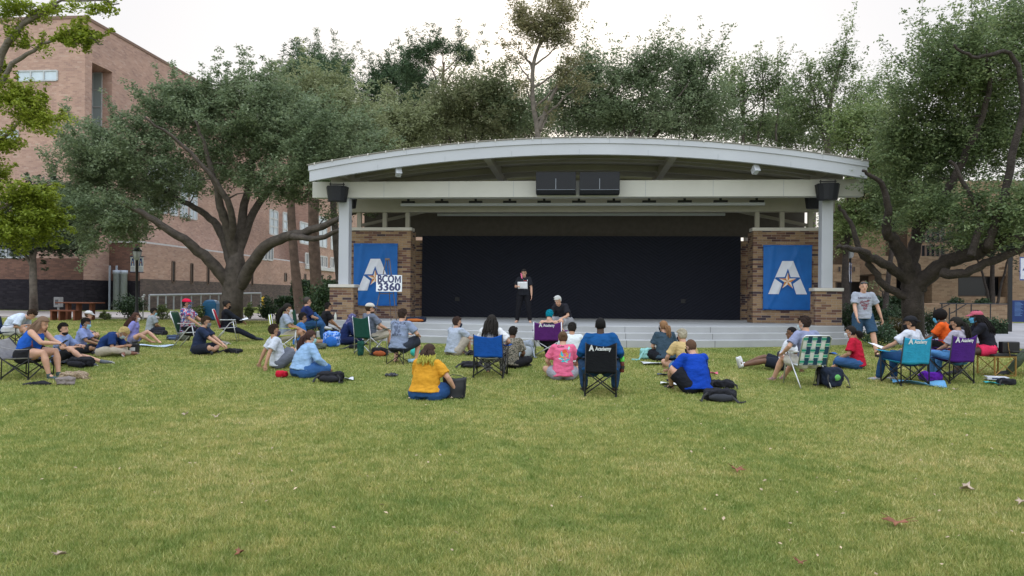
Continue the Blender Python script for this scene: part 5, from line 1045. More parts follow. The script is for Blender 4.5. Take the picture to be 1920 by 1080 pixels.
# far left man bending forward in a navy chair
l=at(18,655); camp_chair('dark navy camp chair at the far left edge holding the bending man in white shorts',l,-75,(.015,.03,.07),w=.27,back=.78)
person('person in pale T-shirt and white shorts bending forward at the far left edge',l,-75,'chair','fair',((.50,.56,.66),'short'),((.62,.62,.66),'mid'),hair=('short',DB),lean=42,bend=1.25,hp=48,hl=(-.15,.42,.55),hr=(.12,.40,.60),fl=(-.16,.50,.08),fr=(.16,.52,.08),ph=.48,fat=1.15)
# woman in blue tank top
l=at(52,708); camp_chair('low grey camp chair with sagging fabric under the woman in the blue tank top',l,-86,(.24,.23,.23),low=.04,w=.33,back=.72,bl=-.55,inner=(.22,.21,.20))
a=person('person with long brown hair and blue tank top looking at a phone',l,-86,'chair','fair',((.015,.09,.42),'none'),((.02,.02,.025),'brief'),shoe=(.05,.08,.08),hair=('long',(.17,.11,.075),(.30,.11,.13),.36),lean=20,bend=1.3,hp=18,hl=(-.03,.60,.66),hr=(.06,.60,.66),fl=(-.14,.50,.07),fr=(.14,.50,.07),el=(-1,-.1,-1),er=(1,-.1,-1),ph=.44,fat=1.4,female=True,L=.46,tank=True)
h=a['wL'].lerp(a['wR'],.5)
t=thing('phone','dark phone held by the woman in the blue tank top','phone',(h.x+.10,h.y,h.z+.02),-86); obj('case',MB().cbox((0,0,0),(.075,.15,.012),M=Matrix.Rotation(R(35),3,'X')),black,t,bev=.004)
# bearded man, lavender blue shirt
l=at(112,684); person('bearded person in lavender blue shirt and dark shorts sitting with bare legs stretched out',l,-84,'knees','fair',((.20,.27,.50),'short'),blk and ((.015,.016,.02),'knee'),shoe=(.10,.11,.13),hair=('short',K),lean=6,hp=0,hy=-8,beard=True,fl=(-.12,.84,.07),fr=(.14,.66,.07),hl=(-.18,.34,.42),hr=(.10,.40,.40),s=.93)
# white-capped man behind
l=at(156,638); person('person in blue T-shirt and pale cap sitting behind the masked person in lavender shirt',l,-62,'cross','fair',((.02,.09,.42),'short'),((.05,.06,.1),'mid'),hair=('short',BR),cap=((.50,.50,.50),(.45,.45,.46),False),lean=12,hp=6,hl=(-.42,.02,.06),hr=(.15,.34,.2),hy=-10,s=.93)
l=at(150,664); person('person in lavender shirt with pale blue face mask sitting beside the blond man',l,-72,'cross','olive',((.23,.28,.52),'short'),((.015,.016,.022),'knee'),hair=('short',K),mask=teal_m,lean=10,hp=8,hy=-6,hl=(-.1,.42,.30),hr=(.12,.42,.26),s=.90)
l=at(192,668); person('person with bleached blond hair and navy T-shirt bent over writing with crossed legs',l,-80,'cross','tan',((.012,.035,.13),'short'),((.42,.37,.30),'long'),shoe=(.22,.10,.07),hair=('short',(.50,.38,.17)),mask=(.45,.55,.6),lean=34,bend=1.35,hp=52,hl=(-.06,.52,.26),hr=(.10,.50,.24),fl=(.10,.50,.07),fr=(-.08,.56,.07))
l=at(250,644); person('person with long dark brown hair in lavender striped top with bare crossed legs',l,-72,'cross','fair',((.30,.30,.60),'short'),((.2,.2,.35),'brief'),hair=('long',(.06,.03,.022)),L=.42,lean=4,hp=4,hl=(-.20,-.18,.06),hr=(.2,-.2,.06),fl=(-.12,.66,.06),fr=(.1,.5,.06),kl=(-.3,.2,1),kr=(.8,.4,.5),topk=('stripe',(.13,.13,.40)),bare=True,female=True,mask=(.55,.55,.58),s=.90)
l=at(281,626); person('person in grey T-shirt with bright blue mask behind the long-haired woman',l,-40,'cross','olive',((.24,.26,.28),'short'),((.02,.02,.03),'long'),hair=('short',K),mask=teal_m,lean=8,hp=12,hy=-20,hl=(-.1,.34,.22),hr=(.1,.34,.22),s=.92)
# red cap man in lawn chair
l=at(352,652); lawn_chair('folding lawn chair with dark green back and silver frame under the man in red cap',l,-82,None,False,cloth('chair_dgreen',(.02,.06,.035)))
person('person in bright red cap, floral shirt and bandana mask leaning back',l,-82,'chair','tan',((.45,.42,.46),'short'),((.012,.012,.015),'long'),shoe=(.22,.19,.17),hair=('short',K),cap=((.55,.01,.05),(.06,.06,.09),False),mask=((.03,.05,.13),('check',(.25,.28,.36))),lean=-6,hp=4,topk=('floral',(.35,.05,.09),(.05,.10,.28)),hl=(-.27,.36,.62),hr=(.27,.36,.62),fl=(-.1,.95,.09),fr=(.1,1.02,.09),fat=1.2,ph=.48,kl=(0,.2,1),kr=(0,.2,1))
l=at(372,664); a=person('person with grey mask and navy T-shirt cross-legged in front of the red cap',l,-80,'cross','fair',((.020,.030,.065),'short'),((.015,.018,.03),'knee'),hair=('short',DB),mask=(.14,.16,.18),glasses=True,lean=14,hp=8,hl=(-.1,.52,.24),hr=(.08,.52,.22),fat=1.1)
a['decal'](lambda A:[text2d(A,'x',0,.10,.07,.03)] if 0 else [flat2d(A,[(-.12+.045*i,.10),(-.12+.045*i+.034,.10),(-.12+.045*i+.034,.15),(-.12+.045*i,.15)]) for i in range(6)]+[flat2d(A,[(-.09,.05),(.07,.05),(.07,.075),(-.09,.075)])],'back',.03,mat('print_pink',(.5,.18,.2),.8),'print')
# black hoodie woman
l=at(424,640); lawn_chair('folding lawn chair with red fabric and silver frame under the person in black hoodie',l,-70,None,False,cloth('chair_red',(.40,.02,.04)))
a=person('person in black hoodie and black mask reading paper in a red chair',l,-62,'chair','olive',((.012,.014,.02),'long'),((.015,.018,.03),'long'),shoe=(.02,.025,.035),hair=('bun',K),mask=(.008,.008,.01),lean=-2,hp=10,hl=(-.08,.42,.60),hr=(.10,.44,.60),fl=(-.02,.80,.08),fr=(.12,.84,.08),ph=.42,s=.95)
a['decal'](lambda A:flat2d(A,[(.07*math.cos(i*.3),.07*math.sin(i*.3)-.02) for i in range(21)]),'front',.05,mat('print_teal',(.03,.42,.50),.8),'print')
a['decal'](lambda A:[flat2d(A,[(-.10+.05*i,.06+.01*i),(-.065+.05*i,.06+.01*i),(-.06+.05*i,.10+.01*i),(-.095+.05*i,.10+.01*i)]) for i in range(4)],'front',-.02,mat('print_white',(.55,.56,.6),.8),'lettering')
def paper(lab,p,rz,w_=.21,h_=.28,tilt=20,col=(.70,.71,.74),cat='paper'):
    t=thing('paper_sheet',lab,cat,p,rz); M_=Matrix.Rotation(R(tilt),3,'X')
    obj('sheet',MB().sheet(5,5,lambda u,v:M_@V(((u-.5)*w_,(v-.5)*h_,.012*math.sin(3*u+2*v))),.0015),mat('paper_%.2f'%col[0],col,.7,.03),t,True); return t
h=a['wL'].lerp(a['wR'],.5); paper('white paper held open by the person in the black hoodie',(h.x+.06,h.y,h.z+.05),-62,.34,.24,15)
# white T man leaning back on hands
l=at(522,690); person('person in white T-shirt and grey shorts leaning back on both straight arms',l,-56,'knees','tan',((.50,.53,.60),'short'),((.12,.13,.16),'knee'),hair=('short',(.035,.022,.016)),lean=-16,bend=.6,hp=-2,hy=-6,hl=(-.28,-.36,.04),hr=(.30,-.34,.04),el=(-.3,-1,.2),er=(.3,-1,.2),fl=(-.15,.62,.06),fr=(.14,.66,.06),mask=(.06,.05,.08),s=.96,fat=1.08)
# denim shirt woman
l=at(566,706); person('person with long brown ponytail in light denim shirt and jeans seated on the grass',l,-42,'cross','fair',((.24,.37,.56),'long'),((.035,.10,.26),'long'),hair=('pony',(.05,.026,.022)),L=.50,lean=14,hp=12,hy=-12,mask=(.35,.6,.62),hl=(-.02,.40,.26),hr=(.30,.36,.20),fat=1.42,female=True,glasses=True,fl_=.25,hoff=.08)
# chartreuse chair woman
l=at(533,662); camp_chair('yellow green camp chair with high back holding the woman with a big black ponytail',l,-72,(.40,.46,.03),alu,back=.90,w=.25)
person('person with big black ponytail, grey T-shirt and white mask in the yellow green chair',l,-72,'chair','olive',((.26,.30,.38),'short'),((.40,.36,.30),'mid'),hair=('puff',K),L=.48,lean=4,hp=6,mask=(.6,.6,.62),hl=(-.1,.38,.58),hr=(.14,.36,.58),female=True,ph=.42,fl_=1.1,s=.95)
l=at(560,650); person('young person in bright blue shirt sitting with bare legs stretched out in black sneakers',l,-66,'out','olive',((.03,.13,.36),'short'),((.02,.022,.028),'knee'),shoe=(.015,.017,.02),hair=('short',K),glasses=True,lean=8,hp=2,hl=(-.1,.3,.3),hr=(.12,.32,.28))
l=at(572,640); camp_chair('dark green camp chair holding the woman with crossed legs in jeans',l,-60,(.012,.06,.04),back=.92)
a=person('person in navy top and jeans with one leg crossed in a dark green chair',l,-58,'chair','fair',((.016,.025,.09),'short'),((.03,.085,.20),'long'),shoe=(.5,.5,.52),hair=('bun',(.06,.05,.045)),lean=4,hp=0,glasses=True,hl=(-.1,.34,.64),hr=(.05,.36,.64),fl=(.10,.52,.42),fr=(.06,.48,.08),kl=(.1,.5,1),fat=1.2,female=True,ph=.47,s=1.0)
l=at(606,636); person('person in black shirt with glasses sitting low behind the woman in jeans',l,-55,'cross','tan',((.012,.012,.015),'short'),((.02,.02,.025),'long'),hair=('short',K),glasses=True,lean=12,hp=4,ph=.34,hl=(-.1,.4,.42),hr=(.14,.4,.4),s=.97)
l=at(644,647); a=person('person in navy robe and patterned headscarf sitting by the stage step reading',l,-62,'cross','tan',((.012,.022,.085),'long'),((.010,.015,.05),'long'),hair=('bald',K),hijab=((.02,.025,.12),('check',(.16,.15,.24))),lean=18,hp=30,hl=(-.1,.46,.22),hr=(.12,.46,.2),fl=(.08,.5,.07),fr=(-.05,.54,.07))
h=a['wL'].lerp(a['wR'],.5); paper('white paper in the lap of the person in the headscarf',(h.x+.1,h.y,h.z-.04),-50,.3,.22,5)
# green chair man with cap
l=at(694,664); camp_chair('tall dark green camp chair with silver frame holding the man in beige cap',l,-28,(.012,.06,.045),alu,back=.88,w=.25)
person('person in beige cap and khaki shorts leaning back in a dark green chair',l,-42,'chair','fair',((.13,.15,.20),'short'),((.40,.36,.30),'knee'),shoe=(.3,.3,.3),hair=('short',DB),cap=((.48,.45,.40),(.06,.09,.17),False),beard=True,lean=-4,hp=4,hy=-24,hl=(-.2,.30,.60),hr=(.2,.34,.60),fl=(.02,.46,.42),fr=(.16,.46,.08),kl=(-.5,.4,.8),ph=.43,glasses=True)
l=at(748,682); stool('small black folding stool under the man in the printed grey T-shirt',l,-12,black,cloth('stool_black',(.02,.02,.025)),.31)
a=person('person in grey blue T-shirt with lettering on the back sitting on a small folding stool',l,-18,'chair','fair',((.20,.24,.34),'short'),((.03,.035,.05),'knee'),hair=('short',(.04,.025,.02)),lean=10,hp=6,hy=-10,hl=(-.05,.40,.62),hr=(.26,.36,.60),bare='sandal',fl=(-.22,.22,.08),fr=(.24,.30,.08),ph=.38,fat=1.15,s=.97)
pi_=mat('print_ink',(.045,.05,.075),.8)
a['decal'](lambda A:(text2d(A,'CHUCK',.0,.09,.085,.02,sx=1.15),text2d(A,'BERRY',.0,-.18,.075,.02,sx=1.1)),'back',.04,pi_,'lettering')
rn=random.Random(5); a['decal'](lambda A:[flat2d(A,[(x+r_*math.cos(k*1.26)*rn.uniform(.5,1.2),y+r_*1.3*math.sin(k*1.26)*rn.uniform(.6,1.2)) for k in range(5)]) for x,y,r_ in [(rn.gauss(-.02,.035),rn.uniform(-.14,.03),rn.uniform(.015,.035)) for _ in range(16)]],'back',.04,mat('print_ink_soft',(.09,.11,.17),.8),'print',off=.003)
# yellow shirt woman
l=at(798,749); a=person('person with yellow-tipped dark hair and mustard T-shirt sitting on the grass beside a black tote',l,-14,'cross','fair',((.56,.27,.025),'short'),((.025,.075,.21),'long'),hair=('bob',(.05,.03,.022),(.40,.37,.07),.035),L=.20,lean=7,hp=8,hy=-28,hl=(-.12,.36,.22),hr=(.42,.22,.18),fat=1.42,female=True,s=.95,hoff=.05)
l=at(850,666); person('person in light grey blue T-shirt and black mask hugging raised knees near the steps',l,-38,'knees','fair',((.34,.38,.46),'short'),((.34,.30,.25),'knee'),shoe=(.12,.10,.09),hair=('short',(.05,.03,.024)),mask=(.02,.03,.06),lean=9,hp=2,hy=-26,hl=(-.02,.50,.34),hr=(.12,.50,.40),fl=(-.1,.42,.07),fr=(.12,.44,.07),fat=1.15)
l=at(919,706); camp_chair('royal blue camp chair with black frame holding the dark-haired woman in white',l,-2,(.010,.075,.33),back=.80,w=.27,inner=(.01,.015,.05))
person('person with dark hair and white T-shirt seen from behind in the royal blue chair',l,-6,'chair','tan',((.60,.60,.62),'short'),((.03,.03,.035),'long'),hair=('bob',K),L=.32,lean=6,hp=12,female=True,hl=(-.1,.34,.66),hr=(.26,.28,.62),botk=('camo',(.3,.3,.3),(.02,.02,.02)),ph=.40)
l=at(956,690); person('person in camouflage shirt with black hair sitting on the grass beside the royal blue chair',l,-18,'cross','brown',((.10,.09,.07),'short'),((.015,.015,.018),'long'),hair=('short',K),topk=('camo',(.26,.23,.18),(.04,.045,.035)),lean=12,hp=14,s=.92,fat=1.1)
l=V((W(982,600,22.7).x,22.7,ZF)); a=person('person in black T-shirt and leggings standing on the stage reading from white paper',l,176,'stand','fair',((.014,.015,.02),'short'),((.010,.010,.013),'long'),hair=('bun',K),bare='sandal',hr=(.17,.27,1.16),hl=(-.27,.10,.82),er=(.6,-.4,-1),el=(-1,-.6,0),fl=(-.21,.04,.07),fr=(.21,.04,.07),s=.955,female=True,glasses=True,hp=6,lean=1,fat=1.08)
a['decal'](lambda A:(flat2d(A,[(.0,.03),(.13,.03),(.13,.085),(.0,.085)]),),'front',.03,mat('print_white',(.55,.56,.6),.8),'print')
a['decal'](lambda A:(flat2d(A,[(.01,.035),(.10,.035),(.10,.05),(.01,.05)]),),'front',.03,mat('print_red',(.5,.05,.05),.8),'print',off=.007)
m=MB().sheet(4,6,lambda u,v:a['hc']+V((.085-.035*v,.05+.05*v-.02*abs(u-.5),-.0-.17*v+.03*(u-.5)))+V(((u-.5)*.05,0,0)),.004); obj('face_mask',m,cloth('mask_pink',(.62,.14,.25)),a['t'],True)
h=a['wR']; paper('white sheet held at chest height by the woman standing on stage',(h.x+.16,h.y-.08,h.z+.03),172,.30,.22,76)
# older man at the stage edge
l=V((W(1060,605,20.9).x,20.95,ZF)); person('older person with white hair and black shirt sitting on the stage edge looking down',l,140,'chair','fair',((.018,.018,.024),'short'),((.26,.26,.28),'knee'),hair=('short',(.55,.55,.54)),lean=26,bend=1.2,hp=26,hy=12,ph=.12,fl=(-.16,.42,-.32),fr=(.16,.42,-.32),hl=(-.16,.42,.16),hr=(.14,.44,.12),fat=1.2,s=1.02)
l=at(1029,669); camp_chair('purple camp chair with silver frame by the stage steps holding the teal-haired person',l,-4,(.085,.018,.13),alu,'Academy',back=.80,w=.31)
a=person('person with teal hair and bare shoulders in the purple chair by the stage steps',l,-10,'chair','fair',((.02,.02,.03),'none'),((.02,.02,.03),'long'),hair=('short',(.0,.17,.24)),lean=-2,hp=24,hr=(.42,.28,.45),hl=(-.3,.2,.5),ph=.36,female=True,tank=True,fat=1.1,s=.93)
l=at(1072,684); person('person with short black hair in white T-shirt sitting between the pink shirt and black chair',l,4,'cross','tan',((.56,.60,.62),'short'),((.2,.2,.22),'short'),hair=('short',K),lean=9,hp=14,fat=1.05,hy=-14)
l=at(1056,712); a=person('person with brown bun and pink T-shirt with colourful back print sitting cross-legged',l,6,'cross','fair',((.62,.12,.22),'short'),((.3,.3,.35),'brief'),hair=('bun',(.10,.06,.035)),lean=12,hp=14,bare=True,female=True,fat=1.08,hl=(-.2,.32,.2),hr=(.2,.32,.2),s=.98)
cm=[mat('print_'+n,c,.8,.05) for n,c in(('teal',(.04,.33,.32)),('orange',(.60,.25,.04)),('redorange',(.60,.09,.03)),('mint',(.30,.55,.52)),('dark',(.05,.02,.03)))]
def art(A):
    E_=lambda cx,cy,rx,ry,mi,z=0,a=0: flat2d(A,[(cx+rx*math.cos(q)*math.cos(a)-ry*math.sin(q)*math.sin(a),cy+rx*math.cos(q)*math.sin(a)+ry*math.sin(q)*math.cos(a)) for q in [i*.4 for i in range(16)]],mi)
    E_(.03,.0,.095,.13,0,0,-.2)
a['decal'](art,'back',-.02,cm,'print',off=.003)
def art2(A):
    E_=lambda cx,cy,rx,ry,mi,a=0: flat2d(A,[(cx+rx*math.cos(q)*math.cos(a)-ry*math.sin(q)*math.sin(a),cy+rx*math.cos(q)*math.sin(a)+ry*math.sin(q)*math.cos(a)) for q in [i*.4 for i in range(16)]],mi)
    E_(.0,-.01,.085,.055,1,.15); E_(.02,.06,.04,.032,2); E_(-.02,-.075,.08,.022,3); E_(.07,-.10,.05,.014,0,.5); E_(-.02,-.13,.03,.014,0); E_(.04,-.135,.035,.012,3,-.3); E_(.10,.13,.018,.04,3,-.3); E_(.11,.17,.014,.016,1)
a['decal'](art2,'back',-.02,cm,'print_detail',off=.006)
a['decal'](lambda A:text2d(A,'Cuba',-.05,.14,.06,.02),'back',-.0,cm[4],'lettering',off=.006)
# big man in black chair
l=at(1125,740); camp_chair('black camp chair with white lettering holding the large man in the blue shirt',l,0,(.010,.011,.014),black,'Academy',back=.87,w=.245)
person('large person with shaved head and royal blue shirt seen from behind in the black chair',l,0,'chair','dark',((.007,.065,.20),'roll'),((.02,.05,.11),'long'),shoe=(.02,.02,.025),hair=('buzz',(.01,.009,.009)),lean=7,hp=6,hl=(-.34,.22,.58),hr=(.34,.24,.58),fl=(-.25,.30,.09),fr=(.25,.30,.09),fat=1.42,ph=.45,s=1.02,er=(.5,-.6,-1),el=(-.5,-.6,-1))
l=at(1248,677); person('person with light brown ponytail and slate T-shirt on a mat by the steps',l,16,'cross','fair',((.035,.060,.085),'short'),((.012,.013,.018),'long'),hair=('pony',(.22,.12,.06)),L=.30,lean=10,hp=6,hy=18,mask=(.03,.03,.04),glasses=True,fat=1.25,female=True,fl_=.3)
l=at(1284,702); person('person with grey blond hair and pale yellow T-shirt behind the man in royal blue',l,20,'cross','fair',((.48,.35,.16),'short'),((.10,.2,.36),'brief'),hair=('short',(.36,.32,.24)),lean=9,hp=8,hy=16,mask=(.02,.02,.03),hl=(-.26,.34,.2),hr=(.2,.3,.2),bare=True,kl=(-1,.3,.45),s=.95)
l=at(1307,736); person('person in royal blue T-shirt and black shorts sitting with arms around raised knees',l,22,'knees','fair',((.006,.045,.33),'short'),((.012,.013,.018),'mid'),hair=('buzz',(.10,.055,.035)),mask=(.02,.02,.03),lean=14,bend=1.2,hp=14,hy=12,hl=(-.20,.40,.34),hr=(.1,.48,.34),fl=(-.24,.44,.07),fr=(.12,.46,.07),kl=(-.7,.2,1),fat=1.3,s=1.0)
# reclining man, lawn chair man
l=at(1472,694); person('person in white T-shirt reclining with a bare leg and white shoe stretched out',l,78,'out','brown',((.58,.60,.64),'short'),((.015,.018,.028),'knee'),shoe=(.62,.62,.62),hair=('buzz',(.01,.009,.009)),lean=-14,hp=0,hl=(-.22,-.3,.05),hr=(.26,-.34,.05),fl=(-.12,.84,.08),fr=(.16,.80,.08),kr=(.2,0,1))
l=at(1514,724); wm=[mat('web_white',(.58,.60,.58),.6),mat('web_green',(.02,.28,.19),.6),mat('web_navy',(.015,.05,.09),.6)]
lawn_chair('folding lawn chair with green, white and navy woven webbing and silver frame',l,10,wm)
a=person('person with dark hair and grey lavender T-shirt in the woven lawn chair',l,24,'chair','fair',((.22,.24,.36),'short'),((.48,.46,.42),'mid'),shoe=(.30,.18,.18),hair=('short',(.035,.022,.018)),lean=6,hp=4,hy=22,mask=(.50,.62,.68),hl=(-.30,.26,.58),hr=(.26,.26,.60),fl=(-.22,.62,.08),fr=(.02,.66,.08),ph=.43,s=1.0)
l=at(1508,682); person('person with curly brown hair mostly hidden behind the lawn chair man',l,20,'cross','fair',((.10,.11,.13),'short'),((.05,.05,.06),'long'),hair=('short',(.13,.075,.045)),lean=4,hp=0,hy=10,s=1.03)
l=at(1608,692); person('person in red T-shirt and jeans with black ponytail and white mask sitting on the grass',l,66,'cross','tan',((.42,.012,.035),'short'),((.035,.09,.21),'long'),hair=('puff',K),L=.20,lean=12,hp=4,mask=(.55,.6,.65),bare=True,hl=(-.1,.34,.22),hr=(.2,.3,.2),fl=(.15,.36,.07),fr=(-.20,.40,.07),fl_=.6,fat=1.05,female=True)
# standing man
l=at(1617,668); a=person('person in grey printed T-shirt and blue shorts walking in front of the shrubs',l,176,'stand','fair',((.29,.31,.36),'short'),((.03,.065,.115),'short'),shoe=(.02,.02,.022),hair=('buzz',(.10,.07,.05)),hr=(.20,.26,.88),hl=(-.40,.04,.84),er=(1,-.6,-.2),el=(-1,-.6,.2),fr=(.14,-.22,.16),fl=(-.22,.26,.09),kl=(-.2,1,0),kr=(.1,1,0),lean=2,hp=4,s=1.05,fat=1.06,ph=.91)
sh=MB().tube([a['hc']+V((x,.085-abs(x)*.5,.085)) for x in(-.07,-.03,.03,.07)],[.012,.016,.016,.012],8,flat=.5); obj('sunglasses',sh,mat('lens_blue',(.02,.08,.14),.15),a['t'],True)
ir=mat('print_maroon',(.20,.07,.09),.8)
a['decal'](lambda A:text2d(A,'AMERICAN',0,.035,.062,.01,sx=.95),'front',.04,mat('print_ink2',(.10,.07,.10),.8),'lettering')
rn=random.Random(8)
def eagle(A):
    for _ in range(80):
        y=rn.uniform(-.23,-.01); hw_=.13*(1-max(0,(-y)/.25))+.01; x=rn.uniform(-hw_,hw_); r_=rn.uniform(.006,.014); g=rn.uniform(0,3)
        flat2d(A,[(x-r_*2,y+r_*.4),(x,y-r_*.6),(x+r_*2,y+r_*.5),(x,y+r_*.9)])
a['decal'](eagle,'front',.04,ir,'print')
# turquoise chair man
l=at(1697,720); camp_chair('turquoise camp chair with white lettering holding the man in black cap and jeans',l,14,(.025,.26,.42),black,'Academy',back=.86,w=.27)
l=at(1709,718); a=person('person in black cap, white T-shirt and jeans in the turquoise chair',l,42,'chair','tan',((.52,.53,.60),'short'),((.02,.065,.16),'long'),shoe=(.35,.35,.38),hair=('short',(.018,.015,.015)),cap=((.015,.015,.018),(.01,.01,.012),True),mask=(.015,.015,.018),glasses=True,lean=0,hp=6,hy=28,hl=(-.30,.40,.60),hr=(.28,.24,.62),fl=(-.20,.50,.08),fr=(.10,.36,.08),ph=.43,s=.98)
h=a['wL']; paper('white paper on the lap of the man in the turquoise chair',(h.x-.02,h.y+.12,h.z+.06),40,.24,.28,18)
l=at(1783,716); camp_chair('violet camp chair with dark frame holding the woman with a dark ponytail',l,14,(.06,.015,.16),black,'Academy',back=.86,w=.24,inner=(.03,.01,.06))
l=at(1799,714); person('person with long dark ponytail and light jeans in the violet chair',l,40,'chair','tan',((.34,.32,.38),'short'),((.08,.22,.44),'long'),shoe=(.45,.38,.38),hair=('pony',K),L=.45,lean=4,hp=8,hy=18,mask=(.01,.01,.012),hl=(-.1,.36,.56),hr=(.10,.34,.58),fl=(-.24,.42,.08),fr=(.02,.42,.08),female=True,ph=.42,fl_=.4,s=.96)
l=at(1776,690); camp_chair('purple and black camp chair mostly hidden behind the turquoise and violet chairs',l,60,(.09,.03,.20),black,back=.8)
a=person('person with black afro hair, orange jersey and blue mask behind the turquoise chair',l,58,'chair','brown',((.62,.095,.015),'short'),((.014,.014,.018),'long'),hair=('afro',(.010,.008,.008)),mask=(.12,.42,.66),lean=12,hp=10,hl=(-.1,.46,.56),hr=(.16,.44,.56),ph=.42,s=.98,fat=1.1)
a['decal'](lambda A:(text2d(A,'3',-.02,.02,.11,.03),flat2d(A,[(-.14,-.03),(.12,-.06),(.12,-.10),(-.14,-.07)])),'front',.04,mat('print_lilac',(.45,.35,.6),.8),'lettering')
a['decal'](lambda A:(flat2d(A,[(-.16,.10),(-.06,.12),(-.08,.17),(-.17,.15)]),flat2d(A,[(.16,.10),(.06,.12),(.08,.17),(.17,.15)])),'front',.04,mat('print_lilac',(.45,.35,.6),.8),'print')
# gold stool woman
l=at(1868,704)
gold=mat('gold_frame',(.35,.21,.07),.35,.1,10,50,.05,metal=.6); t=thing('footstool','square gold-framed stool with crossed side braces and black cushion','stool',l,12)
w_=.215
for sx_ in(-1,1):
    for sy in(-1,1): obj('leg',MB().cbox((sx_*w_,sy*w_,.19),(.022,.022,.38)),gold,t)
for s_ in(-1,1):
    for z in(.012,.368): obj('rail',MB().cbox((0,s_*w_,z),(2*w_-.024,.02,.02)),gold,t); obj('rail',MB().cbox((s_*w_,0,z),(.02,2*w_-.024,.02)),gold,t)
    obj('brace',MB().tube([(-w_,s_*w_,.02),(w_,s_*w_,.36)],.008,6),gold,t); obj('brace',MB().tube([(w_,s_*w_*.985,.02),(-w_,s_*w_*.985,.36)],.008,6),gold,t)
obj('seat_top',MB().cbox((0,0,.40),(2*w_+.04,2*w_+.04,.04)),black,t,bev=.012)
a=person('person in rose pink cap and black jacket leaning forward on a gold-framed stool',V((l.x-.14,l.y,l.z)),78,'chair','dark',((.015,.015,.022),'long'),((.60,.03,.09),'brief'),shoe=(.02,.02,.025),hair=('long',(.012,.010,.010)),L=.34,cap=((.40,.09,.13),(.36,.08,.12),False),mask=(.12,.42,.66),lean=20,bend=1.1,hp=0,hl=(-.04,.50,.92),hr=(.04,.50,.92),el=(-.3,.2,-1),er=(.3,.2,-1),fl=(-.22,.64,.08),fr=(.04,.50,.08),ph=.53,female=True)
l=V(l)
t=thing('handbag','black leather shoulder bag with round badge resting on the gold-framed stool','bag',(l.x+.16,l.y-.12,l.z+.424),8)
obj('body',MB().cbox((0,0,.12),(.34,.13,.22)),mat('black_leather',(.015,.014,.016),.35,.1,10,40,.2),t,bev=.02); obj('flap',MB().cbox((0,-.068,.155),(.345,.012,.15)),mat('black_leather',(.015,.014,.016)),t,bev=.005)
obj('badge',MB().lathe((0,0,0),[(.0,0),(.03,0),(.03,.008),(.0,.008)],14),mat('badge_pale',(.4,.45,.35),.4),t); t.children[-1].matrix_local=Matrix.Translation((.02,-.076,.13))@Matrix.Rotation(R(90),4,'X')
obj('strap',MB().tube([(-.08,-.08,.22),(-.07,-.085,.10),(-.05,-.09,-.0),(-.04,-.085,-.06)],.006,6),gold,t)
# partial person at the right edge
l=at(1950,704); person('person at the right edge with only a green trouser leg in view',l,74,'knees','fair',((.05,.05,.06),'long'),((.07,.09,.06),'long'),shoe=(.03,.03,.035),hair=('short',DB),lean=-8,fl=(-.2,.58,.07),fr=(.12,.46,.07),hl=(-.3,-.3,.05),hr=(.3,-.3,.05))
# ---------------- objects on the lawn ----------------
def bag(lab,px,py,rz,sz,col,cat='backpack',name='backpack',straps=2,pocket=True,up=0,seed=0,col2=None,kind=None,z=0,loc=None,lump=.055):
    p=loc or at(px,py,z); t=thing(name,lab,cat,p,rz,'bags on the lawn'); w_,d,h=sz; mb=MB()
    mb.ell((0,0,h*.5),(w_*.5,d*.5,h*.55),n=18,h=12,fn=lambda q:(1/max(abs(q.x),abs(q.y)*1.05,abs(q.z)*1.1,.82))*.9+.10*noise.noise(q*2.2+V((seed,0,0))))
    me=remesh(mb,max(.010,min(sz)*.05),3,lump*.5,9,seed); n=len(me.vertices)
    for v in me.vertices:
        if v.co.z<.0: v.co.z=-.005
    nm='bag_%s_%.3f_%.3f_%.3f'%(kind and kind[0],*col); m=cloth(nm,col,*(kind or ())); link('body',me,m,t,True)
    if pocket:
        pk=pocket if isinstance(pocket,float) else 1.; pm=MB(); pm.ell((.02,-d*.40,h*(.36 if pk==1 else .5)),(w_*.36*pk,d*.14,h*.32*pk),n=14,h=10,fn=lambda q:1+.12*noise.noise(q*3)); obj('pocket',pm,cloth('bag2_%.3f_%.3f_%.3f'%(col2 or mul(col,1.5)),col2 or mul(col,1.5)),t,True)
    rg=random.Random(seed+1)
    for k in range(straps):
        x=w_*.5*(1 if k else -1)*rg.uniform(.5,1); a=rg.uniform(-.6,.6); st_=MB()
        pts=[(x*.7,-d*.3,h*.75),(x*1.1,-d*.5,h*.45),(x*1.35+a*.08,-d*.6-.03,.02),(x*1.5+a*.15,-d*.4-.04,.012),(x*1.65+a*.2,-d*.2,.012)]
        st_.tube(pts,[(.018,.004)]*5,6,ref=(0,.4,1)); obj('strap',st_,black if sum(col)<.3 else m,t)
    return t
NV=(.016,.022,.04); BK=(.016,.016,.02)
bag('black backpack lying flat beside the bearded man with stretched legs',152,688,-10,(.62,.34,.20),BK,seed=1)
bag('open tan patterned tote with black trim by the woman in blue tank top',138,710,20,(.48,.30,.12),(.30,.23,.15),'tote','tote_bag',2,False,seed=2,lump=.10,kind=('camo',(.20,.14,.10),(.36,.29,.20)))
bag('crumpled grey brown cloth bag on the grass before the blue tank top woman',121,722,0,(.36,.22,.13),(.20,.17,.16),'bag','cloth_bag',0,False,seed=3,lump=.09)
bag('flat black crumpled jacket lying in front of the low grey chair',76,722,5,(.44,.18,.06),BK,'jacket','jacket',1,False,seed=4)
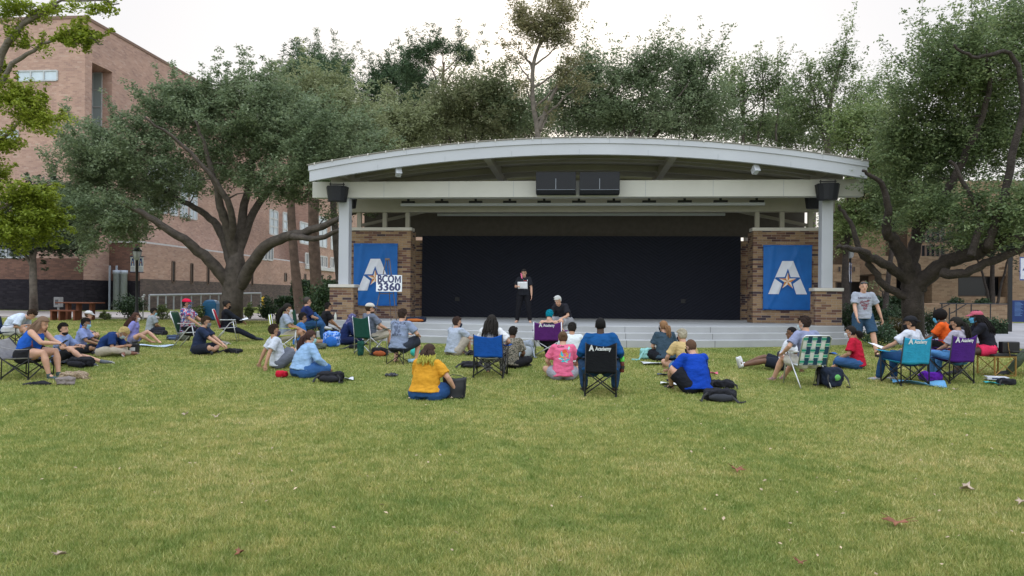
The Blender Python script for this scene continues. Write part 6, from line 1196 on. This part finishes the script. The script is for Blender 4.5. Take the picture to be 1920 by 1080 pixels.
t=thing('jug','black square water jug with white label beside the blond man','jug',at(251,664),10); obj('body',MB().box((-.10,-.08,0),(.10,.08,.24)),black,t,bev=.02); obj('lid',MB().lathe((0,0,.242),[(.04,0),(.04,.04),(.02,.05)],12),black,t); obj('label',MB().box((-.06,-.084,.08),(.06,-.081,.16)),mat('label_white',(.6,.6,.6)),t)
bag('black backpack lying between the blond man and the striped top woman',222,652,15,(.55,.3,.16),BK,seed=5)
bag('black backpack lying behind the person in grey T-shirt on the left',302,628,-20,(.50,.28,.15),BK,seed=6)
bag('small blue grey bag on the grass left of the red cap chair',327,638,0,(.46,.26,.16),(.05,.07,.12),seed=7)
bag('grey green duffel bag standing under the red cap chair',350,630,0,(.34,.3,.40),(.07,.075,.06),'bag','duffel_bag',1,True,seed=8,loc=at(340,640)+V((0,.2,0)))
bag('black bag with loose strap in front of the man in navy T-shirt',437,662,-15,(.50,.26,.11),BK,'bag','shoulder_bag',2,False,seed=9)
bag('red cloth bag beside the hands of the man in white T-shirt',528,708,0,(.22,.2,.13),(.45,.01,.03),'bag','cloth_bag',0,False,seed=10)
bag('large black leather backpack beside the woman in denim shirt',621,716,-6,(.52,.34,.20),BK,seed=11)
bag('round bright blue patterned backpack next to the person in headscarf',622,651,0,(.46,.32,.42),(.02,.10,.45),seed=12,kind=('camo',(.12,.30,.75),(.35,.42,.75)),col2=(.03,.14,.5),straps=1)
bag('olive grey bag lying behind the denim shirt woman',597,655,0,(.46,.28,.16),(.09,.10,.08),'bag','bag',0,False,seed=13)
bag('dark bag lying at the feet of the person in the headscarf',668,655,5,(.40,.22,.12),BK,'bag','bag',1,False,seed=14)
bag('green storage bag hanging low at the side of the tall green chair',676,668,0,(.16,.14,.38),(.012,.06,.045),'bag','chair_bag',0,False,seed=15)
bag('black and orange bag under the tall green chair',712,668,0,(.40,.26,.20),BK,'bag','bag',0,True,seed=16,col2=(.30,.08,.03))
bag('small crumpled black bag alone on the grass in the middle',735,706,0,(.26,.13,.055),BK,'bag','cloth_bag',1,False,seed=17,kind=('camo',(.10,.10,.11),(.02,.02,.025)))
bag('black backpack lying between the hugging man and the blue chair',892,667,0,(.40,.26,.13),BK,seed=18)
bag('black backpack lying left of the royal blue chair',884,689,0,(.46,.28,.13),BK,seed=19)
bag('grey backpack standing left of the purple chair',986,670,0,(.38,.26,.40),(.25,.28,.33),seed=20,col2=(.35,.38,.42))
bag('pale teal cloth bag beside the woman in slate T-shirt',1216,674,20,(.42,.26,.26),(.25,.50,.48),'bag','cloth_bag',1,False,seed=21,lump=.06)
bag('black backpack behind the man in royal blue T-shirt',1354,727,-8,(.44,.3,.14),BK,seed=22,pocket=False)
bag('black and charcoal backpack nearest the camera by the royal blue T-shirt',1350,752,-8,(.55,.36,.20),BK,seed=23,col2=(.04,.042,.05))
bag('navy backpack with lime and blue patch behind the woven lawn chair',1560,726,10,(.40,.28,.36),NV,seed=24,col2=(.12,.35,.10),pocket=.5)
bag('black duffel strap bag leaning under the woven lawn chair',1541,722,0,(.20,.2,.34),BK,'bag','bag',1,False,seed=28)
bag('shiny purple bag on the grass under the violet chair',1745,715,0,(.40,.26,.18),(.12,.02,.36),'bag','drawstring_bag',0,False,seed=25)
bag('black bag lying by the feet of the person at the right edge',1886,722,0,(.34,.2,.12),BK,'bag','bag',1,False,seed=26)
bag('black and orange equipment bag lying on the stage floor',776,604,0,(.75,.4,.16),NV,'bag','equipment_bag',1,True,seed=27,col2=(.40,.12,.03),loc=V((W(776,604,21.9).x,22.1,ZF)))
# open black tote beside the mustard shirt
t=thing('tote_bag','open black leather tote bag beside the woman in mustard T-shirt','tote',at(852,747),-6,'bags on the lawn'); lea=mat('tote_leather',(.022,.023,.028),.45,.15,10,60,.2)
def tote(u,v):
    a=2*math.pi*u; k=1+.06*math.cos(2*a); w_=.155+.03*v; return (w_*math.cos(a)*k,.085*math.sin(a)*(1-.2*v)+.004*math.sin(9*v),.34*v-(.045*math.cos(a)**2*v*0)-.03*v*math.sin(math.pi*abs(math.cos(a)))*0-.035*v*(1-abs(math.cos(a)))) 
obj('body',MB().sheet(28,8,tote,.006).box((-.13,-.06,.0),(.13,.06,.01)),lea,t,True); obj('handle',MB().tube([(.16,-.02,.33),(.20,-.05,.20),(.185,-.06,.05),(.17,-.03,.12)],[(.012,.004)]*4,6,ref=(0,1,0)),lea,t); obj('handle',MB().tube([(-.16,.0,.32),(-.05,.04,.37),(.08,.04,.36),(.17,0,.33)],.006,6),lea,t)
def flatp(lab,px,py,w_,h_,rz,col,cat='paper',name='paper_sheet',z=.035,lift=.02):
    p=at(px,py); t=thing(name,lab,cat,(p.x,p.y,p.z+z),rz); obj('sheet',MB().sheet(6,6,lambda u,v:((u-.5)*w_,(v-.5)*h_,lift*math.sin(5*u+3*v)),.003),mat('flat_%.2f_%.2f_%.2f'%col,col,.8,.1,6),t,True); return t
flatp('pale blue towel under the legs of the striped top woman',289,650,.95,.5,-6,(.45,.55,.68),'towel','towel')
flatp('white sheet of paper beside the black leather backpack',652,713,.2,.14,20,(.6,.6,.7))
flatp('striped pale mat under the woman in slate T-shirt',1243,683,.9,.5,5,(.50,.52,.54),'mat','mat',.03)
flatp('white paper under the sunglasses on the grass',1257,722,.34,.22,-8,(.75,.76,.78))
flatp('blue folder on the grass between the lawn chair and the red T-shirt',1557,665,.3,.2,10,(.03,.12,.42),'folder','folder')
flatp('pale blue towel spread under the turquoise chair',1722,722,.85,.28,-14,(.12,.32,.55),'towel','towel',.04,.05)
flatp('navy cloth on the grass left of the royal blue T-shirt',1254,706,.42,.12,-10,(.02,.04,.12),'cloth','cloth')
flatp('turquoise folder under the white binder at the right',1862,721,.28,.14,-12,(.05,.5,.55),'folder','folder')
flatp('pink phone case on the grass beside the royal blue T-shirt',1338,703,.16,.09,0,(.55,.12,.18),'phone','phone',.04)
t=thing('binder','white ring binder with dark lettering lying at the right edge of the lawn','binder',at(1868,714),-14); obj('cover',MB().box((-.17,-.13,.03),(.17,.13,.035)).box((-.17,-.13,.072),(.17,.13,.077)).box((-.17,-.135,.03),(.17,-.13,.077)),mat('binder_white',(.55,.57,.62),.4),t); obj('lettering',MB().box((-.10,-.138,.045),(.02,-.1355,.064)),mat('binder_navy',(.02,.03,.12)),t)
t=thing('sunglasses','dark sunglasses lying on white paper on the grass','sunglasses',at(1257,722)+V((0,0,.07)),10)
for s_ in(-1,1): obj('lens',MB().ell((s_*.04,0,.015),(.032,.008,.024),n=12,h=8),mat('lens_dark',(.02,.02,.025),.15),t,True)
obj('frame',MB().tube([(-.075,0,.03),(0,0,.032),(.075,0,.03)],.005,6).tube([(.075,0,.03),(.07,.10,.01)],.004,5).tube([(-.075,0,.03),(-.07,.10,.01)],.004,5),black,t)
t=thing('water_bottle','clear bottle with green cap hanging by the black chair armrest','bottle',(lambda q:(q.x+.36,q.y+.12,q.z+.36))(at(1125,740)),0)
obj('body',MB().lathe((0,0,0),[(.03,0),(.038,.01),(.038,.17),(.036,.18)],14),mat('bottle_amber',(.14,.04,.03),.15),t,True); obj('cap',MB().lathe((0,0,.181),[(.038,0),(.040,.01),(.038,.07),(.02,.085)],14),mat('cap_green',(.12,.6,.08),.4),t,True); obj('holder',MB().lathe((0,0,.06),[(.044,0),(.044,.05)],14),black,t)
t=thing('water_bottle','white plastic bottle standing on the left end of the stage step','bottle',(W(626,612,22.8).x,22.95,ZF-.17+.0 if 0 else ZF),0); obj('body',MB().lathe((0,0,0),[(.035,0),(.04,.01),(.04,.15),(.02,.19),(.018,.22)],14),mat('bottle_white',(.55,.56,.5),.4),t,True); obj('cap',MB().lathe((0,0,.221),[(.02,0),(.02,.02)],12),mat('cap_pale',(.5,.5,.45)),t)
t=thing('cloth_bag','small turquoise cloth bag on the grass beyond the folding stool','bag',at(779,668),0); obj('body',MB().ell((0,0,.09),(.12,.08,.10),n=14,h=10,fn=lambda q:1+.15*noise.noise(q*3)),cloth('teal_cloth',(.05,.42,.36)),t,True); obj('handle',MB().tube([(-.05,0,.17),(-.02,0,.25),(.04,0,.25),(.06,0,.17)],.006,5),black,t)
t=thing('cup','pale blue cup lying by the bare feet under the stool','cup',at(765,681),30); obj('body',MB().tube([(0,0,.05),(.16,0,.05)],[.035,.045],12),mat('cup_blue',(.3,.5,.65),.4),t,True); obj('lid',MB().tube([(.162,0,.05),(.175,0,.05)],.048,12),mat('cup_lid',(.5,.55,.6)),t)
# ---------------- street furniture ----------------
iron=mat('lamp_iron',(.012,.013,.015),.45,.2,20)
def lamp(lab,p,hgt,ban,rz=0,w_=.40):
    t=thing('street_lamp',lab,'lamp',p,rz,'lamp posts with pennants'); H=hgt
    obj('post',MB().lathe((0,0,0),[(.16,0),(.16,.25),(.10,.35),(.075,.5),(.055,.9),(.048,H-.75),(.07,H-.72),(.05,H-.68)],14),iron,t,True)
    obj('lantern',MB().lathe((0,0,H-.68),[(.06,0),(.15,.08),(.19,.36),(.17,.38)],12),mat('lamp_glass',(.42,.43,.45),.2),t,True)
    obj('lantern_cap',MB().lathe((0,0,H-.30),[(.21,0),(.22,.02),(.13,.14),(.05,.20),(.02,.24),(.025,.28),(.004,.33)],12),iron,t,True)
    cg=MB(); [cg.tube([(.15*math.cos(a),.15*math.sin(a),H-.6),(.195*math.cos(a),.195*math.sin(a),H-.31)],.009,4) for a in [i*math.pi/3 for i in range(6)]]; obj('lantern_cage',cg,iron,t)
    zt,zb=ban
    for s_ in(-1,1):
        obj('pennant_arm',MB().tube([(s_*.05,0,zt+.02),(s_*(w_+.12),0,zt+.02)],.014,6),iron,t); obj('pennant_arm',MB().tube([(s_*.05,0,zb-.02),(s_*(w_+.12),0,zb-.02)],.014,6),iron,t)
        x0,x1=(.075,.075+w_) if s_>0 else (-.075-w_,-.075)
        po=obj('pennant',MB().sheet(4,6,lambda u,v:(x0+(x1-x0)*u,-.012+.01*math.sin(4*v),zb+(zt-zb)*v),.004),mat('pennant_white',(.55,.56,.60),.8),t)
        A=MB(); c=(x0+x1)/2; h=zt-zb; q=lambda X,Z:(c+X*w_,-.026,zb+Z*h)
        for k in(-1,1): A.add([q(k*.02,.90),q(k*.16,.90),q(k*.40,.40),q(k*.18,.40)],[(0,1,2,3)])
        A.add([q(-.14,.9),q(.14,.9),q(.10,.76),q(-.10,.76)],[(0,1,2,3)])
        A.add([q(-.5,1),q(.5,1),q(.5,.965),q(-.5,.965)],[(0,1,2,3)]); A.add([q(-.5,.0),q(.5,.0),q(.5,.03),q(-.5,.03)],[(0,1,2,3)])
        obj('emblem',A,mat('pennant_navy',(.02,.05,.22),.7),po)
        S_=MB(); S_.add([(c+.075*w_/.4*(1 if i%2==0 else .4)*math.sin(math.pi*i/5),-.029,zb+.62*h+.075*w_/.4*(1 if i%2==0 else .4)*math.cos(math.pi*i/5)) for i in range(10)],[tuple(range(10))]); obj('star',S_,mat('pennant_orange',(.5,.2,.06),.7),po)
        X=MB()
        for k in range(3): X.box((c-w_*(.34-.05*(k%2)),-.028,zb+h*(.10+.085*k)),(c+w_*(.34-.06*(k%2)),-.026,zb+h*(.10+.085*k)+.022))
        obj('lettering',X,mat('pennant_grey',(.25,.28,.36),.8),po)
    return t
p=gr(256,602); s_=p.y/FL; lamp('black lamp post with two letter pennants behind the left saplings',p,(602-451)*s_,(W(256,481.5,p.y).z-p.z,W(256,510,p.y).z-p.z),0,.22)
p=gr(1593,606); lamp('black lamp post with two letter pennants right of the stage column',p,W(1593,458,p.y).z-p.z,(W(1593,493,p.y).z-p.z,W(1593,529,p.y).z-p.z),62,.30)
# direction sign and pennant at the right edge
p=gr(1893,622); t=thing('directory_sign','dark blue directory sign on a dark post at the right edge','sign',p); k=p.y/FL
obj('post',MB().box((-.06,-.06,0),(.06,.06,3.2)),iron,t)
a=W(1896,563,p.y)-p; b=W(1948,604,p.y)-p; po=obj('panel',MB().box((a.x,-.05,b.z),(b.x,.03,a.z)),mat('sign_navy',(.010,.03,.12),.5),t,bev=.01); X=MB()
for i in range(12): X.box((a.x+.10,-.056,a.z-.08-.048*i),(a.x+.10+(.22+.13*((i*7)%5)/5),-.051,a.z-.065-.048*i))
obj('lettering',X,mat('sign_text',(.12,.22,.42)),po)
a=W(1911,482,p.y)-p; b=W(1960,526,p.y)-p; po=obj('pennant',MB().box((a.x,-.04,b.z),(b.x,-.034,a.z)),mat('pennant_white',(.5,.5,.6)),t); w_=b.x-a.x; h=a.z-b.z
A=MB(); q=lambda X,Z:(a.x+X*w_,-.045,b.z+Z*h); A.add([q(0,1),q(1,1),q(1,.96),q(0,.96)],[(0,1,2,3)]); A.add([q(0,0),q(1,0),q(1,.05),q(0,.05)],[(0,1,2,3)]); A.add([q(0,0.06),q(.03,.06),q(.03,.95),q(0,.95)],[(0,1,2,3)])
A.add([q(.10,.42),q(.26,.42),q(.5,.9),q(.36,.9)],[(0,1,2,3)]); A.add([q(.9,.42),q(.74,.42),q(.5,.9),q(.64,.9)],[(0,1,2,3)]); A.add([q(.3,.60),q(.7,.60),q(.66,.68),q(.34,.68)],[(0,1,2,3)]); obj('emblem',A,mat('pennant_navy',(.02,.05,.22)),po)
# A-frame map sign
p=gr(1654,596); p=gr(1654,597); t=thing('sandwich_board','blue framed white sandwich board sign standing on the paving','sign',p); k=p.y/FL; w_=17*k/2; h=23*k
obj('frame',MB().box((-w_,-.03,.12),(-w_+.07,.03,h)).box((w_-.07,-.03,.12),(w_,.03,h)).box((-w_+.072,-.03,h-.07),(w_-.072,.03,h)).box((-w_+.072,-.03,.12),(w_-.072,.03,.19)),mat('frame_blue',(.05,.16,.42),.5),t); obj('panel',MB().box((-w_+.071,-.015,.191),(w_-.071,.015,h-.071)),mat('panel_white',(.6,.6,.64)),t)
X=MB(); [X.box((-w_+.12+.13*(i%3),-.02,.26+.085*(i//3)),(-w_+.20+.13*(i%3),-.016,.285+.085*(i//3))) for i in range(15)]; obj('lettering',X,mat('sign_red',(.35,.06,.12)),t)
for s_ in(-1,1): obj('leg',MB().box((s_*w_*.8-.02,-.03,-.0),(s_*w_*.8+.02,.03,.118)),iron,t)
obj('base_bar',MB().box((-w_*1.3,-.05,-.02),(w_*1.3,.05,.01)),iron,t)
# bicycles
def bike(lab,p,rz,col):
    t=thing('bicycle',lab,'bicycle',p,rz,'parked bicycles'); fm=mat('bike_%.2f_%.2f_%.2f'%col,col,.35,.05); r=.34
    for x in(-.52,.52):
        w0=MB(); w0.tube([(x+r*math.cos(a),0,r+r*math.sin(a)) for a in [2*math.pi*i/24 for i in range(25)]],.02,6); wo=obj('wheel',w0,black,t,True)
        sp=MB(); [sp.tube([(x,0,r),(x+r*math.cos(a),0,r+r*math.sin(a))],.0035,3) for a in [math.pi*i/7 for i in range(14)]]; obj('spokes',sp,alu_,wo)
    f=MB(); bb=(-.08,0,.30); st_=(-.24,0,.78); hd=(.34,0,.80); h2=(.38,0,.62)
    for a,b in((bb,st_),(bb,h2),(st_,hd),(hd,(.52,0,r)),((-.52,0,r),bb),((-.52,0,r),(-.22,0,.72)),(hd,(.33,0,.92))): f.tube([a,b],.020,7)
    obj('frame',f,fm,t,True); obj('handlebar',MB().tube([(.40,-.24,.98),(.33,-.1,.94),(.33,.1,.94),(.40,.24,.98)],.013,6),black,t); obj('saddle',MB().ell((-.26,0,.86),(.13,.06,.03)),black,t,True); obj('crank',MB().tube([(-.08,-.06,.30),(.06,-.06,.20)],.012,6).tube([(-.08,.06,.30),(-.2,.06,.40)],.012,6),black,t)
    return t
alu_=mat('spoke_metal',(.4,.4,.4),.4)
p=gr(1742,588); bike('red bicycle parked right of the oak trunk on the paving',p,0,(.40,.05,.03))
p=gr(1679,588); bike('teal bicycle parked left of the oak trunk near the hedge',p,12,(.02,.16,.20))
# blue litter bin
p=gr(396,601); t=thing('litter_bin','square blue litter bin on the path behind the saplings','bin',p,10); m_=mat('bin_blue',(.012,.11,.24),.5)
obj('body',MB().box((-.30,-.3,.05),(.30,.3,.80)),m_,t,bev=.03); obj('hood',MB().lathe((0,0,.802),[(.36,0),(.34,.07),(.2,.13),(.0,.15)],4),m_,t); t.children[-1].rotation_euler=(0,0,R(45)); obj('base',MB().box((-.26,-.26,0),(.26,.26,.048)),black,t)
# picnic table and bench
p=gr(148,600); t=thing('picnic_table','rust brown slatted table on posts beside the path','table',(p.x,p.y,p.z)); rust=mat('rust_wood',(.16,.055,.03),.8,.25,4)
for i in range(5): obj('top_slat',MB().box((-.85,-.4+.165*i,.74),(.95,-.25+.165*i,.79)),rust,t,bev=.006)
for x in(-.5,.0,.62): obj('leg',MB().box((x-.06,-.12,0),(x+.06,.12,.738)),rust,t)
t=thing('bench','rust brown bench on the grass left of the slatted table','bench',gr(124,601)); obj('seat',MB().box((-.62,-.2,.40),(.55,.2,.46)),rust,t,bev=.006)
for x in(-.57,-.2,.48): obj('leg',MB().box((x-.04,-.18,0),(x+.04,.18,.398)),rust,t)
# bollard, golf cart, dumpster hints by the entrance
t=thing('bollard','short yellow bollard beside the path near the entrance','bollard',gr(493,590)); obj('post',MB().lathe((0,0,0),[(.09,0),(.09,.95),(.06,1.02),(0,1.04)],12),mat('yellow_paint',(.55,.36,.03),.5),t,True); obj('collar',MB().lathe((0,0,0),[(.13,0),(.13,.03)],12),black,t)
p=gr(538,573); t=thing('golf_cart','small dark golf cart with pale roof parked by the entrance','golf cart',p,8)
obj('roof',MB().box((-.9,-.6,1.75),(.9,.6,1.82)),mat('cart_roof',(.5,.48,.42)),t,bev=.02); obj('body',MB().box((-1.1,-.55,.3),(.2,.55,.75)).box((.2,-.55,.25),(.7,.55,.45)).box((.7,-.55,.3),(1.2,.55,.85)),mat('cart_dark',(.03,.03,.035),.4),t,bev=.04); obj('seat',MB().box((-.5,-.5,.752),(.1,.5,.88)).box((-.55,-.5,.885),(-.42,.5,1.25)),mat('cart_seat',(.4,.38,.34)),t,bev=.03)
for x in(-.75,.85):
    for y_ in(-.5,.5): obj('wheel',MB().tube([(x,y_-.08,.22),(x,y_+.08,.22)],.22,14),black,t)
for x in(-.8,.75):
    for y_ in(-.52,.52): obj('roof_post',MB().tube([(x,y_,.7),(x*.95,y_,1.75)],.02,6),black,t)
# spotlight post beside the ramp
p=gr(268,600); t=thing('spotlight','small white spotlight on a thin post beside the dark shrub','spotlight',p); obj('post',MB().tube([(0,0,0),(0,0,1.0)],.03,6),trimw,t); obj('head',MB().ell((.0,0,1.04),(.07,.07,.05)).ell((.05,0,1.12),(.05,.05,.05)),trimw,t,True)
# ---------------- fallen leaves ----------------
lc=[mat('dead_leaf_rust',(.22,.09,.05),.8,.3,20),mat('dead_leaf_tan',(.42,.32,.24),.8,.2,20),mat('dead_leaf_brown',(.20,.12,.08),.8,.3,20)]
def dleaf(px,py,sz,k,lab,n=1,seed=0):
    rg=random.Random(seed); p=at(px,py,.045); t=thing('fallen_leaf',lab,'leaf',p,rg.uniform(0,360),'fallen leaves on the grass')
    mb=MB()
    pts=[]
    for i in range(14):
        a=2*math.pi*i/14; r=sz*(1 if i%2==0 else .45)*(1+.6*abs(math.cos(a)))*.5; pts.append((r*math.cos(a),r*math.sin(a)*.7,.35*r*math.sin(a*2+seed)+.012))
    mb.add([(0,0,.0)]+pts+[(0,0,-.003)]+[(x,y,z-.003) for x,y,z in pts],[(0,1+i,1+(i+1)%14) for i in range(14)]+[(15,16+(i+1)%14,16+i) for i in range(14)]+[(1+i,16+i,16+(i+1)%14,1+(i+1)%14) for i in range(14)])
    obj('blade',mb,lc[k],t,True); obj('stalk',MB().tube([(sz*.4,0,.01),(sz*.9,.01,.02)],.0022,4),lc[k],t); return t
big=[(1381,888,.13,0,'large upright rust red leaf in the middle foreground'),(1812,925,.13,1,'curled pale tan leaf at the right foreground'),(1682,990,.15,0,'flat rust orange leaf in the right foreground'),(405,787,.10,1,'pale tan leaf on the left, right one of a pair'),(347,783,.08,1,'pale tan leaf on the left, left one of a pair'),(1915,951,.09,1,'pale leaf at the very right edge'),(449,1050,.07,0,'small dark red leaf near the bottom left'),(1500,1069,.06,0,'small red leaf near the bottom centre'),(846,752,.05,1,'tan leaf behind the black tote'),(1791,735,.07,1,'pale leaf below the violet chair'),(113,1053,.05,1,'tiny white leaf at the bottom left corner')]
for i,(px,py,sz,k,lab) in enumerate(big): dleaf(px,py,sz,k,lab,1,i)
rg=np.random.default_rng(9); cl=[]
for _ in range(260):
    yy=4.4*(20/4.4)**rg.random(); xx=rg.uniform(-.78,.62)*yy*1.0; cl.append((xx,yy,G(yy)+.045))
o=link('leaf_litter',leafmesh('leaf_litter',cl,.03,1,.017,3,.6,2.),mat('litter_tan',(.40,.30,.20),.8,.4,3)); o['kind']='stuff'
# ---------------- grass ----------------
def grassmat():
    m=bpy.data.materials.new('grass_blades'); m.use_nodes=True; nt=m.node_tree; b=nt.nodes['Principled BSDF']; o=nt.nodes['Material Output']
    g=nd(nt,'ShaderNodeNewGeometry'); tc=nd(nt,'ShaderNodeTexCoord'); v=tc.outputs['Object']
    a=noi(nt,v,.4,6,.68); c=noi(nt,v,4.5,5,.65)
    r1=ramp(nt,a.outputs[0],[(.36,(.225,.285,.075)),(.5,(.335,.35,.105)),(.64,(.45,.415,.16))])
    r2=ramp(nt,c.outputs[0],[(.32,(.60,.74,.56)),(.5,(.96,.98,.95)),(.68,(1.25,1.14,1.2))])
    r3=ramp(nt,g.outputs['Random Per Island'],[(0,(.55,.70,.45)),(.5,(1,1,1)),(.84,(1.2,1.1,1.15)),(.93,(1.6,1.45,2.1))])
    m1=nd(nt,'ShaderNodeMix',data_type='RGBA',blend_type='MULTIPLY'); m1.inputs[0].default_value=1; m2=nd(nt,'ShaderNodeMix',data_type='RGBA',blend_type='MULTIPLY'); m2.inputs[0].default_value=1
    nt.links.new(r1.outputs[0],m1.inputs[6]); nt.links.new(r2.outputs[0],m1.inputs[7]); nt.links.new(m1.outputs[2],m2.inputs[6]); nt.links.new(r3.outputs[0],m2.inputs[7])
    nt.links.new(m2.outputs[2],b.inputs['Base Color']); b.inputs['Roughness'].default_value=.6; b.inputs['Specular IOR Level'].default_value=.3
    t=nd(nt,'ShaderNodeBsdfTranslucent'); nt.links.new(m2.outputs[2],t.inputs[0]); ms=nd(nt,'ShaderNodeMixShader'); ms.inputs[0].default_value=.3
    nt.links.new(b.outputs[0],ms.inputs[1]); nt.links.new(t.outputs[0],ms.inputs[2]); nt.links.new(ms.outputs[0],o.inputs[0]); return m
def grass(n=900000,seed=4):
    rg=np.random.default_rng(seed); y=3.6*(33/3.6)**rg.random(n); x=rg.uniform(-.84,.66,n)*y+rg.uniform(-.3,.3,n)
    keep=~((y>20.0-.4+2.6*(x/8.1)**2-.15)&(np.abs(x)<8.3))&~((x>10.4)&(y>21.4))&~((y>32.3))
    x=x[keep]; y=y[keep]; n=len(x); z=np.interp(y,GY,GD); z=HC-z
    # patchy height
    ph=np.sin(x*1.7+np.sin(y*1.3)*2)*np.sin(y*2.1+np.sin(x*.9)*2)
    h=(.023+.014*rg.random(n)+.006*ph); h*=np.where(rg.random(n)>.985,1.6,1); w_=.0016+.00052*y; a=rg.uniform(0,2*np.pi,n); le=rg.normal(0,.55,(n,2))*h[:,None]
    dx=np.cos(a)*w_; dy=np.sin(a)*w_
    v=np.empty((n,3,3),'f'); v[:,0]=np.stack([x-dx,y-dy,z-.004],1); v[:,1]=np.stack([x+dx,y+dy,z-.004],1); v[:,2]=np.stack([x+le[:,0],y+le[:,1],z+h],1)
    me=bpy.data.meshes.new('grass'); me.vertices.add(3*n); me.vertices.foreach_set('co',v.ravel()); me.loops.add(3*n); me.loops.foreach_set('vertex_index',np.arange(3*n,dtype='i')); me.polygons.add(n); me.polygons.foreach_set('loop_start',np.arange(0,3*n,3,dtype='i')); me.polygons.foreach_set('loop_total',np.full(n,3,'i')); me.update(calc_edges=True)
    o=link('grass',me,grassmat()); o['kind']='stuff'; return o
grass()
bpy.data.scenes.remove(TS)
